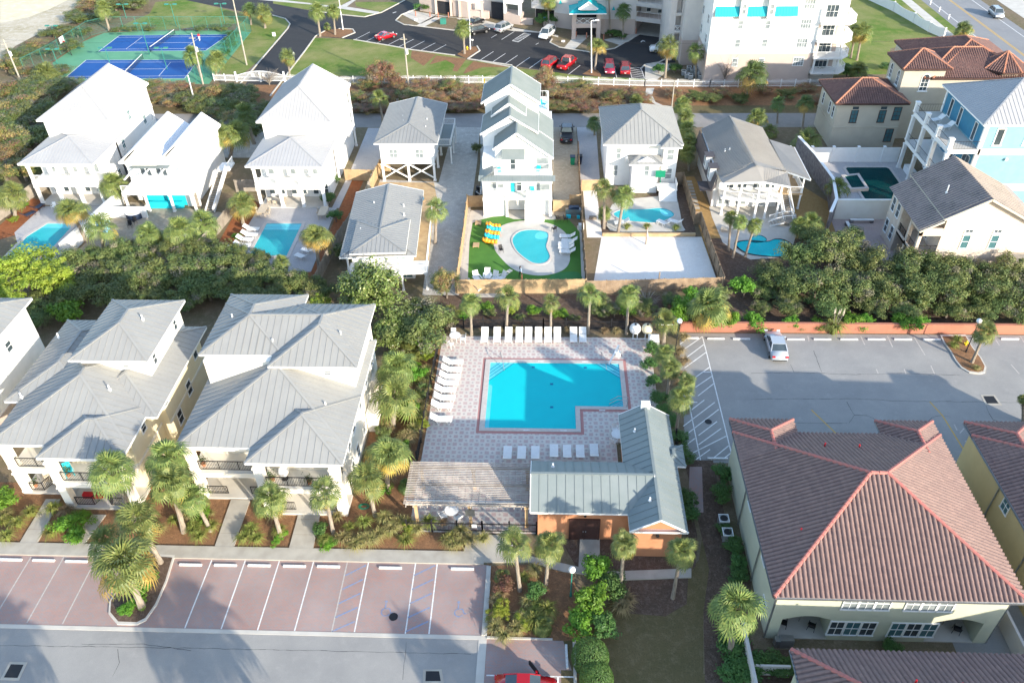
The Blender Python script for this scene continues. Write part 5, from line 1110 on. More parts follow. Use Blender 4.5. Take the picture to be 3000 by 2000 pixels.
wing([(-28.5,186.4),(-24.6,184.4),(-24,188),(-28,190)], 0, 16.5, 'pinkst'); wing([(-24.6,184.4),(-20.6,182.6),(-20,186),(-24,188)], 2.8, 16.5, 'pinkst'); b = MB(); b.prism([(-24.6,184.6),(-20.6,182.8),(-20.6,182.85),(-24.6,184.65)], .1, 2.8); b.build('garage_shade_panel', M['dark'], t)
for x, y in ((-24.5,184.3),(-21.0,182.7),(-19,181.8),(-14.0,180.6)): column(t, x, y, 0, 3.5, .5, 'pinkst')
rail(t, [(-20.4,182.4),(-17.4,181.0)], 3.4, 1.1, 'trimw', .8); b = MB(); b.prism([(-16.6,183.2),(-11.6,181.6),(-11,185),(-16,187)], 0, 16.5); b.build('wall', M['greyst'], t)
h.done()
# ------------------------------------------------------------------ fences and walls
def picket(name, label, pts, hgt=1.3, m='trimw', sp=.16, wave=0, post=2.4, arch=0, pw=.05, group=None):
    t = thing(name, label, 'fence', (*pts[0], 0), group)
    pk, rl = MB(), MB(); s = 0
    for p, q in zip(pts, pts[1:]):
        p, q = Vector(p), Vector(q); L = (q-p).length; n = max(1, round(L/sp))
        for i in range(n):
            u = p+(q-p)*(i+.5)/n; a = (i+.5)*L/n; hh = hgt+wave*sin(pi*((a % post)/post))
            pk.bar((*u,.08),(*u,hh), pw, .03)
        for z in (.25, hgt-.2): rl.bar((*p,z),(*q,z), .05, .08)
        m_ = max(1, round(L/post))
        for i in range(m_+1):
            u = p+(q-p)*i/m_; b = MB(); b.box(u.x-.07,u.x+.07,u.y-.07,u.y+.07,0,hgt+.12); b.ball((u.x,u.y,hgt+.15),.09,6,4) if pw < .08 else None; b.build('post', M[m], t)
    pk.build('pickets', M[m], t); rl.build('rail', M[m], t); return t
picket('picket_fence', 'long white picket fence with wavy top along the scrub strip', [(-48.0,143.4),(-37.9,142.3),(-26.6,142.6),(1.2,142.2),(17.7,140.6),(29.1,140.2),(49.0,140.3)], 1.25, 'trimw', .2, .22, 2.6)
picket('picket_fence', 'short white picket fence left of the white entrance gate', [(-61.5,144.0),(-57.2,143.6)], 1.25, 'trimw', .2, .1, 2.2)
gt = thing('gate', 'white arched double driveway gate across the dark asphalt drive', 'gate', (-52.6,143.4,0)); b = MB(); n = 44
for i in range(n+1): x = -57+8.8*i/n; b.bar((x,143.5,.15),(x,143.5,1.2+.8*sin(pi*i/n)),.05)
b.build('bars', M['trimw'], gt); b = MB()
for i in range(n): x = -57+8.8*i/n; x1 = -57+8.8*(i+1)/n; b.bar((x,143.5,1.2+.8*sin(pi*i/n)),(x1,143.5,1.2+.8*sin(pi*(i+1)/n)),.09); b.bar((x,143.5,.2),(x1,143.5,.2),.09); b.bar((x,143.5,.9),(x1,143.5,.9),.06)
b.build('frame', M['trimw'], gt)
for x in (-57.1,-52.6,-48.1): b = MB(); b.box(x-.14,x+.14,143.36,143.64,0,1.9); b.build('post', M['trimw'], gt)
boxpart(gt, 'sign_plate', 'paint_w', (-54.2,-53.6,143.38,143.44,.9,1.6), (-52.1,-51.7,143.38,143.44,.95,1.5))
def boardfence(label, pts, hgt=1.85, m='wood', name='wooden_fence', group=None):
    t = thing(name, label, 'fence', (*pts[0], 0), group); b = MB(); r_ = MB()
    for p, q in zip(pts, pts[1:]):
        p, q = Vector(p), Vector(q); L = (q-p).length; n = max(1, round(L/.15)); d = (q-p).normalized(); nn = Vector((-d.y,d.x))
        for i in range(n):
            u = p+(q-p)*(i+.5)/n; o = nn*rnd.uniform(-.008,.008); hh = hgt+rnd.uniform(-.03,.03)
            b.bar((u.x+o.x,u.y+o.y,.04),(u.x+o.x,u.y+o.y,hh), .142, .025, (d.x,d.y,0)) if 0 else b.prism([tuple(u-d*.07+nn*.012+o),tuple(u-d*.07-nn*.012+o),tuple(u+d*.07-nn*.012+o),tuple(u+d*.07+nn*.012+o)], .04, hh)
        for z in (.35, hgt-.3): a = p+nn*.05; c = q+nn*.05; r_.bar((*a,z),(*c,z), .05, .09)
        for i in range(max(1, round(L/2.4))+1):
            u = p+(q-p)*i/max(1, round(L/2.4))+nn*.07; r_.box(u.x-.06,u.x+.06,u.y-.06,u.y+.06,0,hgt+.02)
    b.build('boards', M[m], t); r_.build('rails_and_posts', M[m], t); return t
boardfence('pale wooden board fence along the bottom of the green turf yard', [(-10.1,76.3),(-9.0,76.35),(4.9,76.6)], 2.0, 'woodl')
boardfence('brown wooden fence along the bottom of the volleyball sand', [(5.0,76.4),(20.6,77.3)], 1.9, 'wood')
boardfence('wooden fence between the turf yard and the gravel drive', [(-10.2,76.5),(-10.3,88),(-10.5,97)], 1.9, 'woodl')
boardfence('wooden fence between the volleyball sand and the turf yard, running up the drive', [(5.0,76.8),(4.95,88),(5.0,102),(5.1,114)], 1.8, 'wood')
boardfence('stepped wooden fence right of the volleyball sand', [(20.9,77.4),(20.5,88),(20.4,92.4),(19.7,92.5),(19.6,103.5)], 1.9, 'wood')
boardfence('short wooden fence beside the spa yard gate, next to the bay house', [(18.4,103.6),(19.6,103.6)], 1.9, 'wood')
boardfence('low wooden fence behind the two palms left of the blue kidney pool', [(5.2,101.6),(8.2,101.7)], 1.7, 'woodl')
boardfence('short pale fence at the left of the narrow tower house', [(-10.4,96.8),(-8.3,96.9)], 1.8, 'woodl')
boardfence('wooden fence and gate at the right of the narrow tower house', [(1.2,95.6),(3.4,95.7),(3.5,97.2),(4.9,97.2)], 1.8, 'woodl')
boardfence('dark weathered fence left of the grey gable cottage', [(-27.2,72),(-26.6,85),(-24.9,96),(-24.6,105)], 1.9, 'woodg')
boardfence('pale fence enclosing the yard in front of the stilt house', [(-24.6,101.5),(-24.3,107.5),(-22.9,107.6)], 1.9, 'woodl')
boardfence('short wooden fence joining the tall white house and the paver drive', [(-29.0,104.6),(-24.8,104.4)], 1.8, 'woodl')
boardfence('grey wooden fence between the teal mural yard and the red mulch strip', [(-43.9,82),(-42.8,90),(-42.2,96.5)], 1.9, 'woodg')
boardfence('grey wooden fence across the gap behind the long outside stair', [(-44.0,101.0),(-40.4,101.2)], 1.9, 'woodg')
boardfence('long grey wooden fence at the far left yard edge', [(-75.5,84),(-74.2,92),(-72.8,99.5),(-71.5,104)], 1.9, 'woodg')
boardfence('grey wooden fence between the angled pool yard and the teal mural yard', [(-60.3,99),(-59.5,108)], 1.9, 'woodg')
def wallthing(name, label, m, segs, hgt, th=.3, cap=None):
    t = thing(name, label, 'wall', (*segs[0], 0)); b = MB(); c = MB()
    for p, q in zip(segs, segs[1:]):
        p, q = Vector(p), Vector(q); d = (q-p).normalized(); nn = Vector((-d.y,d.x))*th/2; b.prism([tuple(p-nn),tuple(q-nn),tuple(q+nn),tuple(p+nn)], 0, hgt); nn *= 1.3; c.prism([tuple(p-nn),tuple(q-nn),tuple(q+nn),tuple(p+nn)], hgt-.002, hgt+.1)
    b.build('wall_body', M[m], t); c.build('cap', M[cap or m], t); return t
wallthing('garden_wall', 'low terracotta wall along the top of the right car park', 'terra', [(14.9,69.55),(31,69.6),(60,69.7)], 1.15, .25)
wallthing('garden_wall', 'tall dark stone wall with pale cap between the porch house and the villa pool', 'stone', [(36.2,90.5),(37.9,94.0),(39.0,99.7),(38.5,107),(37.6,113)], 3.0, .3, 'trimw')
wallthing('garden_wall', 'plain cream wall at the near end of the dark green pool', 'offwhite', [(38.1,94.1),(45.0,94.1)], 2.75, .3)
wallthing('garden_wall', 'white wall of the pale angled pool yard next to the palms', 'white', [(-60.6,83.5),(-59.0,97.5)], 2.0, .3)
vf = thing('vinyl_fence', 'white panel fence with square posts in front of the tan villa', 'fence', (45.5,110.8,0)); boxpart(vf, 'panel', 'trimw', (39.2,52,110.75,110.82,0,2.3))
for x in (39.2,42.3,45.9,49.6): b = MB(); b.box(x-.14,x+.14,110.62,110.95,0,2.42); b.box(x-.2,x+.2,110.56,111.0,2.42,2.5); b.build('post', M['trimw'], vf)
vf = thing('vinyl_fence', 'curving white panel fence with scalloped top along the lawn by the highway', 'fence', (70,180,0)); b = MB()
FP = [(79.5,166),(78.0,170),(77,176),(75.5,184),(73,192),(70,200),(66,210),(60,222)]
for p, q in zip(FP, FP[1:]):
    p, q = Vector(p), Vector(q)
    for i in range(12):
        a = p+(q-p)*i/12; c = p+(q-p)*(i+1)/12; za, zc = 2.0-.35*sin(pi*i/12), 2.0-.35*sin(pi*(i+1)/12); b.add([(a.x,a.y,0),(c.x,c.y,0),(c.x,c.y,zc),(a.x,a.y,za),(a.x+.06,a.y,0),(c.x+.06,c.y,0),(c.x+.06,c.y,zc),(a.x+.06,a.y,za)], [(0,1,2,3),(7,6,5,4),(3,2,6,7)])
b.build('panel', M['trimw'], vf)
for p in FP: b = MB(); b.box(p[0]-.1,p[0]+.14,p[1]-.1,p[1]+.1,0,2.1); b.build('post', M['trimw'], vf)
def ironfence(label, pts, hgt=1.35): return picket('iron_fence', label, pts, hgt, 'black', .13, 0, 2.4, pw=.022)
ironfence('black iron fence behind the row of white loungers at the top of the terrace', [(-11.0,69.7),(0,69.65),(12.4,69.6)])
ironfence('black iron fence along the left side of the pool terrace', [(-11.15,69.7),(-11.3,60),(-11.35,47)])
ironfence('black iron fence and gate below the pergola', [(-11.2,41.95),(-4.9,41.95),(-.4,41.95)], 1.3)
ironfence('black iron fence beside the right car park hatching', [(12.2,50.5),(12.4,53)], 1.3)
ironfence('black iron fence between the left white house and the cream house', [(-50.3,61.5),(-47.5,61.5)], 1.6)
boxpart(None, 'sign_plate', 'paint_w', (-5.75,-5.35,41.84,41.87,.75,1.15), label='small white sign on the iron gate beside the pergola', cat='sign')
boxpart(None, 'sign_plate', 'chrome', (-6.3,-5.5,42.4,42.45,1.5,2.3), label='silver-grey rule board hung on the middle pergola post', cat='sign')
wallthing('garden_wall', 'low pale wall below the white pool deck, at the top of the volleyball sand', 'woodl', [(7.5,89.45),(19.4,89.5)], .35, .25)
# tennis court fence
cf = thing('chain_link_fence', 'tall green chain-link fence round the tennis courts', 'fence', (-70,150,0)); b = MB(); w_ = MB()
CP = ta((225,640),(460,520),(780,310),(950,270),(2165,270),(1820,640),(1700,720)); CP = [Vector(p) for p in CP]
for p, q in zip(CP, CP[1:]):
    L = (q-p).length; n = max(1, round(L/3)); 
    for i in range(n+1): u = p+(q-p)*i/n; b.tube((*u,0),(*u,3.0),.04,.04,5)
    b.bar((*p,3),(*q,3),.05); b.bar((*p,.1),(*q,.1),.04)
    for i in range(int(L/.32)): u = p+(q-p)*i*.32/L; w_.bar((*u,.1),(*u,3),.014)
    for k in range(9): w_.bar((*p,.3+.32*k),(*q,.3+.32*k),.014)
M['grn'] = mat('green_coated_steel', (.04,.22,.17), None, 2, .5)
b.build('frame', M['grn'], cf); w_.build('mesh', M['grn'], cf)
# ------------------------------------------------------------------ poles and lamps
def light_pole(p, py, label, m='grn', head=True, dual=True):
    g = at(*p); z = zat(g, py); t = thing('light_pole', label, 'light pole', g); b = MB(); b.tube(g, g+Vector((0,0,z)), .08, .06, 7); b.build('pole', M[m], t)
    for s in ((-1,1) if dual else (1,)):
        b = MB(); b.box(g.x+s*.9-.4,g.x+s*.9+.4,g.y-.25,g.y+.25,z-.05,z+.15); b.bar((g.x,g.y,z),(g.x+s*.9,g.y,z),.06); b.build('lamp_head', M[m], t)
for (a, b_, lab) in (((1290,475),(205),'green double-headed light pole between the two tennis courts'),((945,540),(415),'green light pole on the left side between the tennis courts'),((1440,600),(415),'green light pole by the near court net'),((1520,230),(40),'green light pole on the grass behind the tennis courts'),((1090,160),(40),'green light pole in the trees behind the far court'),((1935,200),(35),'green light pole right of the far court'),((640,480),(300),'x'),((500,560),(425),'green light pole left of the near court'),((480,330),(225),'green light pole in the scrub left of the courts')):
    if lab != 'x': light_pole((a[0]*s8, a[1]*s8), b_*s8, lab)
def mast(p, top, label, m='pole', r=.16, name='utility_pole', box=True, lean=None):
    g = at(*p); z = zat(g, top[1]); t = thing(name, label, name.replace('_',' '), g); q = at(top[0], top[1], z); q = g*.6+q*.4 if lean is None else q; q.z = z
    b = MB(); b.tube(g, (q.x,q.y,z), r, r*.7, 9); b.build('pole', M[m], t)
    if box:
        b = MB(); k = g+(Vector((q.x,q.y,z))-g)*.7; b.tube((k.x+.28,k.y-.1,k.z-.5),(k.x+.28,k.y-.1,k.z+.3),.24,.24,9); b.build('transformer', M['plasticw'], t)
        b = MB(); b.bar((q.x-.7,q.y,z-.9),(q.x+.5,q.y,z-.9),.1); b.build('crossarm', M[m], t)
    return t, Vector((q.x,q.y,z))
U1 = mast((595,247), (569,97), 'grey utility pole with transformer beside the near court palms')
mast((723,191), (686,0), 'tall pale utility pole left of the curved driveway', box=False); mast((573,310), (553,221), 'short white pole stub above the white and teal roofs', 'trimw', .12, box=False)
U2 = mast((1198,262), (1183,100), 'grey utility pole with transformer standing in the red-brown vines')
U3 = mast((65,247), (5,115), 'pale utility pole at the far left edge'); U4 = mast((1968,312), (1976,238), 'short wooden utility pole beside the curved footpath', r=.12, box=False); mast((1420,245), (1418,230), 'short yellow marker post by the white fence', 'yellow', .06, 'marker_post', False)
for (p, tp, lab) in (((1005,88),(992,-10),'white street lamp pole at the driveway planting bed'),((1378,145),(1374,10),'white street lamp pole on the car park island'),((1733,214),(1732,62),'white street lamp pole above the two parked red cars')):
    t, q = mast(p, tp, lab, 'trimw', .12, 'street_lamp', False, lean=1); b = MB(); b.bar(q, (q.x+1.0,q.y,q.z+.1), .09); b.box(q.x+.7,q.x+1.4,q.y-.18,q.y+.18,q.z+.05,q.z+.2); b.build('lamp_head', M['trimw'], t)
def globe_lamp(p, py, label, m='black', top=None):
    g = at(*p); z = zat(g, py); t = thing('globe_lamp', label, 'lamp post', g); b = MB(); b.tube(g, g+Vector((0,0,z-.2)), .055, .045, 8); b.tube(g, g+Vector((0,0,.5)), .11, .08, 8); b.build('post', M[m], t)
    b = MB(); b.ball((g.x,g.y,z), .27, 14, 10); b.build('globe', M['globe'], t, smooth=True); b = MB(); b.tube((g.x,g.y,z-.3),(g.x,g.y,z-.2),.14,.14,8); b.build('collar', M[m], t)
globe_lamp((1672,1745), 1668, 'green post lamp with white globe in the shaded shrub bed below the clubhouse', 'grn'); globe_lamp((1973,1065), 940, 'black post lamp with white globe right of the pool terrace palms'); globe_lamp((2828,1034), 940, 'black post lamp with white globe on the right car park island'); globe_lamp((374,1680), 1602, 'white globe lamp behind the leaning palm of the front island')
# overhead lines
cab = MB()
for a, c in ((U1[1],U2[1]),(U3[1],U1[1]),(U2[1],U4[1]+Vector((0,0,3)) if 0 else Vector((70,141,8)))):
    n = 12
    for i in range(n):
        f = lambda k: a+(c-a)*(k/n)+Vector((0,0,-1.2*4*(k/n)*(1-k/n))); cab.bar(f(i), f(i+1), .018)
cab.build('overhead_cable', M['black'], None, label='thin overhead cables strung between the utility poles', cat='cable')
# wheel stops
ws = boxpart(None, 'wheel_stop', 'paint_w', (-.92,.92,-.085,.085,.0,.13), label='x', cat='wheel stop', group='x')
OR5 = 'first second third fourth fifth sixth seventh eighth ninth tenth eleventh twelfth'.split()
def wstop(pts, lab, g, rz=0, o=0):
    for i, p in enumerate(pts): place(ws, at(*p)+Vector((0,0,.012)), rz, label=(OR5[i+o]+' '+lab+', counting from the left') if g else lab, group=g)
place(ws, at(33,1640)+Vector((0,0,.012)), 0, label='first white wheel stop along the front sidewalk, counting from the left', group='wheel stops along the front sidewalk')
wstop([(129,1642),(225,1645),(312,1648),(559,1655),(661,1656),(760,1657),(863,1659),(963,1660),(1144,1664),(1355,1667)], 'white wheel stop along the front sidewalk', 'wheel stops along the front sidewalk', 0, 1)
wstop([(2021,991),(2097,993),(2172,994),(2331,995),(2409,995),(2487,995),(2567,995),(2645,995),(2729,996),(2873,994),(2958,994)], 'white wheel stop before the low terracotta wall', 'wheel stops by the terracotta wall')
wstop([(1660,1923)], 'white wheel stop in the shaded lower paver court beside the red car', None, pi/2+.03); wstop([(2102,1344)], 'white wheel stop at the lower end of the hatched car park corner', None)
for (p, lab) in (((1153,1806),'iron manhole cover in the brick paver parking'),((2075,1235),'iron manhole cover in the hatched corner of the right car park')):
    g = at(*p); b = MB(); b.tube((g.x,g.y,.012),(g.x,g.y,.03),.34,.34,16); o = b.build('manhole_cover', M['black'], None, label=lab, cat='manhole cover')
for P, lab in ((T0(2600,900,400/2091)((1420,1340),(1640,1340),(1750,1495),(1500,1495)),'dark rectangular storm drain grate in the right car park'),(wa((0,1548),(65,1428),(180,1432),(125,1552)),'dark storm drain grate in the road at the lower left corner'),(wb_ if 0 else wb(0,0) if 0 else T0(700,1300,f4)((1205,1568),(1210,1478),(1330,1478),(1345,1568)),'dark storm drain grate at the bottom centre of the road')):
    t = thing('drain_grate', lab, 'drain', (*P[0],0)); b = MB(); b.prism(P, .004, .03); b.build('frame', M['conc'], t); b = MB(); Q = inset(P, .28); b.prism(Q, .03, .036); b.build('grate', M['black'], t)
# ------------------------------------------------------------------ palms
def fan(mb, c, d, up, r, n, fold, mi):
    "one fan leaf: c = hub, d = outward direction, up = blade normal"
    d = d.normalized(); s = d.cross(up).normalized(); up = s.cross(d).normalized(); mb.mi = mi
    for i in range(n):
        a = radians(-125+250*i/(n-1)); L = r*(1-.22*abs(a)/2.2)*rnd.uniform(.88,1.08)
        e = (d*cos(a)+s*sin(a)); w = e.cross(up).normalized()*(.022+.022*r)
        dr = up*(-.10*L*fold); m = c+e*L*.55+up*.05*L*(1 if i % 2 else -.2); t = c+e*L+dr*2.2-Vector((0,0,1))*L*.16*fold
        mb.add([c, m-w, t, m+w], [(0,1,2,3)])
def palm_crown(seed, nf=34, dead=.22, R=1.0, dr=1.0):
    global rnd; rnd = random.Random(seed); b = MB()
    for k in range(nf):
        f = k/(nf-1); az = k*2.39996+rnd.uniform(-.25,.25); el = radians(80-125*dr*f**.9+rnd.uniform(-16,16))
        d = Vector((cos(az)*cos(el), sin(az)*cos(el), sin(el))); pl = R*(.36+.42*min(1,f*1.6))*rnd.uniform(.75,1.15)
        hub = Vector((0,0,.1))+d*pl+Vector((0,0,-.12*pl*f)); mi = 1 if f > 1-dead and rnd.random() < .8 else 0
        b.mi = mi; b.bar((0,0,.05), hub, .03)
        od = (d+Vector((0,0,-.25-.45*f))).normalized(); up = Vector((0,0,1))*1.0+d*.35+Vector((rnd.uniform(-.3,.3),rnd.uniform(-.3,.3),0))
        fan(b, hub, od, up, R*.66*rnd.uniform(.85,1.15), 19, .6+1.1*f, mi)
    return b
def trunk_mb(r=.17, boots=False, seed=1):
    "unit-height trunk"
    q = random.Random(seed); b = MB(); n = 9; m = 10
    vs = []; 
    for j in range(m+1):
        t = j/m; rr = r*(1.15-.25*t+(.35*max(0,1-t*8)))*(1.12 if j % 2 else 1)
        for i in range(n): vs.append((rr*cos(2*pi*i/n), rr*sin(2*pi*i/n), t))
    b.add(vs, [(j*n+i, j*n+(i+1)%n, (j+1)*n+(i+1)%n, (j+1)*n+i) for j in range(m) for i in range(n)])
    return b
PALMS = []
PV = ((26,.15,1.0,1.0),(32,.3,1.0,.9),(18,.08,1.1,1.15),(38,.42,.95,.85),(22,.2,1.15,1.2),(16,.25,1.05,.8),(29,.1,.9,1.05))
for k in range(7):
    for dark in (0, 1) if k < 2 else (0,):
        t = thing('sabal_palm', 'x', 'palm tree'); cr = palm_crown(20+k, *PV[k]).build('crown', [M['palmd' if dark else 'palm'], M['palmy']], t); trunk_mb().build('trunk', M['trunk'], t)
        bo = MB(); q = random.Random(k)
        for i in range(46):
            a = q.uniform(0,2*pi); z = q.uniform(-1.25,-.05); e = Vector((cos(a),sin(a),0)); p = Vector((0,0,z))+e*.16; bo.bar(p, p+e*.12+Vector((0,0,.16)), .07, .03, e)
        bo.build('leaf_boots', M['trunk'], t)
        PALMS.append((t, [c for c in COL.objects if c.parent == t], dark))
used = set()
def palm(base, crown, rad, where, v=None, dark=0, kind='sabal palm', group='sabal palms around the houses and pools'):
    """base and crown centre as pixels of the photograph; rad = crown radius in its pixels"""
    g = at(*base); z = max(.35, zat(g, crown[1])); c = at(crown[0], crown[1], z); sc = ((c-Vector((0,0,CH))).length)
    dep = (Vector((g.x,g.y,z))-Vector((0,0,CH))).dot(_fw); R = rad*dep/FPX/1.12
    lean = Vector((c.x-g.x, c.y-g.y)); 
    cand = [p for p in PALMS if p[2] == dark]; v = len(used) if v is None else v; v = v+(len(used) % 2)*4 if not dark else v; proto, kids, _ = cand[v % len(cand)]
    r = proto.copy(); COL.objects.link(r); r.location = g; r['label'] = where; r['category'] = 'palm tree'; r['group'] = group; r.rotation_euler = (0,0,0)
    used.add(r.name); tilt = Vector((lean.x, lean.y, z)); zt = max(z-.15*R, .3)
    for k in kids:
        n = k.copy(); COL.objects.link(n); n.parent = r; nm = k.name.split('.')[0]
        rot = Vector((0,0,1)).rotation_difference(tilt.normalized())
        if nm == 'crown': n.location = (lean.x, lean.y, zt); n.scale = (R, R, R*.95); n.rotation_mode = 'QUATERNION'; n.rotation_quaternion = rot @ Matrix.Rotation(v*1.7, 3, 'Z').to_quaternion()
        elif nm == 'trunk': ts = min(1.35, max(.75, R/1.6)); n.rotation_mode = 'QUATERNION'; n.rotation_quaternion = rot; n.scale = (ts, ts, tilt.length*zt/z)
        else: ts = min(1.6, max(.8, R/1.5)); n.location = (lean.x*.98, lean.y*.98, zt*.98); n.scale = (ts*.9, ts*.9, min(1.1, zt/2.5)); n.rotation_mode = 'QUATERNION'; n.rotation_quaternion = rot
    return r
PL = [((417,1780),(357,1642),92,'big leaning sabal palm on the front parking island',1),((473,1650),(400,1514),66,'tall sabal palm leaning left above the front parking island',0),((345,1655),(306,1580),58,'small drooping palm just above the front parking island',2),
((405,1545),(326,1367),76,'round-crowned palm in front of the cream house porch',3),((540,1500),(487,1330),72,'palm between the cream house and the white house, rear one',0),((540,1557),(497,1403),74,'palm between the two front houses, middle one',2),((618,1554),(562,1447),54,'slim palm left of the white house porch corner',0),
((823,1570),(789,1452),62,'palm with shaggy boots in front of the white house left porch',2),((977,1563),(950,1434),54,'palm with shaggy boots in front of the white house right porch',2),((1099,1510),(1072,1394),56,'palm at the right front corner of the white house',0),((1135,1434),(1135,1326),68,'palm with yellow lower fronds beside the white house and pergola',3),
((1149,1251),(1159,1156),76,'dense palm between the white house and the lounger row',1),((1160,1170),(1160,1068),66,'pale palm touching the white house side wall',0),
((1523,1729),(1507,1588),56,'palm below the pergola gate, left one of a pair',1),((1599,1711),(1610,1588),54,'palm in front of the orange clubhouse wall, right one of a pair',0),((1817,1729),(1829,1586),50,'palm in front of the clubhouse door corner',2),((1971,1751),(1997,1606),52,'palm at the lower right corner of the clubhouse',0),((2137,1920),(2162,1767),88,'large yellow-tipped palm beside the pale green house',3),
((1381,981),(1378,880),38,'leftmost of the palms behind the iron fence row',0),((1483,967),(1488,864),42,'second palm from the left behind the lounger row',1),((1613,971),(1614,880),30,'thin young palm in the middle behind the lounger row',2),((1723,977),(1728,857),40,'thick-headed palm behind the right end of the lounger row',1),((1835,979),(1842,857),40,'palm with peeling boots left of the two white filter tanks',0),
((1944,1008),(1951,935),44,'palm just right of the two white filter tanks',1),((1944,1115),(1948,1030),36,'upper palm in the hedge row right of the terrace',0),((1953,1173),(1965,1070),40,'middle palm in the hedge row right of the terrace',2),((1978,1282),(1997,1158),46,'lower palm in the hedge row, above the clubhouse roof',0),((2015,1210),(2012,1112),34,'palm just behind the lower hedge row palm',2),
((2075,965),(2073,891),66,'broad bushy palm at the left end of the car park shrubs',1),((2846,1064),(2890,965),42,'leaning palm on the right car park island',2),((2998,1235),(2998,1165),18,'palm tip cut by the right edge of the photo',0),
((45,640),(37,562),48,'twin-trunk palm by the fence at the far left',3),((253,706),(207,615),52,'ragged tall palm over the angled pool, left one',3),((308,752),(292,660),52,'ragged palm over the angled pool, right one',1),((345,596),(330,533),46,'palm at the right corner of the far left white house',0),
((445,745),(432,680),48,'low palm in front of the round hot tub',2),((530,745),(524,665),52,'palm in front of the teal mural, middle one',0),((605,699),(595,648),54,'palm in front of the teal mural, right one',3),((712,655),(706,592),44,'palm at the foot of the long outside stair',1),
((650,470),(636,383),38,'palm above the twin-gabled roof, left one of a pair',0),((675,463),(687,384),48,'palm above the twin-gabled roof, right one of a pair',1),((590,225),(565,156),36,'palm at the near court fence, left one',3),((633,231),(633,170),36,'palm at the near court fence, right one',0),((140,245),(133,208),44,'low palm at the lower left corner of the courts',2),((321,92),(301,20),30,'tall palm behind the far left court corner',0),
((777,83),(772,31),28,'palm beside the curved driveway, right one',0),((938,107),(928,27),30,'tall palm at the driveway planting bed, left one',0),((982,102),(976,27),26,'tall palm at the driveway planting bed, right one',2),((958,88),(958,75),13,'tiny sago palm in the driveway planting bed',2),((850,228),(841,160),25,'palm beside the entrance gate',0),
((1361,158),(1356,77),30,'palm on the car park island by the street lamp',0),((1122,360),(1111,284),32,'palm rising behind the grey stilt-house roof',1),((1743,204),(1750,132),30,'round palm next to the street lamp by the red cars',3),((1948,228),(1958,127),33,'palm in front of the condominium stair tower',0),((2039,231),(2039,146),30,'palm in front of the shaded condominium wall',2),
((1863,315),(1863,292),28,'low palm in the scrub behind the bay house',2),((2000,372),(2000,303),34,'topmost palm of the row right of the bay house',0),((2008,402),(2008,340),34,'second palm of the row right of the bay house',2),((2014,440),(2012,376),33,'third palm of the row right of the bay house',0),((2020,475),(2020,410),33,'fourth palm of the row right of the bay house',2),((2018,500),(2012,444),30,'lowest palm of the row right of the bay house',0),
((2447,204),(2465,103),31,'palm in front of the condominium balconies',0),((2492,170),(2508,88),28,'left palm of the pair on the condominium lawn',2),((2510,177),(2528,86),30,'right palm of the pair on the condominium lawn',0),((2824,112),(2822,84),28,'short wide palm beside the bike path',1),((2516,238),(2516,203),36,'low bushy palm behind the villa fence corner',2),
((2215,385),(2217,342),34,'palm behind the taupe roof, left one',1),((2363,446),(2367,407),42,'bright palm between the taupe roof and the tan villa',0),((2258,400),(2258,380),26,'small low palm behind the taupe roof',2),((2455,594),(2455,546),38,'dark palm beside the small square spa',1),((2345,700),(2343,655),34,'palm at the dark stone wall, left one',0),((2382,690),(2380,645),36,'palm at the dark stone wall, right one',1),
((2134,733),(2142,632),26,'thin palm by the curved pool, left one',0),((2147,755),(2170,645),27,'thin palm by the curved pool, middle one',2),((2183,752),(2212,655),28,'thin palm by the curved pool, right one',0),((1769,669),(1771,550),40,'palm left of the blue kidney pool, left one',1),((1810,686),(1829,567),40,'palm left of the blue kidney pool, right one',0),((1773,650),(1771,618),26,'low young palm behind the two kidney pool palms',2),
((936,793),(924,690),50,'large palm with brown skirt beside the rectangular pool',3),((828,805),(824,764),30,'small palm at the corner of the rectangular pool patio',3),((1275,713),(1278,606),40,'palm with bare crown along the gravel drive',2),((1607,80),(1607,-6),26,'tall thin palm by the condominium porch, left',0),((1788,106),(1783,-30),26,'tall dark palm trunk against the condominium entrance',0),((440,1790),(0,0),0,'',0)]
for base, crown, rad, lab, v in PL:
    if rad: palm(base, crown, rad, lab, v)
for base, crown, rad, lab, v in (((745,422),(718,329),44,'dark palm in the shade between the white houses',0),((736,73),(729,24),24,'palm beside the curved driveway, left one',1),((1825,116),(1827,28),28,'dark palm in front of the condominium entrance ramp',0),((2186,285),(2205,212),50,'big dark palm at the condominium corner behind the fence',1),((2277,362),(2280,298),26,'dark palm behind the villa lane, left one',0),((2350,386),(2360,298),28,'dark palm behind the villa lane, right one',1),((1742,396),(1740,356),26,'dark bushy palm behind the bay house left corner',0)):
    palm(base, crown, rad, lab, v, 1)
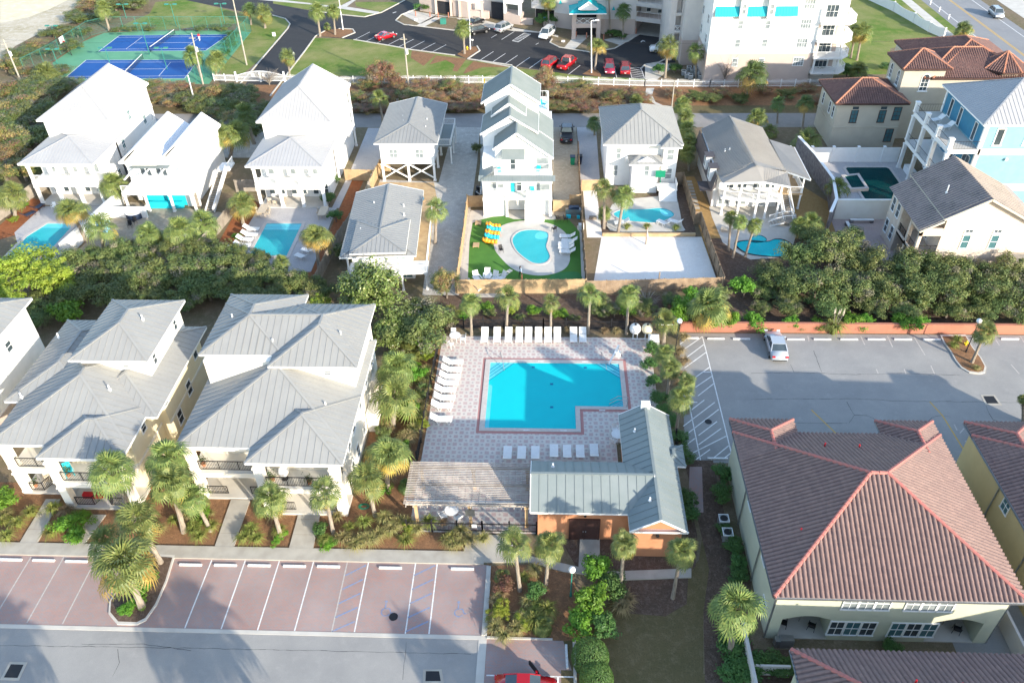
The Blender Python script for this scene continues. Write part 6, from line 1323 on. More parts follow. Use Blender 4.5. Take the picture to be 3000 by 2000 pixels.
# ------------------------------------------------------------------ leafy crowns
def leafcrown(seed, n_clump=34, n_leaf=95, sz=(1,1,.8), leaf=.09, cl=.26, flat=.6, mats=('oak',), twig=0):
    "unit-radius crown: clumps of leaf faces through an uneven ellipsoid, centre at z=0"
    q = random.Random(seed); b = MB()
    lob = [Vector((q.uniform(-.55,.55), q.uniform(-.55,.55), q.uniform(-.25,.4))) for _ in range(6)]
    for k in range(n_clump):
        while 1:
            v = Vector((q.gauss(0,1), q.gauss(0,1), q.gauss(0,1))).normalized()
            if v.z > -.45: break
        L = lob[k % 6]; c = L*.75+v*q.uniform(.25,.55); c = Vector((c.x*sz[0], c.y*sz[1], c.z*sz[2])); r = cl*q.uniform(.7,1.25); b.mi = q.randrange(len(mats)); r *= q.choice((.7,1,1.3))
        for i in range(n_leaf):
            w = Vector((q.gauss(0,1), q.gauss(0,1), q.gauss(0,1))).normalized()*q.random()**.35*r; w = w*(1+.5*q.random()) if i % 5 == 0 else w; w.z *= .8; p = c+w
            u = Vector((q.gauss(0,1), q.gauss(0,1), q.gauss(0,1))).normalized(); nrm = (w.normalized()*.8+u*.7+Vector((0,0,flat))).normalized(); a = nrm.cross(u).normalized(); e = nrm.cross(a)
            s = leaf*q.uniform(.6,1.25); b.add([p-a*s, p-e*s*.55, p+a*s, p+e*s*.55], [(0,1,2,3)])
    return b
TREES = {}
def treeproto(key, seeds, mats, name='bushy_tree', cat='tree', **k):
    L = []
    for s in seeds:
        t = thing(name, 'x', cat); leafcrown(s, mats=mats, **k).build('crown', [M[m] for m in mats], t)
        b = MB(); q = random.Random(s)
        b.tube((0,0,-1),(0.03,.02,-.35),.07,.05,7)
        for i in range(6): a = i*1.05+q.uniform(-.3,.3); b.tube((.03,.02,-.45),(.5*cos(a),.5*sin(a),q.uniform(-.05,.3)),.035,.012,5)
        b.build('trunk', M['bark'], t); L.append((t, [c for c in COL.objects if c.parent == t]))
    TREES[key] = L
treeproto('oak', (1,2,3,4,31), ('oak','oak','oakd','oak','oakd','oak','twig'), n_clump=64, n_leaf=170, leaf=.034, cl=.21)
treeproto('oakd', (5,6,32), ('oakd','oakd','oak'), n_clump=56, n_leaf=160, leaf=.036, cl=.22)
treeproto('pine', (7,8), ('pine',), n_clump=60, n_leaf=150, leaf=.034, cl=.17, sz=(1,1,.8), name='conifer')
treeproto('magn', (9,), ('magn',), n_clump=90, n_leaf=130, leaf=.034, cl=.17, sz=(1,1,1), name='magnolia_tree')
treeproto('bright', (10,11), ('bright',), n_clump=22, n_leaf=110, leaf=.08, cl=.3, name='shrub', cat='shrub')
treeproto('hedge', (12,13), ('hedge',), n_clump=22, n_leaf=120, leaf=.075, cl=.32, name='shrub', cat='shrub')
treeproto('redbr', (14,15,16), ('redbr','twig','redbr','scrub'), n_clump=60, n_leaf=150, leaf=.032, cl=.24, name='scrub_bush', cat='bush')
treeproto('scrub', (17,18,19), ('scrub','oak','redbr','oak'), n_clump=60, n_leaf=150, leaf=.032, cl=.24, name='scrub_bush', cat='bush')
treeproto('pink', (21,), ('pink',), n_clump=22, n_leaf=110, leaf=.05, cl=.3, name='shrub', cat='shrub')
tc_n = [0]
ORD = 'first second third fourth fifth sixth seventh eighth ninth tenth eleventh twelfth thirteenth fourteenth fifteenth sixteenth seventeenth eighteenth nineteenth twentieth'.split()
def tree(key, p, r, hgt, label, group=None, v=None, zc=None):
    "p = pixel of the ground under the crown, r radius m, hgt top height m"
    L = TREES[key]; tc_n[0] += 1; v = tc_n[0] if v is None else v; proto, kids = L[v % len(L)]
    g = Vector((p[0],p[1],0)) if isinstance(p, Vector) else at(*p); o = proto.copy(); COL.objects.link(o); o.location = g; o['label'] = label
    if group: o['group'] = group
    o.rotation_euler = (0,0,0); hh = hgt*.5
    for k in kids:
        n = k.copy(); COL.objects.link(n); n.parent = o; n.location = (0,0,hgt-hh*1.08); n.scale = (r, r, hh*1.15); n.rotation_euler = (0,0,v*1.37)
    return o
G1 = 'dense evergreen thicket behind the right car park wall'; L1 = 'bushy live oak in the thicket below the brick house'
for i, (x, y, r, hh) in enumerate([(2290,868,3.2,4.4),(2385,872,3.4,5.2),(2480,880,3.0,4.6),(2570,884,3.2,5.2),(2665,886,3.2,5.0),(2760,890,3.2,5.4),(2860,893,3.3,5.0),(2960,905,3.4,4.6),(2330,800,3.0,4.8),(2430,795,3.4,6.0),(2530,815,3.2,5.4),(2625,830,3.0,5.4),(2720,835,3.2,5.6),(2820,840,3.2,5.4),(2920,850,3.2,5.2),(2255,825,2.6,3.2),(2380,740,2.4,4.0),(2460,740,2.6,4.2),(2990,860,3,5),(2300,915,2.4,2.6),(2420,925,2.6,3.0),(2540,930,2.6,3.2),(2650,930,2.6,3.0),(2770,932,2.6,3.2),(2880,935,2.6,3.2),(2975,940,2.6,3.0),(2240,880,2.2,2.0)]): tree('oak' if i % 4 else 'oakd', (x,y), r, hh, L1, G1)
G2 = 'evergreen thicket behind the front-row houses'; L2 = 'olive bushy tree in the thicket behind the front houses'
for i, (x, y, r, hh) in enumerate([(210,830,3.3,4.6),(300,840,3.3,4.4),(395,850,3.4,4.8),(490,850,3.4,5.0),(585,850,3.4,5.0),(680,850,3.3,4.8),(770,850,3.0,4.4),(850,860,2.8,3.8),(930,880,2.4,3.2),(240,900,3.2,4.2),(350,905,3.2,4.4),(620,880,3.2,4.2),(720,890,3.0,3.8),(820,905,2.6,3.4),(440,780,3.0,4.0),(540,780,3.0,4.4),(640,790,3.0,4.4),(340,790,3.0,4.2),(730,800,2.6,3.6),(880,855,2.2,3.0),(260,790,2.6,3.6),(170,900,2.8,3.6),(470,900,3,3.8),(550,915,2.8,3.6),(960,930,2.2,2.6),(890,920,2.4,2.8),(400,760,2.4,3.2),(480,745,2.2,3),(590,750,2.2,3.0),(690,760,2.4,3.0),(770,790,2,2.6)]): tree('oak' if i < 9 or i > 13 else 'oakd', (x,y), r, hh, L2, G2)
tree('pine', at(55,775,3.6), 5.4, 7.0, 'yellow-green feathery tree at the left edge below the angled pool'); tree('pine', at(175,800,3.0), 4.2, 6.0, 'yellow-green feathery tree right of the biggest one'); tree('pine', (20,930), 3.6, 5.0, 'yellow-green feathery tree behind the pink house'); tree('bright', (215,960), 2.3, 3.6, 'light green round tree behind the cream house roof'); tree('oakd', (120,960), 2.6, 3.2, 'dark bush behind the gate of the pink house')
tree('magn', at(1086,832,3.9), 5.4, 8.8, 'large glossy magnolia tree in front of the cottage'); tree('magn', at(1130,960,2.6), 3.4, 5.2, 'smaller glossy magnolia by the white house roof corner'); tree('oak', at(1240,950,3.0), 4.6, 6.2, 'round grey-green tree left of the terrace fence'); tree('oak', at(1185,920,2.6), 2.6, 5.2, 'olive tree between magnolia and terrace'); tree('scrub', at(1305,825,2.3), 2.1, 4.6, 'yellow-red leaved small tree beside the gravel drive'); tree('oak', (1290,950), 2.2, 3.0, 'low olive bush at the top left of the iron fence'); tree('tuft' if 0 else 'pine', (935,905), 1.7, 2.6, 'small yellow-green tree beside the grey roof corner')
# scrub north-west and the vine strip
G3 = 'coastal scrub around the tennis courts'; L3 = 'olive scrub tree around the tennis courts'
for i, (x, y, r, hh) in enumerate([(25,300,4.5,4.2),(85,290,4.5,4.2),(145,290,4.2,3.8),(20,370,4.2,4.6),(85,380,4.2,4.6),(140,350,3.6,4),(30,450,4,5),(95,450,3.6,4.6),(20,530,3.6,4.2),(80,530,3,4),(190,270,3.4,3),(60,180,3.4,2.8),(110,150,3.2,2.6),(160,110,3.4,2.8),(230,70,3.6,3.0),(280,30,4,3.4),(340,35,4,3.6),(400,25,4,3.8),(20,210,3.6,3),(230,110,3,2.6),(200,150,2.8,2.4),(255,50,3.4,3),(560,320,3,3.2),(600,330,2.8,3),(640,300,3,3.6),(690,300,3,3.4),(730,320,3,3.4),(700,370,3,3.4),(770,340,2.6,3),(50,340,4,4),(110,330,4,3.8),(60,410,4,4.4),(120,430,3.4,4),(50,490,3.6,4.4),(10,410,4,4.6),(170,230,3,2.6),(90,230,3.2,2.8),(135,165,2.8,2.4),(320,60,3.2,3),(365,10,3.6,3.6),(300,5,3.6,3.4),(660,330,3,3.4),(580,290,2.4,2.4),(720,280,2.6,2.6),(750,400,2.4,3),(640,350,2.4,2.6)]): tree('oak' if i % 3 else 'scrub', (x,y), r*1.2, hh, L3, G3)
G4 = 'vine-covered scrub strip behind the white picket fence'; L4 = 'tangled red-brown bush below the white picket fence'
for i, (x, y, r, hh) in enumerate([(1080,262,2.4,2.0),(1110,300,2.6,2.2),(1170,270,2.4,2.0),(1200,300,2.6,2.4),(1240,270,2.4,2.4),(1280,300,2.4,2.2),(1320,270,2.6,2.6),(1360,300,2.6,2.4),(1400,290,2.6,2.6),(1260,320,2.2,1.6),(1400,320,2.2,1.6),(1620,290,2.4,2.6),(1660,275,2.2,2.0),(1690,300,2.4,2.2),(1740,285,2.4,2.2),(1790,300,2.4,2.2),(1840,290,2.2,2),(1710,320,2.2,1.6),(1650,325,2.2,1.6),(1870,300,2,1.8),(1780,320,2,1.4),(450,262,2.6,1.8),(500,275,2.6,1.8),(540,265,2.2,1.6),(470,300,2.4,1.6),(1095,320,2.2,1.6),(1140,325,2.2,1.6),(1225,325,2,1.4),(1300,322,2.2,1.6),(1345,325,2.2,1.6),(1610,322,2.2,1.6),(1740,325,2.2,1.4),(1830,322,2,1.4),(1700,262,2.2,1.8),(1600,260,2.2,2.2),(1290,262,2.2,2.2),(1050,300,2.2,2),(1065,330,2,1.6),(520,310,2.4,1.8),(430,290,2.4,1.8)]): tree('redbr' if i % 3 else 'scrub', (x,y), r*1.25, hh*1.05, L4, G4)
tree('redbr', (1120,255), 3.0, 5.4, 'tall vine-smothered mound rising above the picket fence'); tree('redbr', (1160,262), 2.6, 3.4, 'lower vine mound right of the tall one'); tree('redbr', (1595,265), 2.2, 5.0, 'grey-brown leafless vine tree behind the narrow tower house')
for i, (x, y) in enumerate([(1970,285),(2040,290),(2110,280),(2170,300),(2240,275),(2300,285),(2360,270),(2080,300),(2400,300)]): tree('oakd' if i % 2 else 'redbr', (x,y), 2.2, 1.5, 'low dark scrub bush below the picket fence, right of the footpath', 'dark scrub right of the footpath')
for i, (x, y, r, hh) in enumerate([(2300,225,2.4,3.2),(2350,225,2.6,3.4),(2395,228,2.4,3.2),(2480,225,2.2,2.6),(2600,205,1.6,1.4)]): tree('hedge', (x,y), r, hh, 'dark green hedge shrub against the condominium wall', 'hedge shrubs against the condominium')
for i, (x, y, r, hh) in enumerate([(1230,32,1.6,2.0),(1250,34,1.6,2.0),(1590,75,2.2,3),(1620,78,2,3),(1798,108,1.8,1.6),(1815,112,1.6,1.5),(1930,215,1.5,2.0),(1975,215,1.5,2.0),(1440,45,1.5,2)]): tree('hedge', (x,y), r, hh, 'clipped dark shrub beside the condominium car park', 'clipped shrubs by the condominium')
for i, (x, y) in enumerate([(690,110),(680,125),(670,140),(655,165),(640,185)]): tree('hedge', (x,y), 1.9, 1.5, 'light green hedge mound along the tennis court fence', 'hedge mounds by the court fence')
for i, (x, y) in enumerate([(350,93),(385,92),(440,92),(590,90),(630,90),(660,90)]): tree('oak', (x,y), 1.9, 1.4, 'low hedge clump behind the far court fence', 'hedge clumps behind the far court')
# shrubs along the car park wall
for x, y, r, hh, lb in ((1985,955,2.0,3.6,'tall bright shrub behind the white-globe lamp'),(2083,958,1.5,2.4,'bright round shrub by the car park wall, first from left'),(2143,960,1.4,2.3,'bright round shrub by the car park wall, second from left'),(2210,962,1.4,2.3,'bright round shrub by the car park wall, third from left'),(2306,962,1.2,1.7,'bright round shrub left of the pampas grass'),(2388,962,1.1,1.5,'small bright shrub right beside the pampas grass'),(2500,962,1.5,1.9,'bright green shrub hanging over the wall, left of centre'),(2535,960,1.3,1.7,'bright green shrub hanging over the wall, centre'),(2632,962,1.6,2.2,'bright green shrub hanging over the wall, right of centre'),(2680,962,1.4,2.0,'bright green shrub hanging over the wall, rightmost')): tree('bright', (x,y), r, hh, lb)
for x, y, r, hh in ((1905,1035,1.1,1.6),(1905,1080,1.0,1.4),(1915,1130,1.0,1.3),(1925,1175,1.1,1.4),(1935,1215,1.1,1.4),(1960,1250,1.1,1.4),(1985,1300,1.2,1.5),(2000,1340,1.2,1.4),(2005,1470,1.2,1.6),(2010,1520,1.1,1.4)): tree('hedge', (x,y), r, hh, 'dark hedge shrub in the planting strip right of the terrace and clubhouse', 'hedge strip right of the terrace')
for x, y, r, hh in ((2110,1410,1.2,2.0),(2115,1460,1.1,1.8),(2125,1560,.9,1.0),(2140,1610,1.0,1.2),(2155,1660,1.0,1.2),(2165,1700,.9,1.1),(2150,1900,1.6,1.6),(2180,1960,1.6,1.5),(2140,1975,1.4,1.3),(2260,1960,1.2,1.3),(2300,1975,1.2,1.2)): tree('hedge', (x,y), r, hh, 'dark green shrub in the shade along the pale green house', 'shrubs along the pale green house')
tree('hedge', (2605,1900), .8, 1.2, 'small dark shrub against the arched-patio wall')
bt = thing('shrub', 'x', 'shrub'); b = MB(); q = random.Random(3)
for i in range(9000):
    w_ = Vector((q.gauss(0,1), q.gauss(0,1), q.gauss(0,1))).normalized(); p = w_*(1-.1*q.random()**2); u = Vector((q.gauss(0,1), q.gauss(0,1), q.gauss(0,1))).normalized(); n_ = (w_+u*.6).normalized(); a = n_.cross(u).normalized()*.035; e = n_.cross(a).normalized()*.022; b.add([p-a,p-e,p+a,p+e], [(0,1,2,3)])
b.build('crown', M['hedge'], bt); b = MB(); b.tube((0,0,-1),(0,0,0),.08,.05,6); b.build('trunk', M['bark'], bt); TREES['ball'] = [(bt, [c for c in COL.objects if c.parent == bt])]
ball = lambda p, r, lab: tree('ball', p, r, r*1.95, lab, v=0)
ball((1727,1950), 1.35, 'clipped ball-shaped bush beside the lower paver court'); ball((1745,2010), 1.2, 'clipped bush cut by the bottom edge of the photo')
for x, y, r, hh, k, lb in ((1755,1690,1.5,2.6,'bright','tall bright shrub in front of the clubhouse walk'),(1800,1730,1.3,2.2,'hedge','dark shrub right of the tall bright shrub'),(1720,1780,1.6,2.6,'bright','twiggy light green shrub in the middle of the lower bed'),(1690,1840,1.5,2.2,'bright','spreading light green shrub at the bottom of the bed'),(1760,1850,1.3,1.8,'hedge','dark low shrub beside the spreading one'),(1575,1745,.9,1.4,'hedge','round dark shrub left of the post lamp'),(1480,1720,1.1,1.6,'pink','red-brown leaved round shrub by the paver parking'),(1460,1800,1.2,1.2,'pine','yellow-green shrub at the corner of the lower bed'),(1520,1830,1.2,1.1,'pine','olive grassy shrub in the lower bed'),
 (205,1560,1.3,2.0,'bright','bright green shrub in front of the cream house'),(235,1575,1.2,1.2,'bright','low bright shrub beside the cream house walk'),(255,1525,1.0,1.4,'bright','bright shrub against the cream house porch'),(15,1490,1.5,1.8,'bright','bright green shrub at the left edge'),(440,1690,.8,.8,'bright','bright leafy clump on the front island, upper'),(430,1730,.8,.8,'bright','bright leafy clump on the front island, middle'),(420,1765,.7,.7,'bright','bright leafy clump on the front island, lower'),(370,1790,.9,.8,'bright','bright leafy clump at the tip of the front island'),
 (595,1520,.9,1.3,'bright','bright shrub behind the slim palm'),(835,1570,.6,.7,'bright','small bright shrub beside the shaggy palm'),(815,1590,.6,.6,'bright','smaller bright shrub left of it'),(945,1560,.9,1.2,'hedge','speckled shrub beside the garden walk'),(965,1595,.9,.7,'bright','bright low shrub at the sidewalk'),(1190,1560,1.0,1.3,'pine','yellow shrub at the left pergola post'),(1120,1450,1.0,1.2,'bright','bright shrub at the white house corner'),(40,1130,.8,2.2,'hedge','tall narrow shrub beside the pink house'),(20,1190,.7,1.8,'hedge','small shrub beside the pink house'),
 (975,545,1.2,2.2,'hedge','climbing hedge right of the tall white house, upper'),(965,600,1.2,2.0,'hedge','climbing hedge right of the tall white house, middle'),(985,650,1.2,2.0,'hedge','climbing hedge right of the tall white house, lower'),(700,700,.9,.9,'bright','small shrub in the red mulch strip, upper'),(690,735,.9,.9,'pine','small shrub in the red mulch strip, middle'),(670,760,.9,.8,'pine','small shrub in the red mulch strip, lower'),(75,610,1.0,1.0,'bright','light shrub by the far left fence, upper'),(45,650,1.0,1.0,'pine','light shrub by the far left fence, lower'),(1395,450,1.2,2.0,'oakd','dark bush left of the narrow tower house'),(1000,760,1.6,2.4,'oakd','dark bush left of the cottage fence'),
 (1430,915,1.1,1.3,'bright','low shrub behind the iron fence, left'),(1500,918,1.0,1.2,'pine','low shrub behind the iron fence, second'),(1560,918,1.1,1.2,'bright','low shrub behind the iron fence, third'),(1765,905,1.8,2.6,'oak','grey-green bush against the brown fence'),(1800,930,1.6,2.4,'oak','dark green bush beside the peeling palm'),(1880,925,1.6,2.0,'oak','bush behind the filter tanks'),(1650,925,1.0,1.0,'bright','low shrub behind the iron fence, fourth'),(1220,1085,1.1,1.3,'bright','yellow-green shrub left of the terrace fence'),(1250,1050,1.1,1.3,'pine','yellow shrub beside the terrace fence corner'),(1190,1220,1.3,1.4,'bright','low shrub under the dense palm'),(1230,1260,1.2,1.2,'pine','olive shrub beside the lower lounger')):
    tree(k, (x,y), r, hh, lb)
# grass tufts
def tuftproto(name, m, seed):
    q = random.Random(seed); b = MB()
    for i in range(230):
        a = q.uniform(0,2*pi); L = q.uniform(.7,1.1); sp = q.uniform(.15,1.0); d = Vector((cos(a),sin(a),0)); w = Vector((-d.y,d.x,0))*.016
        p0 = d*.08*q.random(); p1 = d*L*.45*sp+Vector((0,0,L*.75)); p2 = d*L*(.95*sp+.05)+Vector((0,0,L*(1.0-.65*sp)))
        b.add([p0-w, p0+w, p1+w, p1-w, p2], [(0,1,2,3),(3,2,4)])
    t = b.build(name, M[m], None, label='x', cat='grass tuft'); return t
TU = [tuftproto('grass_clump', 'tuft', 1), tuftproto('grass_clump', 'tuftg', 2), tuftproto('grass_clump', 'tuftb', 3)]
def tuft(p, s, k, lab, g=None):
    o = TU[k].copy(); COL.objects.link(o); o.location = at(*p); o.scale = (s,s,s*.9); o.rotation_euler = (0,0,p[0]*.37); o['label'] = lab
    if g: o['group'] = g
for P, s, k, lab, g in (([(60,1545),(100,1510),(30,1580),(165,1500),(155,1570),(180,1560)],1.3,1,'spreading ornamental grass clump in front of the cream house','grasses before the cream house'),([(590,1580),(625,1550),(575,1560),(715,1585),(755,1590),(740,1560)],1.2,1,'ornamental grass clump between the palms before the white house','grasses before the white house'),
 ([(1005,1590),(1040,1610),(1080,1590),(1110,1580),(1150,1560),(1130,1530),(1170,1540),(1060,1600),(1190,1545)],1.35,0,'ornamental grass clump left of the pergola','grasses left of the pergola'),([(1325,1605),(1350,1600),(1375,1590),(1415,1590),(1310,1595)],1.2,0,'feathery grass clump below the pergola fence','grasses below the pergola fence'),
 ([(1460,975),(1510,973),(1580,975),(1665,975),(1770,978),(1805,978),(1540,975)],1.0,2,'tan grass clump behind the row of white loungers','grasses behind the loungers'),([(1990,1040),(2000,1070),(1995,1110),(2000,1000),(1985,1140)],1.3,2,'tan grass clump around the black post lamp','grasses by the black lamp'),([(1245,1100),(1240,1150),(1235,1200),(1225,1230),(1190,1290),(1215,1270),(1200,1190),(1250,1120)],1.4,0,'tall grass clump in the bed left of the terrace fence','grasses left of the terrace'),
 ([(1450,1850),(1475,1870),(1510,1850)],1.2,0,'dry grass clump in the corner of the lower bed','grasses in the lower bed'),([(1820,1790),(1830,1770)],1.4,2,'spiky tan grass clump by the shaded lawn','spiky tan grass'),([(2440,978)],2.2,1,'large pampas grass with pale plumes at the car park wall',None),([(2345,970),(2245,972)],.9,2,'small tan grass clump by the car park wall','tan grass by the wall'),([(2800,1000),(2790,1020)],1.0,1,'green grass clump on the right car park island','island grasses'),([(2855,1085)],.8,0,'yellow grass tuft at the foot of the island palm',None),([(1835,672),(1895,672),(1980,676)],1.1,1,'round grass clump below the blue kidney pool','grasses below the kidney pool'),([(1600,1800),(1570,1830)],1.4,1,'low fan-leaved palmetto clump in the lower bed','palmettos in the lower bed'),([(1320,915),(1345,930)],1.2,1,'grass clump beside the iron fence corner','grasses by the fence corner')):
    for p in P: tuft(p, s, k, lab, g)
for p, r, lab in (((1590,1835),36,'wide-leaved fan palmetto in the lower bed'),((1240,1145),26,'dark fan palmetto by the terrace fence, lower'),((1235,1105),24,'dark fan palmetto by the terrace fence, upper'),((1200,1015),30,'fan palmetto below the round grey-green tree'),((1470,1690),26,'small fan palmetto under the left clubhouse palm'),((1190,1425),28,'dark fan palmetto at the pergola corner')):
    palm((p[0],p[1]+6), (p[0],p[1]-8), r, lab, 0, 1 if 'dark' in lab else 0, group='low fan palmettos')
def tuftw(x, y, s, k, lab, g):
    o = TU[k].copy(); COL.objects.link(o); o.location = (x,y,.02); o.scale = (s,s,s*.9); o.rotation_euler = (0,0,x*3.1); o['label'] = lab; o['group'] = g
qq = random.Random(5)
for i in range(46):
    x = -47+i*.9+qq.uniform(-.3,.3); y = qq.uniform(40.4,43.2)
    if any(a-.6 < x < b_+.6 for a, b_ in ((-43.6,-41.8),(-39.4,-37.3),(-27.2,-25.2),(-20.9,-18.6))): continue
    tuftw(x, y, qq.uniform(.8,1.3), (1,0,1,2)[i % 4], 'grass clump in the mulch along the front sidewalk', 'grasses in the front mulch beds')
for i in range(26):
    tuftw(qq.uniform(-15.6,-11.9), qq.uniform(43,68.5), qq.uniform(1.0,1.6), (0,1,2,1)[i % 4], 'tall grass clump left of the terrace fence', 'grasses between white house and terrace')
for i in range(16):
    tuftw(qq.uniform(-3.5,1.8), qq.uniform(33.2,38.3), qq.uniform(.7,1.1), (0,1,2)[i % 3], 'small grass clump in the shrub bed below the clubhouse', 'small grasses below the clubhouse')
for i, (x, y, r_, hh) in enumerate(((-14.8,47.5,1.1,1.4),(-13.2,50.5,1.2,1.5),(-15,53,1.1,1.5),(-12.6,56,1.2,1.6),(-15.2,58,1.1,1.5),(-13,61,1.3,1.9),(-15.3,63.5,1.4,2.0),(-12.6,65.5,1.2,1.7),(-14.4,67.8,1.4,2.2))): tree('bright' if i % 2 else 'oak', Vector((x,y,0)), r_, hh, 'low mixed shrub left of the terrace fence', 'shrubs between white house and terrace')
for i, (x, y, r_, hh) in enumerate(((-9,71.5,.8,1),(-6,72,.9,1.1),(-2.5,71.2,.8,1),(1,71.8,.9,1.2),(3.5,71.2,.8,1),(6.2,72.2,1.3,2.0),(9,72,1.4,2.0),(11.5,73,1.5,2.2),(14,74,1.4,2),(17,74.5,1.6,2.4),(14.5,71.2,1.2,1.6),(20,75,1.6,2.4),(23,76,1.8,2.8),(24,72.5,1.5,2))): tree('oak' if i % 3 else 'bright', Vector((x,y,0)), r_, hh, 'shrub between the iron fence and the wooden yard fences', 'shrubs behind the iron fence')
# plumes
b = MB(); g = at(2440,978)
for i in range(6): a = i*1.1; b.tube((g.x+.1*cos(a),g.y,.5),(g.x+.5*cos(a),g.y+.3*sin(a),2.6+.1*i),.012,.01,4); b.tube((g.x+.5*cos(a),g.y+.3*sin(a),2.5+.1*i),(g.x+.56*cos(a),g.y+.34*sin(a),3.1+.1*i),.07,.02,5)
b.build('pampas_plumes', M['beige'], None, label='pale pampas plumes above the big grass clump at the wall', cat='plant')
# bare vines and twigs
for (x, y, r, hh, lab) in ((790,250,2.4,3.0,'grey leafless bush below the entrance gate'),(2120,250,2.6,7.0,'bare leafless tree in front of the condominium wall, left'),(2280,225,2.4,7.0,'bare leafless tree in front of the condominium wall, right'),(1890,905,1.8,2.2,'bare brown twiggy bush against the brown fence')):
    g = at(x,y); q = random.Random(x); t = thing('bare_tree', lab, 'bare tree', g); b = MB(); b.tube(g, g+Vector((0,0,hh*.35)), .1, .08, 6)
    for i in range(26 if hh > 5 else 60):
        a = q.uniform(0,2*pi); p = g+Vector((0,0,hh*q.uniform(.1,.4))); m_ = p+Vector((cos(a)*r*.4,sin(a)*r*.4,hh*.25)); e = m_+Vector((cos(a+q.uniform(-.6,.6))*r*.5,sin(a)*r*.5,hh*q.uniform(.1,.35))); b.tube(p,m_,.035,.02,4,False); b.tube(m_,e,.02,.008,4,False)
    b.build('branches', M['bark' if hh > 5 else 'woodg'], t)
# palms standing outside the lower edge of the frame; their shadows fall on the road
for i, (x, y, hh, r_) in enumerate(((-26,17.5,6.4,2.0),(-12,16,7.5,2.0),(-9.5,16.8,7.6,2.0),(6,17,6.5,2.0))):
    proto, kids, _ = PALMS[(i*2) % 4]; o = proto.copy(); COL.objects.link(o); o.location = (x,y,0); o['label'] = 'sabal palm beyond the lower edge of the photo, %s from the left' % ORD[i]; o['category'] = 'palm tree'
    for k in kids:
        n = k.copy(); COL.objects.link(n); n.parent = o; nm = k.name.split('.')[0]
        if nm == 'trunk': n.scale = (1.2,1.2,hh)
        elif nm == 'crown': n.location = (0,0,hh); n.scale = (r_,r_,r_)
        else: n.location = (0,0,hh); n.scale = (1.2,1.2,1)
for t, ks, _ in PALMS:
    for k in ks: bpy.data.objects.remove(k)
    bpy.data.objects.remove(t)
for L in TREES.values():
    for t, ks in L:
        for k in ks: bpy.data.objects.remove(k)
        bpy.data.objects.remove(t)
for o in TU: bpy.data.objects.remove(o)
# ------------------------------------------------------------------ loungers, tables and chairs
def lounger(name, label, back=35, m='plasticw', mf='plasticw', strap=True):
    "foot end towards -Y, head towards +Y, origin at the middle of the footprint"
    t = thing(name, label, 'lounger'); f = MB(); a = radians(back)
    for x in (-.33,.33):
        f.tube((x,-.95,.36),(x,.25,.36),.022,.022,6); f.tube((x,.25,.36),(x,.25+.72*cos(a),.36+.72*sin(a)),.022,.022,6)
    f.tube((-.33,-.95,.36),(.33,-.95,.36),.022,.022,6); f.tube((-.33,.25+.72*cos(a),.36+.72*sin(a)),(.33,.25+.72*cos(a),.36+.72*sin(a)),.022,.022,6)
    f.build('frame', M[mf], t)
    s = MB()
    for i in range(17): y = -.93+i*.07; s.box(-.32,.32,y,y+.055,.365,.378)
    s.build('seat', M[m], t); s = MB()
    for i in range(10):
        v = .02+i*.07; y, z = .27+v*cos(a), .37+v*sin(a); y1, z1 = .27+(v+.055)*cos(a), .37+(v+.055)*sin(a); s.add([(-.32,y,z),(.32,y,z),(.32,y1,z1),(-.32,y1,z1),(-.32,y,z+.012),(.32,y,z+.012),(.32,y1,z1+.012),(-.32,y1,z1+.012)], [(0,3,2,1),(4,5,6,7),(0,1,5,4),(2,3,7,6),(1,2,6,5),(3,0,4,7)])
    s.build('backrest', M[m], t)
    for x in (-.33,.33):
        for y in (-.7,.15): l = MB(); l.tube((x,y-.17,.35),(x,y-.05,.0),.02,.02,6); l.tube((x,y+.17,.35),(x,y+.05,.0),.02,.02,6); l.tube((x,y-.05,.015),(x,y+.05,.015),.02,.02,6); l.build('leg', M[mf], t)
    return t
lg = lounger('sun_lounger', 'x')
def put_l(pts, rz, lab, g=None, sc=1.08, fr='left'):
    for i, p in enumerate(pts): place(lg, at(*p)+Vector((0,0,.03)), rz, sc, ('%s from the %s: %s' % (ORD[i], fr, lab)) if len(pts) > 1 else lab, g)
r1 = T0(1400,850,s8)
put_l([(1400+(x)*s8, 850+418*s8) for x in (60,166,265,357,436,522,604,684,823,902)], 0, 'white lounger in the row along the terrace top', 'loungers along the top of the terrace', 1.12)
k = 420/1646
put_l([(1000+x*k, 880+y*k) for x, y in ((1280,740),(1265,825),(1245,905),(1225,980),(1195,1060),(1185,1150),(1155,1240))], pi/2, 'white lounger in the column down the terrace left side', 'loungers along the left of the terrace', 1.15, 'top')
put_l([(1000+1145*k, 880+1395*k)], pi/2, 'white strap lounger in the shade, lowest of the left column', None, 1.15)
put_l([(1400+x*s8, 850+y*s8) for x, y in ((255,1440),(377,1440),(494,1440),(655,1425),(768,1430),(880,1430),(1000,1420))], pi, 'white lounger in the shaded row above the pergola', 'loungers in the shaded lower row', 1.1)
k = 420/2195
put_l([(1340+x*k, 600+y*k) for x, y in ((1690,520),(1720,590),(1670,640),(1670,695),(1690,755))], -pi/2-.1, 'white lounger beside the kidney pool on the green turf', 'loungers by the turf-yard pool', 1.1, 'top')
k = 400/2323
put_l([(660+x*k, 550+y*k) for x, y in ((450,740),(420,840),(340,920),(300,1020),(180,1110))], pi/2-.1, 'white lounger beside the rectangular pool, at the red mulch', 'loungers left of the rectangular pool', 1.15, 'top')
put_l([(660+1310*k, 550+1210*k)], -pi/2-.5, 'white lounger angled on the patio right of the rectangular pool'); put_l([(660+1420*k, 550+1110*k)], -pi/2-.4, 'white lounger half hidden by the large skirted palm')
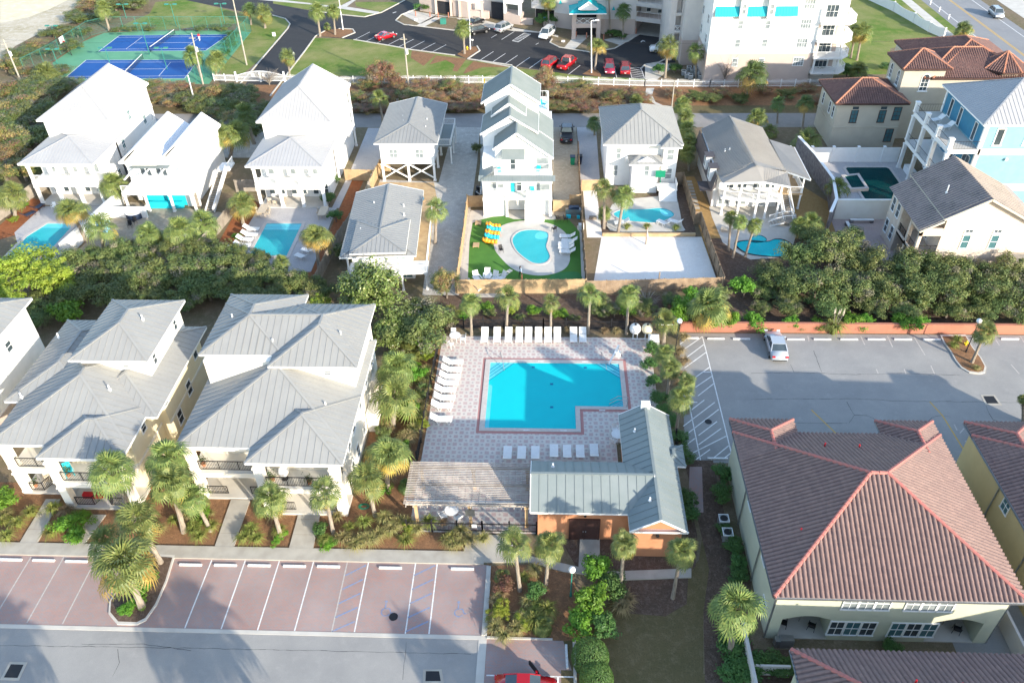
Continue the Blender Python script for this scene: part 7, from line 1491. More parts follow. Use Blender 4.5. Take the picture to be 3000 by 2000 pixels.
put_l([(1550,652),(1585,652)] if 0 else [(1400+1600*s8, 400+765*s8)], -2.3, 'white lounger at the lower right of the blue kidney pool, left one'); put_l([(1400+1700*s8, 400+755*s8)], -2.1, 'white lounger at the lower right of the blue kidney pool, right one'); put_l([(1400+1240*s8, 400+760*s8)], -1.4, 'white lounger at the lower left of the blue kidney pool')
k = 400/1792
put_l([(0+960*k, 450+1170*k)], -2.2, 'white lounger right of the angled pool, upper'); put_l([(890*k, 450+1255*k)], -2.2, 'white lounger right of the angled pool, lower')
ld = lounger('sun_lounger', 'navy blue lounger at the upper left corner of the angled pool patio', 40, 'navy', 'navy'); place(ld, at(380*k, 450+830*k), 2.6, 1.1, 'navy blue lounger nearer the angled pool'); place(ld, at(505*k, 450+735*k), 2.9, 1.1, 'navy blue lounger beside the corner column of the far left house')
place(lg, Vector((53.2,105.6,8.48)), -1.2, 1.15, 'white lounger on the top deck of the blue villa, rear one'); place(lg, Vector((53.6,103.3,8.48)), -1.2, 1.15, 'white lounger on the top deck of the blue villa, front one')
lt = lounger('sun_lounger', 'tan lounger beside the curved pool, near the thin palms', 40, 'beige', 'beige'); place(lt, at(2135,680), -2.0, 1.1, 'tan lounger beside the curved pool, near the thin palms')
lo = lounger('pool_chair', 'x', 20, 'orangep', 'orangep')
def floatchair(name, mm, p, lab, g):
    t = thing(name, lab, 'pool float', at(*p)); g_ = ORG[t.name]; b = MB(); P = [(-1.0,.45,.25),(-.75,.62,.45),(-.45,.35,.42),(0,.26,.36),(.45,.30,.36),(.85,.22,.33)]
    for (x, z, rr), (x1, z1, r1_) in zip(P, P[1:]): b.tube((g_.x+x,g_.y,g_.z+z),(g_.x+x1,g_.y,g_.z+z1),rr*.8,r1_*.8,9)
    b.build('seat_shell', M[mm], t, smooth=True); return t
for c in [x for x in COL.objects if x.parent == lo]: bpy.data.objects.remove(c)
bpy.data.objects.remove(lo)
k = 420/2195
for i, (x, y, mm) in enumerate(((560,350,'orangep'),(570,400,'aquap'),(550,460,'orangep'),(540,520,'aquap'),(510,590,'orangep'))): floatchair('lounge_chair', mm, (1340+x*k, 600+y*k), '%s moulded pool lounge chair on the turf, number %s from the top' % ('orange' if mm == 'orangep' else 'aqua', ('one','two','three','four','five')[i]), None)
def chair(name, m, label='x'):
    t = thing(name, label, 'chair'); b = MB(); b.box(-.24,.24,-.24,.24,.42,.45); b.build('seat', M[m], t); b = MB(); b.add([(-.24,.22,.45),(.24,.22,.45),(.24,.34,.92),(-.24,.34,.92),(-.24,.25,.45),(.24,.25,.45),(.24,.37,.92),(-.24,.37,.92)], [(0,1,2,3),(7,6,5,4),(0,4,5,1),(2,6,7,3),(1,5,6,2),(3,7,4,0)]); b.build('backrest', M[m], t)
    for x in (-.23,.23):
        for y in (-.22,.22): l = MB(); l.tube((x,y,.43),(x*1.1,y*1.1,0),.02,.02,5); l.build('leg', M[m], t)
        a = MB(); a.bar((x,-.22,.65),(x,.27,.65),.04); a.bar((x,-.22,.65),(x,-.22,.43),.03); a.build('armrest', M[m], t)
    return t
def table(name, m, label='x', r=.55, sq=None, h=.72):
    t = thing(name, label, 'table'); b = MB()
    if sq: b.box(-sq[0]/2,sq[0]/2,-sq[1]/2,sq[1]/2,h-.04,h)
    else: b.tube((0,0,h-.03),(0,0,h),r,r,20)
    b.build('table_top', M[m], t); b = MB()
    if sq:
        for x in (-1,1):
            for y in (-1,1): b.tube((x*(sq[0]/2-.08),y*(sq[1]/2-.08),0),(x*(sq[0]/2-.08),y*(sq[1]/2-.08),h-.04),.03,.03,6)
    else:
        for i in range(4): a = i*pi/2+.5; b.tube((.38*cos(a),.38*sin(a),0),(.3*cos(a),.3*sin(a),h-.03),.022,.022,6)
    b.build('table_legs', M[m], t); return t
cw, tw = chair('patio_chair', 'plasticw'), table('patio_table', 'plasticw')
cbk, cbe, cte = chair('patio_chair', 'black'), chair('patio_chair', 'beige'), chair('patio_chair', 'aquap')
k = 420/1646; F = lambda x, y: at(1000+x*k, 880+y*k)+Vector((0,0,.03))
place(tw, F(1310,465), 0, 1.1, 'round white table at the upper left corner of the terrace'); place(cw, F(1290,425), 0, 1.1, 'white chair behind the upper left terrace table'); place(cw, F(1395,475), -1.5, 1.1, 'white chair right of the upper left terrace table'); place(cw, F(1255,545), 2.6, 1.1, 'white chair in front of the upper left terrace table')
F = lambda x, y: at(1400+x*s8, 850+y*s8)+Vector((0,0,.03))
place(tw, F(1200,1290), 0, 1.1, 'round white table half under the clubhouse eave'); place(cw, F(1178,1230), .3, 1.1, 'white chair above the round table by the clubhouse'); place(cw, F(1170,1330), 2.4, 1.1, 'white chair below the round table by the clubhouse')
place(tw, Vector((-7.6,43.6,.03)), 0, 1.1, 'round table under the middle of the pergola'); place(cw, Vector((-8.3,43.2,.03)), 2.2, 1.1, 'white chair under the pergola, left one'); place(cw, Vector((-7.0,43.0,.03)), 3.9, 1.1, 'white chair under the pergola, right one')
k = 400/2323; F = lambda x, y: at(660+x*k, 550+y*k)+Vector((0,0,.02))
tb_ = table('dining_table', 'beige', sq=(1.0,2.2)); place(tb_, F(1680,480), 0, 1.1, 'long beige outdoor table at the right of the tall white house patio'); place(tb_, F(660,440), 0, 1.1, 'long beige outdoor table at the left of the tall white house patio')
for i, (x, y, r_) in enumerate(((1620,510,1.57),(1740,510,-1.57),(1625,440,1.57),(580,430,1.57),(740,430,-1.57),(590,500,1.57),(730,490,-1.57),(760,300,0),(860,300,3.1),(1000,300,1.2),(1010,240,1.0))): place(cbe, F(x,y), r_, 1.0, 'beige outdoor chair on the tall white house patio', 'beige chairs on the tall white house patio')
k = 420/2195; F = lambda x, y: at(1340+x*k, 600+y*k)+Vector((0,0,.04))
fp = thing('fire_pit', 'round white fire pit with blue centre on the round pad', 'fire pit', F(445,1250)); g = ORG[fp.name]; b = MB(); b.tube((g.x,g.y,0),(g.x,g.y,.45),.62,.62,18); b.build('bowl', M['plasticw'], fp); b = MB(); b.tube((g.x,g.y,.45),(g.x,g.y,.47),.4,.4,18); b.build('cover', M['aquap'], fp)
ca = thing('slatted_armchair', 'x', 'chair'); b = MB(); b.box(-.3,.3,-.35,.35,.3,.36); b.build('seat', M['plasticw'], ca); b = MB()
for i in range(5): b.add([(-.3+i*.125,.3,.34),(-.19+i*.125,.3,.34),(-.19+i*.125,.62,1.05),(-.3+i*.125,.62,1.05)], [(0,1,2,3)])
b.build('backrest', M['plasticw'], ca)
for s in (-1,1): b = MB(); b.box(s*.38-.06,s*.38+.06,-.4,.4,.52,.56); b.build('armrest', M['plasticw'], ca); b = MB(); b.box(s*.38-.03,s*.38+.03,-.38,-.3,0,.52); b.build('leg', M['plasticw'], ca)
for x, y, r_, lb in ((310,1180,.5,'upper left'),(460,1140,0,'top'),(560,1180,-.4,'upper right'),(660,1170,-.9,'far right'),(620,1290,-1.8,'lower right'),(270,1270,1.6,'lower left'),(330,1330,2.4,'bottom left')): place(ca, F(x,y), r_, 1.15, 'white slatted armchair round the fire pit, %s' % lb)
for x, y, lb in ((320,290,'upper'),(288,630,'lower')):
    g = F(x,y); boxpart(None, 'game_board', 'woodl', (g.x-.4,g.x+.4,g.y-.5,g.y+.5,.15,.22), (g.x-.38,g.x-.3,g.y-.45,g.y-.37,0,.15), (g.x+.3,g.x+.38,g.y-.45,g.y-.37,0,.15), (g.x-.38,g.x-.3,g.y+.37,g.y+.45,0,.15), (g.x+.3,g.x+.38,g.y+.37,g.y+.45,0,.15), label='small wooden lawn game table on the turf, %s one' % lb, cat='game board')
place(cbk, F(670,730), .4, 1.0, 'dark metal chair at the left edge of the oval patio'); place(cbk, F(1480,410), -2.6, 1.0, 'grey metal chair at the top right of the kidney pool'); place(cbk, F(1540,250), 2, 1.0, 'grey folding chair at the top right of the turf, left one'); place(cbk, F(1660,260), 1.4, 1.0, 'grey folding chair at the top right of the turf, right one')
boxpart(None, 'storage_bin', 'plasticw', (F(1895,370).x-.35,F(1895,370).x+.35,F(1895,370).y-.3,F(1895,370).y+.3,.04,.75), label='pale cooler box by the fence at the right of the turf', cat='cooler'); boxpart(None, 'storage_bin', 'plasticw', (F(1810,1340).x-.5,F(1810,1340).x+.4,76.75,77.3,.04,.8), label='white box at the lower right corner of the turf', cat='cooler')
gr = thing('grill_station', 'cluttered grill with blue items in the nook beside the tower house', 'grill', F(1770,180)); g = ORG[gr.name]; boxpart(gr, 'counter', 'chrome', (g.x-1,g.x+1.2,g.y+.2,g.y+.9,0,.9)); boxpart(gr, 'hood', 'navy', (g.x-.6,g.x+.8,g.y+.3,g.y+.85,.9,1.25)); boxpart(gr, 'cooler', 'aquap', (g.x-.9,g.x-.3,g.y-.5,g.y-.1,0,.4), (g.x+.5,g.x+.9,g.y-.6,g.y-.2,0,.35))
pole = boxpart(None, 'marker_post', 'orange', (F(988,1370).x-.1,F(988,1370).x+.1,76.9,77.05,.04,2.3), label='single orange post standing at the wooden fence of the turf yard', cat='post')
boxpart(None, 'log', 'trunk', (F(2080,220).x-.55,F(2080,220).x+.45,F(2080,220).y-.2,F(2080,220).y+.25,.03,.4), label='dark covered bundle beside the palms of the bay house yard', cat='bundle')
# volleyball net
vn = thing('volleyball_net', 'sagging volleyball net between two wooden posts over white sand', 'volleyball net', (13,82,0))
for q in ((12.9,87.5),(13.35,77.4)): b = MB(); b.tube((*q,0),(*q,2.5),.08,.07,8); b.build('post', M['wood'], vn)
b = MB()
for i in range(24):
    p, q = Vector((12.9,87.5)), Vector((13.1,84.6)); u = p+(q-p)*i/24; b.bar((*u,1.2-.04*i),(*u,2.3-.05*i),.014)
for z in (1.3,1.6,1.9,2.2): b.bar((12.9,87.5,z),(13.1,84.6,z-1.0),.016)
b.build('mesh', M['paint_w'], vn)
# hot tub, umbrellas, benches of the paved yard
k = 420/1568; F = lambda x, y: at(340+x*k, 300+y*k)+Vector((0,0,.02))
ht = thing('hot_tub', 'round dark hot tub with white rim in front of the white wall', 'hot tub', F(215,1250)); g = ORG[ht.name]; b = MB(); b.tube((g.x,g.y,0),(g.x,g.y,.8),1.15,1.15,14); b.build('shell', M['navy'], ht); b = MB()
for i in range(14): a, c = 2*pi*i/14, 2*pi*(i+1)/14; b.add([(g.x+1.2*cos(a),g.y+1.2*sin(a),.83),(g.x+1.2*cos(c),g.y+1.2*sin(c),.83),(g.x+.95*cos(c),g.y+.95*sin(c),.83),(g.x+.95*cos(a),g.y+.95*sin(a),.83)], [(0,1,2,3)])
b.build('rim', M['plasticw'], ht); b = MB(); b.tube((g.x,g.y,.8),(g.x,g.y,.815),.95,.95,14); b.build('water', M['concl'], ht)
boxpart(None, 'low_wall', 'aqua', (-60,-57.9,90.6,91.1,0,1.1), (-58.3,-57.9,88.6,91,0,1.1), label='low pale aqua wall panels beside the round hot tub', cat='wall'); boxpart(None, 'garden_wall', 'white', (-59.2,-54.0,93.6,93.9,0,1.6), label='white wall behind the round hot tub', cat='wall')
place(cbk, F(160,1370), .2, 1.0, 'dark cushioned chair in front of the hot tub, left'); place(cbk, F(205,1330), -.4, 1.0, 'dark cushioned chair in front of the hot tub, right'); place(cw, F(360,1200), .5, 1.0, 'white chair between hot tub and teal bar')
for x, y, r_, m_, lb in ((95,540,0,cw,'white chair in the shaded porch of the far left house'),(700,640,0,None,''),): 
    if m_: place(m_, at(70*1+0, 585) if 0 else at(160, 612), 0, 1.0, lb)
place(cte, Vector((-5.9,95.3,5.75)), .3, 1.0, 'turquoise chair on the upper balcony of the tower house, left'); place(cte, Vector((-.9,95.4,5.75)), -.3, 1.1, 'turquoise chair on the upper balcony of the tower house, right'); place(cte, Vector((-1.6,95.3,2.82)), .2, 1.1, 'turquoise chair on the lower balcony of the tower house'); place(cte, Vector((-.3,115.5,6.52)), 1.2, 1.3, 'turquoise chair on the side balcony of the tower house'); place(cte, Vector((-40.1,44.6,3.32)), .6, 1.25, 'turquoise rocking chair on the cream house balcony'); place(cte, Vector((-35.9,44.7,.27)), -.5, 1.1, 'turquoise chair on the cream house ground porch')
rk = boxpart(None, 'kayak', 'red', (-39.9,-38.2,44.4,44.8,.5,.95), label='red kayak leaning on the ground porch of the cream house', cat='kayak')
place(cbe, Vector((-43.9,46.2,.27)), .4, 1.2, 'beige chair on the left ground porch of the cream house')
for (x, y, z, lb) in ((-29.0,45.9,3.3,'potted plants on the white house upper left balcony'),(-22.6,44.4,3.3,'potted plants on the white house upper right balcony'),(-45.0,45.9,.25,'potted plant on the cream house left porch'),(-40.2,44.5,3.3,'potted plant on the cream house balcony'),(-19.4,44.1,3.3,'dark leafy pots on the white house upper right balcony')):
    t = thing('potted_plant', lb, 'potted plant', (x,y,z)); b = MB(); b.tube((x,y,z),(x,y,z+.35),.16,.22,9); b.build('pot', M['orange'], t); q = random.Random(int(x*10)); b = MB()
    for i in range(90): v = Vector((q.gauss(0,.22),q.gauss(0,.16),abs(q.gauss(.25,.25)))); a = Vector((q.gauss(0,1),q.gauss(0,1),q.gauss(0,1))).normalized()*.09; e = a.cross(Vector((q.random(),q.random(),1))).normalized()*.05; c = Vector((x,y,z+.35))+v; b.add([c-a,c-e,c+a,c+e], [(0,1,2,3)])
    b.build('leaves', M['oakd'], t)
um = thing('covered_chair', 'white and blue patterned egg chair on the white house upper right balcony', 'egg chair', (-21.6,44.6,3.3)); b = MB(); b.ball((-21.6,44.6,4.2),.45,10,8,1.35); b.build('shell', M['plasticw'], um, smooth=True); b = MB(); b.tube((-21.6,44.6,3.3),(-21.6,44.6,3.7),.3,.1,8); b.build('base', M['black'], um)
# townhouse patios
for dx, who in ((2.6,'left'),(13.1,'right')):
    t = table('patio_table', 'woodg', 'x', sq=(1.1,.8)); place(t, Vector((16.5+dx-.3,34.6,.11)), 0, 1, 'small grey table in the %s arched patio' % who)
    place(cbk, Vector((16.5+dx-1.1,33.9,.11)), 1.2, 1, 'dark chair in the %s arched patio, left' % who); place(cbk, Vector((16.5+dx+.9,33.7,.11)), 2.7, 1, 'dark chair in the %s arched patio, right' % who)
boxpart(None, 'gas_grill', 'chrome', (17.3,18.3,32.1,32.6,.0,1.0), (17.0,17.35,32.15,32.6,0,.8), label='steel gas grill beside the left arched patio', cat='grill')
boxpart(None, 'garden_wall', 'greyst', (14.6,14.85,24,33.2,0,1.6), (14.85,17.5,30.0,30.15,0,1.2), label='pale low wall beside the pale green house yard', cat='wall'); boxpart(None, 'garden_wall', 'greyst', (33.9,34.1,25,36,0,1.7), label='pale wall between the two tiled houses', cat='wall'); 
# benches at the pink patio
for bx_, lb in (((40.0,43.0,92.9,93.3,.0,.5),'long white-topped bench on the pink patio, upper'),((39.2,39.6,90.0,92.6,0,.5),'long white-topped bench on the pink patio, left')): 
    t = thing('bench', lb, 'bench', (bx_[0],bx_[2],0)); boxpart(t, 'seat', 'plasticw', (*bx_[:4],.42,.5)); boxpart(t, 'base', 'stone', (bx_[0],bx_[0]+.4,bx_[2],bx_[2]+.4,0,.42), (bx_[1]-.4,bx_[1],bx_[3]-.4,bx_[3],0,.42))
# filter tanks, covered cart, air conditioners, bins
t = thing('filter_tanks', 'pair of round cream pool filter tanks on a white pipe frame', 'filter tanks', at(1877,985)); g = ORG[t.name]
for s, m_ in ((-.68,'plasticw'),(.62,'cream')):
    b = MB(); b.ball((g.x+s,g.y,1.05), .62, 16, 12, 1.0); b.build('tank', M[m_], t, smooth=True); b = MB(); b.tube((g.x+s,g.y-.1,1.66),(g.x+s,g.y-.1,1.8),.12,.1,8); b.build('lid', M['black'], t)
b = MB()
for s in (-.9,-.45,.4,.85): b.tube((g.x+s,g.y-.55,.05),(g.x+s,g.y-.5,.7),.05,.05,7)
b.tube((g.x-1.0,g.y-.6,.1),(g.x+1.3,g.y-.6,.1),.06,.06,7); b.build('pipe', M['plasticw'], t)
t = thing('covered_equipment', 'equipment under a white cover beside the filter tanks', 'covered equipment', at(1913,1010)); g = ORG[t.name]; b = MB(); b.prism([(g.x-.6,g.y-.7),(g.x+.5,g.y-.8),(g.x+.6,g.y+.6),(g.x-.5,g.y+.7)],0,1.0); b.add([(g.x-.6,g.y-.7,1),(g.x+.5,g.y-.8,1),(g.x+.6,g.y+.6,1),(g.x-.5,g.y+.7,1),(g.x-.3,g.y+.1,1.3),(g.x+.35,g.y+.1,1.3)], [(0,1,5,4),(2,3,4,5),(1,2,5),(3,0,4)]); b.build('cover', M['plasticw'], t)
b = MB(); b.tube((12.3,69.9,.6),(14.6,69.9,.6),.06,.06,7); b.tube((14.6,69.9,0),(14.6,69.9,1.1),.06,.06,7); b.build('water_pipe', M['plasticw'], None, label='white standpipe left of the car park wall', cat='pipe')
def acunit(p, lab, g=None, z=0):
    c = at(*p) if len(p) == 2 else Vector(p); t = thing('air_conditioner', lab, 'air conditioner', c, g); boxpart(t, 'case', 'hvac', (c.x-.4,c.x+.4,c.y-.4,c.y+.4,c.z,c.z+.8)); b = MB(); b.tube((c.x,c.y,c.z+.8),(c.x,c.y,c.z+.815),.32,.32,14); b.build('fan_grille', M['black'], t); b = MB(); b.box(c.x-.42,c.x+.42,c.y-.42,c.y-.36,c.z+.78,c.z+.84); b.box(c.x-.42,c.x+.42,c.y+.36,c.y+.42,c.z+.78,c.z+.84); b.box(c.x-.42,c.x-.36,c.y-.36,c.y+.36,c.z+.78,c.z+.84); b.box(c.x+.36,c.x+.42,c.y-.36,c.y+.36,c.z+.78,c.z+.84); b.build('top_frame', M['trimw'], t)
acunit((2117,1535), 'square air conditioner by the pale green house, upper one'); acunit((2128,1575), 'square air conditioner by the pale green house, lower one')
for p in ((2002,220),(2012,228),(2028,216),(2040,224),(2050,232),(2022,232),(2038,208),(2018,208)): acunit(p, 'air conditioner in the shaded cluster by the condominium corner', 'air conditioners by the condominium corner')
def bin_(p, m, lab):
    c = at(*p); t = thing('wheelie_bin', lab, 'wheelie bin', c); b = MB(); b.add([(c.x-.27,c.y-.3,.05),(c.x+.27,c.y-.3,.05),(c.x+.27,c.y+.3,.05),(c.x-.27,c.y+.3,.05),(c.x-.35,c.y-.38,1.25),(c.x+.35,c.y-.38,1.25),(c.x+.35,c.y+.42,1.25),(c.x-.35,c.y+.42,1.25)], [(0,3,2,1),(4,5,6,7),(0,1,5,4),(1,2,6,5),(2,3,7,6),(3,0,4,7)]); b.build('body', M[m], t); b = MB(); b.box(c.x-.38,c.x+.38,c.y-.42,c.y+.5,1.26,1.34); b.build('lid', M['navy' if m != 'navy' else 'black'], t)
    for s in (-.28,.28): b = MB(); b.tube((c.x+s-.03,c.y+.35,.13),(c.x+s+.03,c.y+.35,.13),.13,.13,9); b.build('wheel', M['rubber'], t)
bin_((1677,482), 'plasticg', 'green wheelie bin with dark lid left of the long wooden fence'); bin_((1698,480), 'navy', 'dark blue wheelie bin right of the long wooden fence')
t = thing('pool_pump', 'pool pump with white pipes beside the narrow tower house', 'pool pump', at(1397,575)); g = ORG[t.name]; b = MB(); b.tube((g.x,g.y,0),(g.x,g.y,.8),.3,.28,10); b.tube((g.x+.1,g.y+1.2,.0),(g.x+.1,g.y+1.2,.9),.25,.25,10); b.build('tank', M['black'], t); b = MB(); b.tube((g.x+.5,g.y-.4,.5),(g.x+.5,g.y+1.8,.5),.05,.05,6); b.tube((g.x,g.y+1.8,.5),(g.x+.5,g.y+1.8,.5),.05,.05,6); b.tube((g.x,g.y-.4,.9),(g.x+.5,g.y-.4,.5),.05,.05,6); b.build('pipe', M['plasticw'], t)
def hydrant(p, lab):
    c = at(*p); t = thing('fire_hydrant', lab, 'fire hydrant', c); b = MB(); b.tube(c, c+Vector((0,0,.55)), .13,.12,10); b.tube((c.x-.22,c.y,c.z+.4),(c.x+.22,c.y,c.z+.4),.07,.07,8); b.build('barrel', M['yellow'], t); b = MB(); b.ball((c.x,c.y,c.z+.57),.14,10,6); b.build('cap', M['yellow'], t, smooth=True)
hydrant((2827,1013), 'yellow fire hydrant on the right car park island'); hydrant((1369,146), 'yellow fire hydrant on the far car park island')
hs_ = thing('garden_hose', 'coiled green hose on the sandy ground by the white house corner', 'hose', at(1066,1484)); g = ORG[hs_.name]; b = MB()
for r_ in (.3,.38,.46):
    for i in range(16): a, c = i*pi/8, (i+1)*pi/8; b.tube((g.x+r_*cos(a),g.y+r_*.7*sin(a),.06),(g.x+r_*cos(c),g.y+r_*.7*sin(c),.06),.025,.025,5)
b.build('coil', M['plasticg'], hs_)
for p, lab in (((1422+20,283),'x'),): pass
def signpost(p, py, m, lab, w_=.5, hh=.5):
    c = at(*p); z = zat(c, py); t = thing('sign_post', lab, 'sign', c); b = MB(); b.tube(c,(c.x,c.y,z),.035,.035,6); b.build('post', M['chrome'], t); boxpart(t, 'sign_plate', m, (c.x-w_/2,c.x+w_/2,c.y-.06,c.y-.04,z-hh,z))
signpost((1595,80), 50, 'court_b', 'blue accessible parking sign on a post by the dark hedge', .4, .7); signpost((805,113), 95, 'paint_w', 'small white sign on the grass beside the curved driveway', .7, .8); signpost((865,183), 153, 'paint_w', 'grey keypad post at the entrance drive', .3, .4); signpost((1850,280), 268, 'paint_w', 'small white sign in the scrub above the bay house', .5, .6); signpost((1165,298), 288, 'paint_w', 'small white sign in front of the vine strip', .4, .6); signpost((1385,135), 115, 'paint_w', 'grey meter post by the car park island', .4, .3); signpost((1218,62), 55, 'paint_w', 'white notice stand beside the condominium walk', .7, .4); signpost((1650,128), 118, 'paint_w', 'white notice stand at the condominium entrance walk', .7, .4)
boxpart(None, 'newspaper_box', 'grn', (at(1299,70).x-.6,at(1299,70).x+.6,at(1299,70).y-.5,at(1299,70).y+.5,0,1.1), label='green electrical box on the grass strip by the condominium walk', cat='utility box')
for i, (x, y) in enumerate(((1218,48),(1260,50),(1284,52),(1314,52),(1688,108),(1718,112),(1863,100),(1768,118))):
    c = at(x,y); b = MB(); b.tube(c, c+Vector((0,0,1.0)), .12,.12,8); b.ball((c.x,c.y,1.0),.12,8,5); b.build('bollard', M['terra'], None, label='short terracotta bollard light along the condominium walk', cat='bollard', group='bollards along the condominium walk')
for i in range(11):
    c = (85.2, 147+i*5.2); b = MB(); b.box(c[0]-.08,c[0]+.08,c[1]-.08,c[1]+.08,0,1.0); b.build('marker_post', M['trimw'], None, label='short white marker post on the verge between path and highway', cat='post', group='white posts along the highway')
hp = thing('basketball_hoop', 'portable basketball hoop at the left edge of the green court', 'basketball hoop', at(211,163)); g = ORG[hp.name]; b = MB(); b.tube(g, g+Vector((-.8,0,3.2)), .08,.06,7); b.build('pole', M['black'], hp); boxpart(hp, 'backboard', 'paint_w', (g.x-1.0,g.x-.95,g.y-.8,g.y+.8,2.6,3.7)); boxpart(hp, 'rim', 'red', (g.x-.95,g.x-.5,g.y-.22,g.y+.22,2.75,2.8))
bn = thing('bench', 'dark bench on the green surround behind the far court', 'bench', at(562,91)); g = ORG[bn.name]; boxpart(bn, 'seat', 'door', (g.x-1.5,g.x+1.5,g.y-.25,g.y+.25,.4,.46)); boxpart(bn, 'base', 'door', (g.x-1.3,g.x-1.2,g.y-.2,g.y+.2,0,.4), (g.x+1.2,g.x+1.3,g.y-.2,g.y+.2,0,.4))
# ------------------------------------------------------------------ vehicles: nose towards +Y
def vehicle(kind, color, name, label, rough=.25):
    t = thing(name, label, 'car'); s = NT(name+'_paint'); s.b.inputs['Coat Weight'].default_value = .6; pm = s.fin(color, rough, .15, .5)
    L, Wd = {'sedan':(4.75,1.82),'suv':(4.7,1.9),'pickup':(5.7,2.0),'coupe':(4.5,1.84),'van':(5.1,1.98)}[kind]; h = L/2; w = Wd/2
    prof = {'sedan':[(-h,.55,.85),(-h+.1,.95,.95),(-h+1.0,1.0,1),(0,.98,1),(h-1.35,.95,1),(h-.35,.80,.93),(h,.55,.8)],
            'coupe':[(-h,.6,.85),(-h+.1,.98,.95),(-h+.8,1.0,1),(0,.95,1),(h-1.35,.92,1),(h-.35,.75,.93),(h,.5,.8)],
            'suv':[(-h,.7,.88),(-h+.1,1.08,.97),(-h+.8,1.12,1),(0,1.1,1),(h-1.1,1.08,1),(h-.3,.95,.95),(h,.6,.85)],
            'van':[(-h,.7,.88),(-h+.1,1.15,.97),(-h+.8,1.2,1),(0,1.18,1),(h-1.2,1.15,1),(h-.3,1.02,.95),(h,.6,.85)],
            'pickup':[(-h,.75,.92),(-h+.08,1.15,.98),(-h+1.0,1.17,1),(0,1.17,1),(h-1.4,1.16,1),(h-.25,1.08,.97),(h,.7,.88)]}[kind]
    b = MB(); n = 0; z0 = .28; rings = []
    for y, z, k in prof:
        rings.append([(-w*k,y,z0),(-w*k*1.0,y,z*.72),(-w*k*.93,y,z),(w*k*.93,y,z),(w*k,y,z*.72),(w*k,y,z0)])
    b.add([v for r_ in rings for v in r_], [(i*6+j, i*6+(j+1)%6, (i+1)*6+(j+1)%6, (i+1)*6+j) for i in range(len(rings)-1) for j in range(6)]+[tuple(range(6))[::-1], tuple(range((len(rings)-1)*6, len(rings)*6))])
    body = b.build('body', pm, t, smooth=False)
    bm = bmesh.new(); bm.from_mesh(body.data); bmesh.ops.recalc_face_normals(bm, faces=bm.faces); bmesh.ops.bevel(bm, geom=[e for e in bm.edges], offset=.05, segments=2, affect='EDGES'); bm.to_mesh(body.data); bm.free()
    for p in body.data.polygons: p.use_smooth = True
    y0, y1, y2, y3, zr, zb = {'sedan':(-h+.75,-h+1.45,.35,1.1,1.44,.93),'coupe':(-h+.6,-h+1.6,.2,.95,1.36,.93),'suv':(-h+.15,-h+.55,.7,1.35,1.72,1.06),'van':(-h+.15,-h+.5,.9,1.6,1.88,1.12),'pickup':(-.75,-.55,1.0,1.65,1.85,1.12)}[kind]
    g = MB(); wb_, wt = w*.92, w*.74
    g.add([(-wb_,y0,zb),(wb_,y0,zb),(wb_,y3,zb),(-wb_,y3,zb),(-wt,y1,zr),(wt,y1,zr),(wt,y2,zr),(-wt,y2,zr)], [(0,1,5,4),(1,2,6,5),(2,3,7,6),(3,0,4,7),(4,5,6,7)])
    g.build('windows', M['glass'], t)
    r_ = MB(); r_.box(-wt-.02,wt+.02,y1-.03,y2+.02,zr-.02,zr+.035)
    for s_ in (-1,1):
        r_.bar((s_*wb_,y3,zb),(s_*(wt+.0),y2,zr),.07); r_.bar((s_*wb_,y0,zb),(s_*wt,y1,zr),.09)
        my = (y1+y2)/2; r_.bar((s_*(wb_+.005),my,zb),(s_*(wt+.01),my,zr),.07)
    ro = r_.build('cabin_roof', pm, t)
    if kind in ('suv','van'):
        q = MB(); q.bar((-wt+.05,y1+.1,zr+.08),(-wt+.05,y2-.1,zr+.08),.04); q.bar((wt-.05,y1+.1,zr+.08),(wt-.05,y2-.1,zr+.08),.04); q.build('roof_rack', M['black'], t)
    if kind == 'pickup': boxpart(t, 'bed_liner', 'black', (-w*.82,w*.82,-h+.12,-.85,1.17,1.2))
    for x in (-1,1):
        for y in (-h*.6, h*.62):
            q = MB(); q.tube((x*(w-.2),y,.34),(x*(w+.02),y,.34),.34,.34,18); tq = q.build('wheel', M['rubber'], t); q = MB(); q.tube((x*(w+.0),y,.34),(x*(w+.035),y,.34),.21,.2,12); q.build('rim', M['rim'], tq)
        q = MB(); q.box(x*w*.72-.17,x*w*.72+.17,h-.13,h-.01,.62,.76); q.build('headlight', M['globe'], t); q = MB(); q.box(x*w*.74-.15,x*w*.74+.15,-h-.015,-h+.08,.72,.9); q.build('taillight', M['red'], t)
        q = MB(); q.box(x*(w+.1)-.1,x*(w+.1)+.1,y3-.35,y3-.2,zb-.02,zb+.14); q.build('mirror', pm, t)
    boxpart(t, 'licence_plate', 'paint_w', (-.17,.17,-h-.03,-h-.01,.55,.66)); boxpart(t, 'bumper', 'black', (-w*.8,w*.8,-h-.01,-h+.1,.3,.42), (-w*.8,w*.8,h-.1,h+.01,.3,.42))
    return t
def park(t, p, rz, z=.014): place(t, at(*p)+Vector((0,0,z)), rz)
RED, WHT, SIL, BLK = (.42,.008,.015), (.78,.78,.78), (.42,.46,.50), (.012,.013,.016)
def car(kind, c, nm, lab, p, hd, cat='car'): 
    t = vehicle(kind, c, nm, lab); t['category'] = cat; o = at(*p)+Vector((0,0,.014)); t.location = o; t.rotation_euler = (0,0,hd); return t
def hdg(p, q): a, b_ = at(*p), at(*q); return atan2(-(b_.x-a.x), (b_.y-a.y))
car('sedan', SIL, 'sedan', 'silver-blue sedan parked against the terracotta wall', (2270,1022), hdg((2285,1062),(2262,985)))
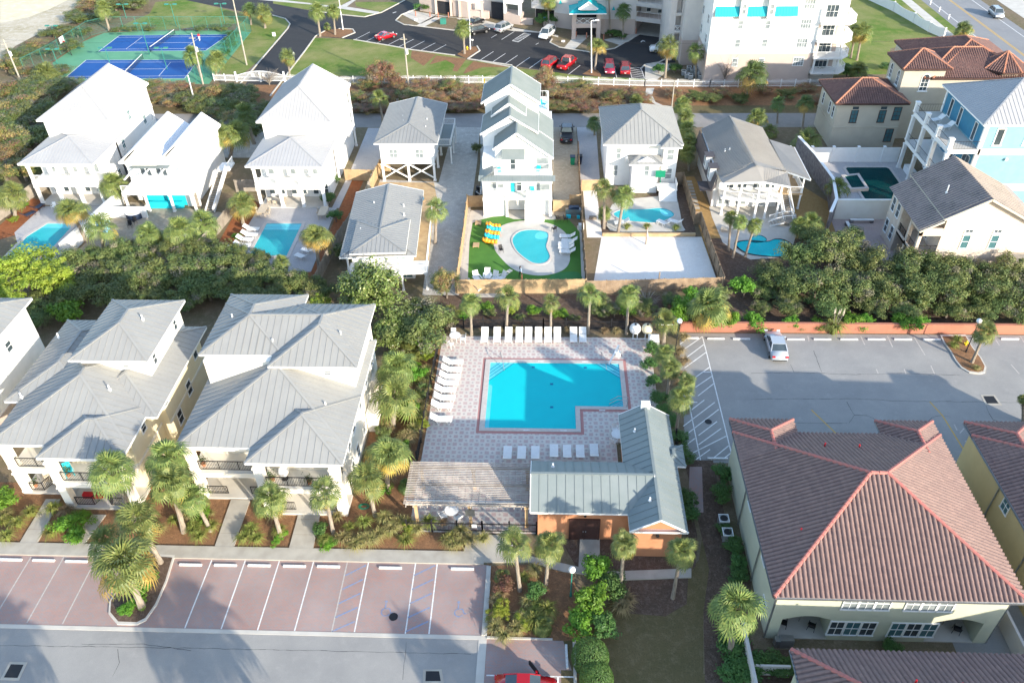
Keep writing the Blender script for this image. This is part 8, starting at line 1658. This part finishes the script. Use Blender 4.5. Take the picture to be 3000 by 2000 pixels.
tr = car('coupe', RED, 'sedan', 'red car with its door open, cut by the bottom edge of the photo', (1543,2030), -pi/2); 
dr = MB(); dr.add([(-.9,.9,.35),(-1.9,.1,.45),(-1.9,.1,.9),(-.9,.9,.95),(-1.75,.2,1.3),(-.95,.8,1.35)], [(0,1,2,3),(3,2,4,5)]); 
ORG[tr.name] = Vector((0,0,0)); dr.build('open_door', M['black'], tr)
car('pickup', (.012,.018,.03), 'pickup_truck', 'black pickup truck in the dirt drive beside the narrow tower house', (1660,402), hdg((1657,425),(1660,375)), 'pickup truck')
car('coupe', RED, 'coupe', 'red coupe alone in the far parking row', (1131,114), hdg((1105,120),(1155,107)))
car('suv', BLK, 'suv', 'black SUV behind the car park island palm', (1401,98), hdg((1375,104),(1430,93)), 'SUV'); car('sedan', BLK, 'sedan', 'black car partly hidden behind the street lamp', (1393,72), hdg((1380,76),(1400,68)))
car('suv', (.40,.41,.42), 'suv', 'silver SUV parked at the condominium walk', (1476,90), hdg((1460,98),(1492,83)), 'SUV'); car('van', WHT, 'suv', 'large white SUV facing the camera beside the hatched bay', (1603,108), hdg((1622,94),(1588,120)), 'SUV')
car('suv', RED, 'suv', 'small red SUV at the end of the far parking row', (1612,194), hdg((1600,203),(1624,185)), 'SUV'); car('pickup', RED, 'pickup_truck', 'red pickup truck beside the small red SUV', (1661,195), hdg((1645,209),(1678,182)), 'pickup truck')
car('suv', (.30,.02,.05), 'suv', 'dark red SUV nose to the fence, left of a pair', (1784,209), hdg((1782,195),(1786,222)), 'SUV'); car('suv', (.28,.01,.02), 'suv', 'dark red SUV tail to the fence, right of a pair', (1830,211), hdg((1831,222),(1829,200)), 'SUV')
car('pickup', WHT, 'pickup_truck', 'white pickup truck half hidden by a palm at the garage ramp', (1945,152), pi/2, 'pickup truck'); car('suv', (.34,.36,.39), 'suv', 'silver SUV driving on the highway at the top right', (2916,48), hdg((2905,38),(2930,60)), 'SUV')
# ------------------------------------------------------------------ people
def person(p, rz, label, top, trousers, hair, h=1.68, walk=.25):
    t = thing('person', label, 'person', at(*p)+Vector((0,0,.03))); g = ORG[t.name]
    me = bpy.data.meshes.new('body'); V = []; E = []; Rr = []
    def v(x, y, z, r): V.append((x,y,z*h/1.7)); Rr.append(r); return len(V)-1
    def e(*a): 
        for i, j in zip(a, a[1:]): E.append((i, j))
    pel = v(0,0,.92,.13); wa_ = v(0,0,1.08,.115); ch = v(0,-.01,1.32,.135); nk = v(0,0,1.45,.055); hd = v(0,.02,1.56,.085); tp = v(0,.01,1.64,.08); e(pel,wa_,ch,nk,hd,tp)
    for s in (-1,1):
        w_ = s*walk; hp_ = v(s*.09,0,.86,.09); kn = v(s*.1,w_*.45,.48,.06); an = v(s*.1,w_*.55-.04,.09,.042); to = v(s*.11,w_*.55+.13,.035,.038); e(pel,hp_,kn,an,to)
        sh = v(s*.18,0,1.38,.055); el = v(s*.24,-w_*.4,1.12,.042); wr = v(s*.22,-w_*.5+.1,.9,.03); ha = v(s*.21,-w_*.5+.14,.83,.035); e(ch,sh,el,wr,ha)
        for k in range(4): f1 = v(s*(.195+.012*k),-w_*.5+.15+.012*k,.77-.004*k,.009); e(ha,f1)
        th = v(s*.18,-w_*.5+.19,.81,.01); e(ha,th)
    me.from_pydata(V, E, []); ob = bpy.data.objects.new('body', me); COL.objects.link(ob); ob.parent = t
    sk = ob.modifiers.new('s', 'SKIN'); 
    for i, d in enumerate(me.skin_vertices[0].data): d.radius = (Rr[i], Rr[i]); d.use_root = (i == 0)
    ss = ob.modifiers.new('u', 'SUBSURF'); ss.levels = 1; ss.render_levels = 1
    bpy.context.view_layer.update(); dg = bpy.context.evaluated_depsgraph_get(); nm = bpy.data.meshes.new_from_object(ob.evaluated_get(dg)); ob.modifiers.clear(); ob.data = nm
    nm.materials.clear(); [nm.materials.append(M[x]) for x in ('skin', trousers, top)]
    for q in nm.polygons:
        c = q.center; z = c.z*1.7/h; q.use_smooth = True
        q.material_index = 1 if z < .95 and abs(c.x) < .2 and not (abs(c.x) > .17 and z > .7) else (2 if z < 1.46 and (z > .95) else 0)
    b = MB(); b.ball((g.x,g.y-.03,g.z+1.60*h/1.7), .105, 10, 8, 1.1); b.tube((g.x,g.y-.08,g.z+1.58*h/1.7),(g.x,g.y-.1,g.z+1.3*h/1.7),.08,.04,8); b.build('hair', M[hair], t, smooth=True)
    b = MB(); b.ball((g.x,g.y+.1,g.z+1.56*h/1.7),.018,6,4); b.build('nose', M['skin'], t)
    t.rotation_euler.z = rz; return t
M['shirtb'] = mat('pale_blue_cloth', (.45,.58,.72), None, 3, .8)
person((1525,814), -.9, 'woman in pale blue top and dark trousers walking on the turf', 'shirtb', 'black', 'black')
person((586,121), .6, 'tennis player in a red top and light trousers on the far blue court', 'red', 'paint_w', 'door')
# ------------------------------------------------------------------ labels: members of a group told apart by their place in the picture
def _px(o):
    v = o.location-Vector((0,0,CH)); d = v.dot(_fw); return (1500+FPX*v.dot(CR)/d, 1000-FPX*v.dot(CU)/d)
_g = {}
for o in COL.objects:
    if o.parent is None and 'label' in o and 'group' in o and o.type in ('EMPTY', 'MESH'): _g.setdefault((o['group'], o['label']), []).append(o)
for (gr_, lb_), L in _g.items():
    if len(L) < 2 or 'curving' in lb_: continue
    P = sorted(((*_px(o), o) for o in L), key=lambda t: t[1])
    nb = 1 if len(L) <= 20 else -(-len(L)//16); nb = min(nb, 3); sz = -(-len(P)//nb); nw = len(lb_.split())
    xs = [p[0] for p in P]; ys = [p[1] for p in P]
    if nb == 1:
        vert = (max(ys)-min(ys)) > 1.3*(max(xs)-min(xs)); P.sort(key=lambda t: t[1] if vert else t[0])
        for i, p in enumerate(P):
            t = '%s from %s' % (ORD[i], 'top' if vert else 'left')
            if nw+3 <= 16: p[2]['label'] = lb_+', '+t
    else:
        for k in range(nb):
            Q = sorted(P[k*sz:(k+1)*sz], key=lambda t: t[0])
            for i, p in enumerate(Q):
                if i < 20 and nw+5 <= 16: p[2]['label'] = lb_+', '+('back row' if k == 0 else 'front row' if k == nb-1 else 'middle row')+', '+ORD[i]+' from left'
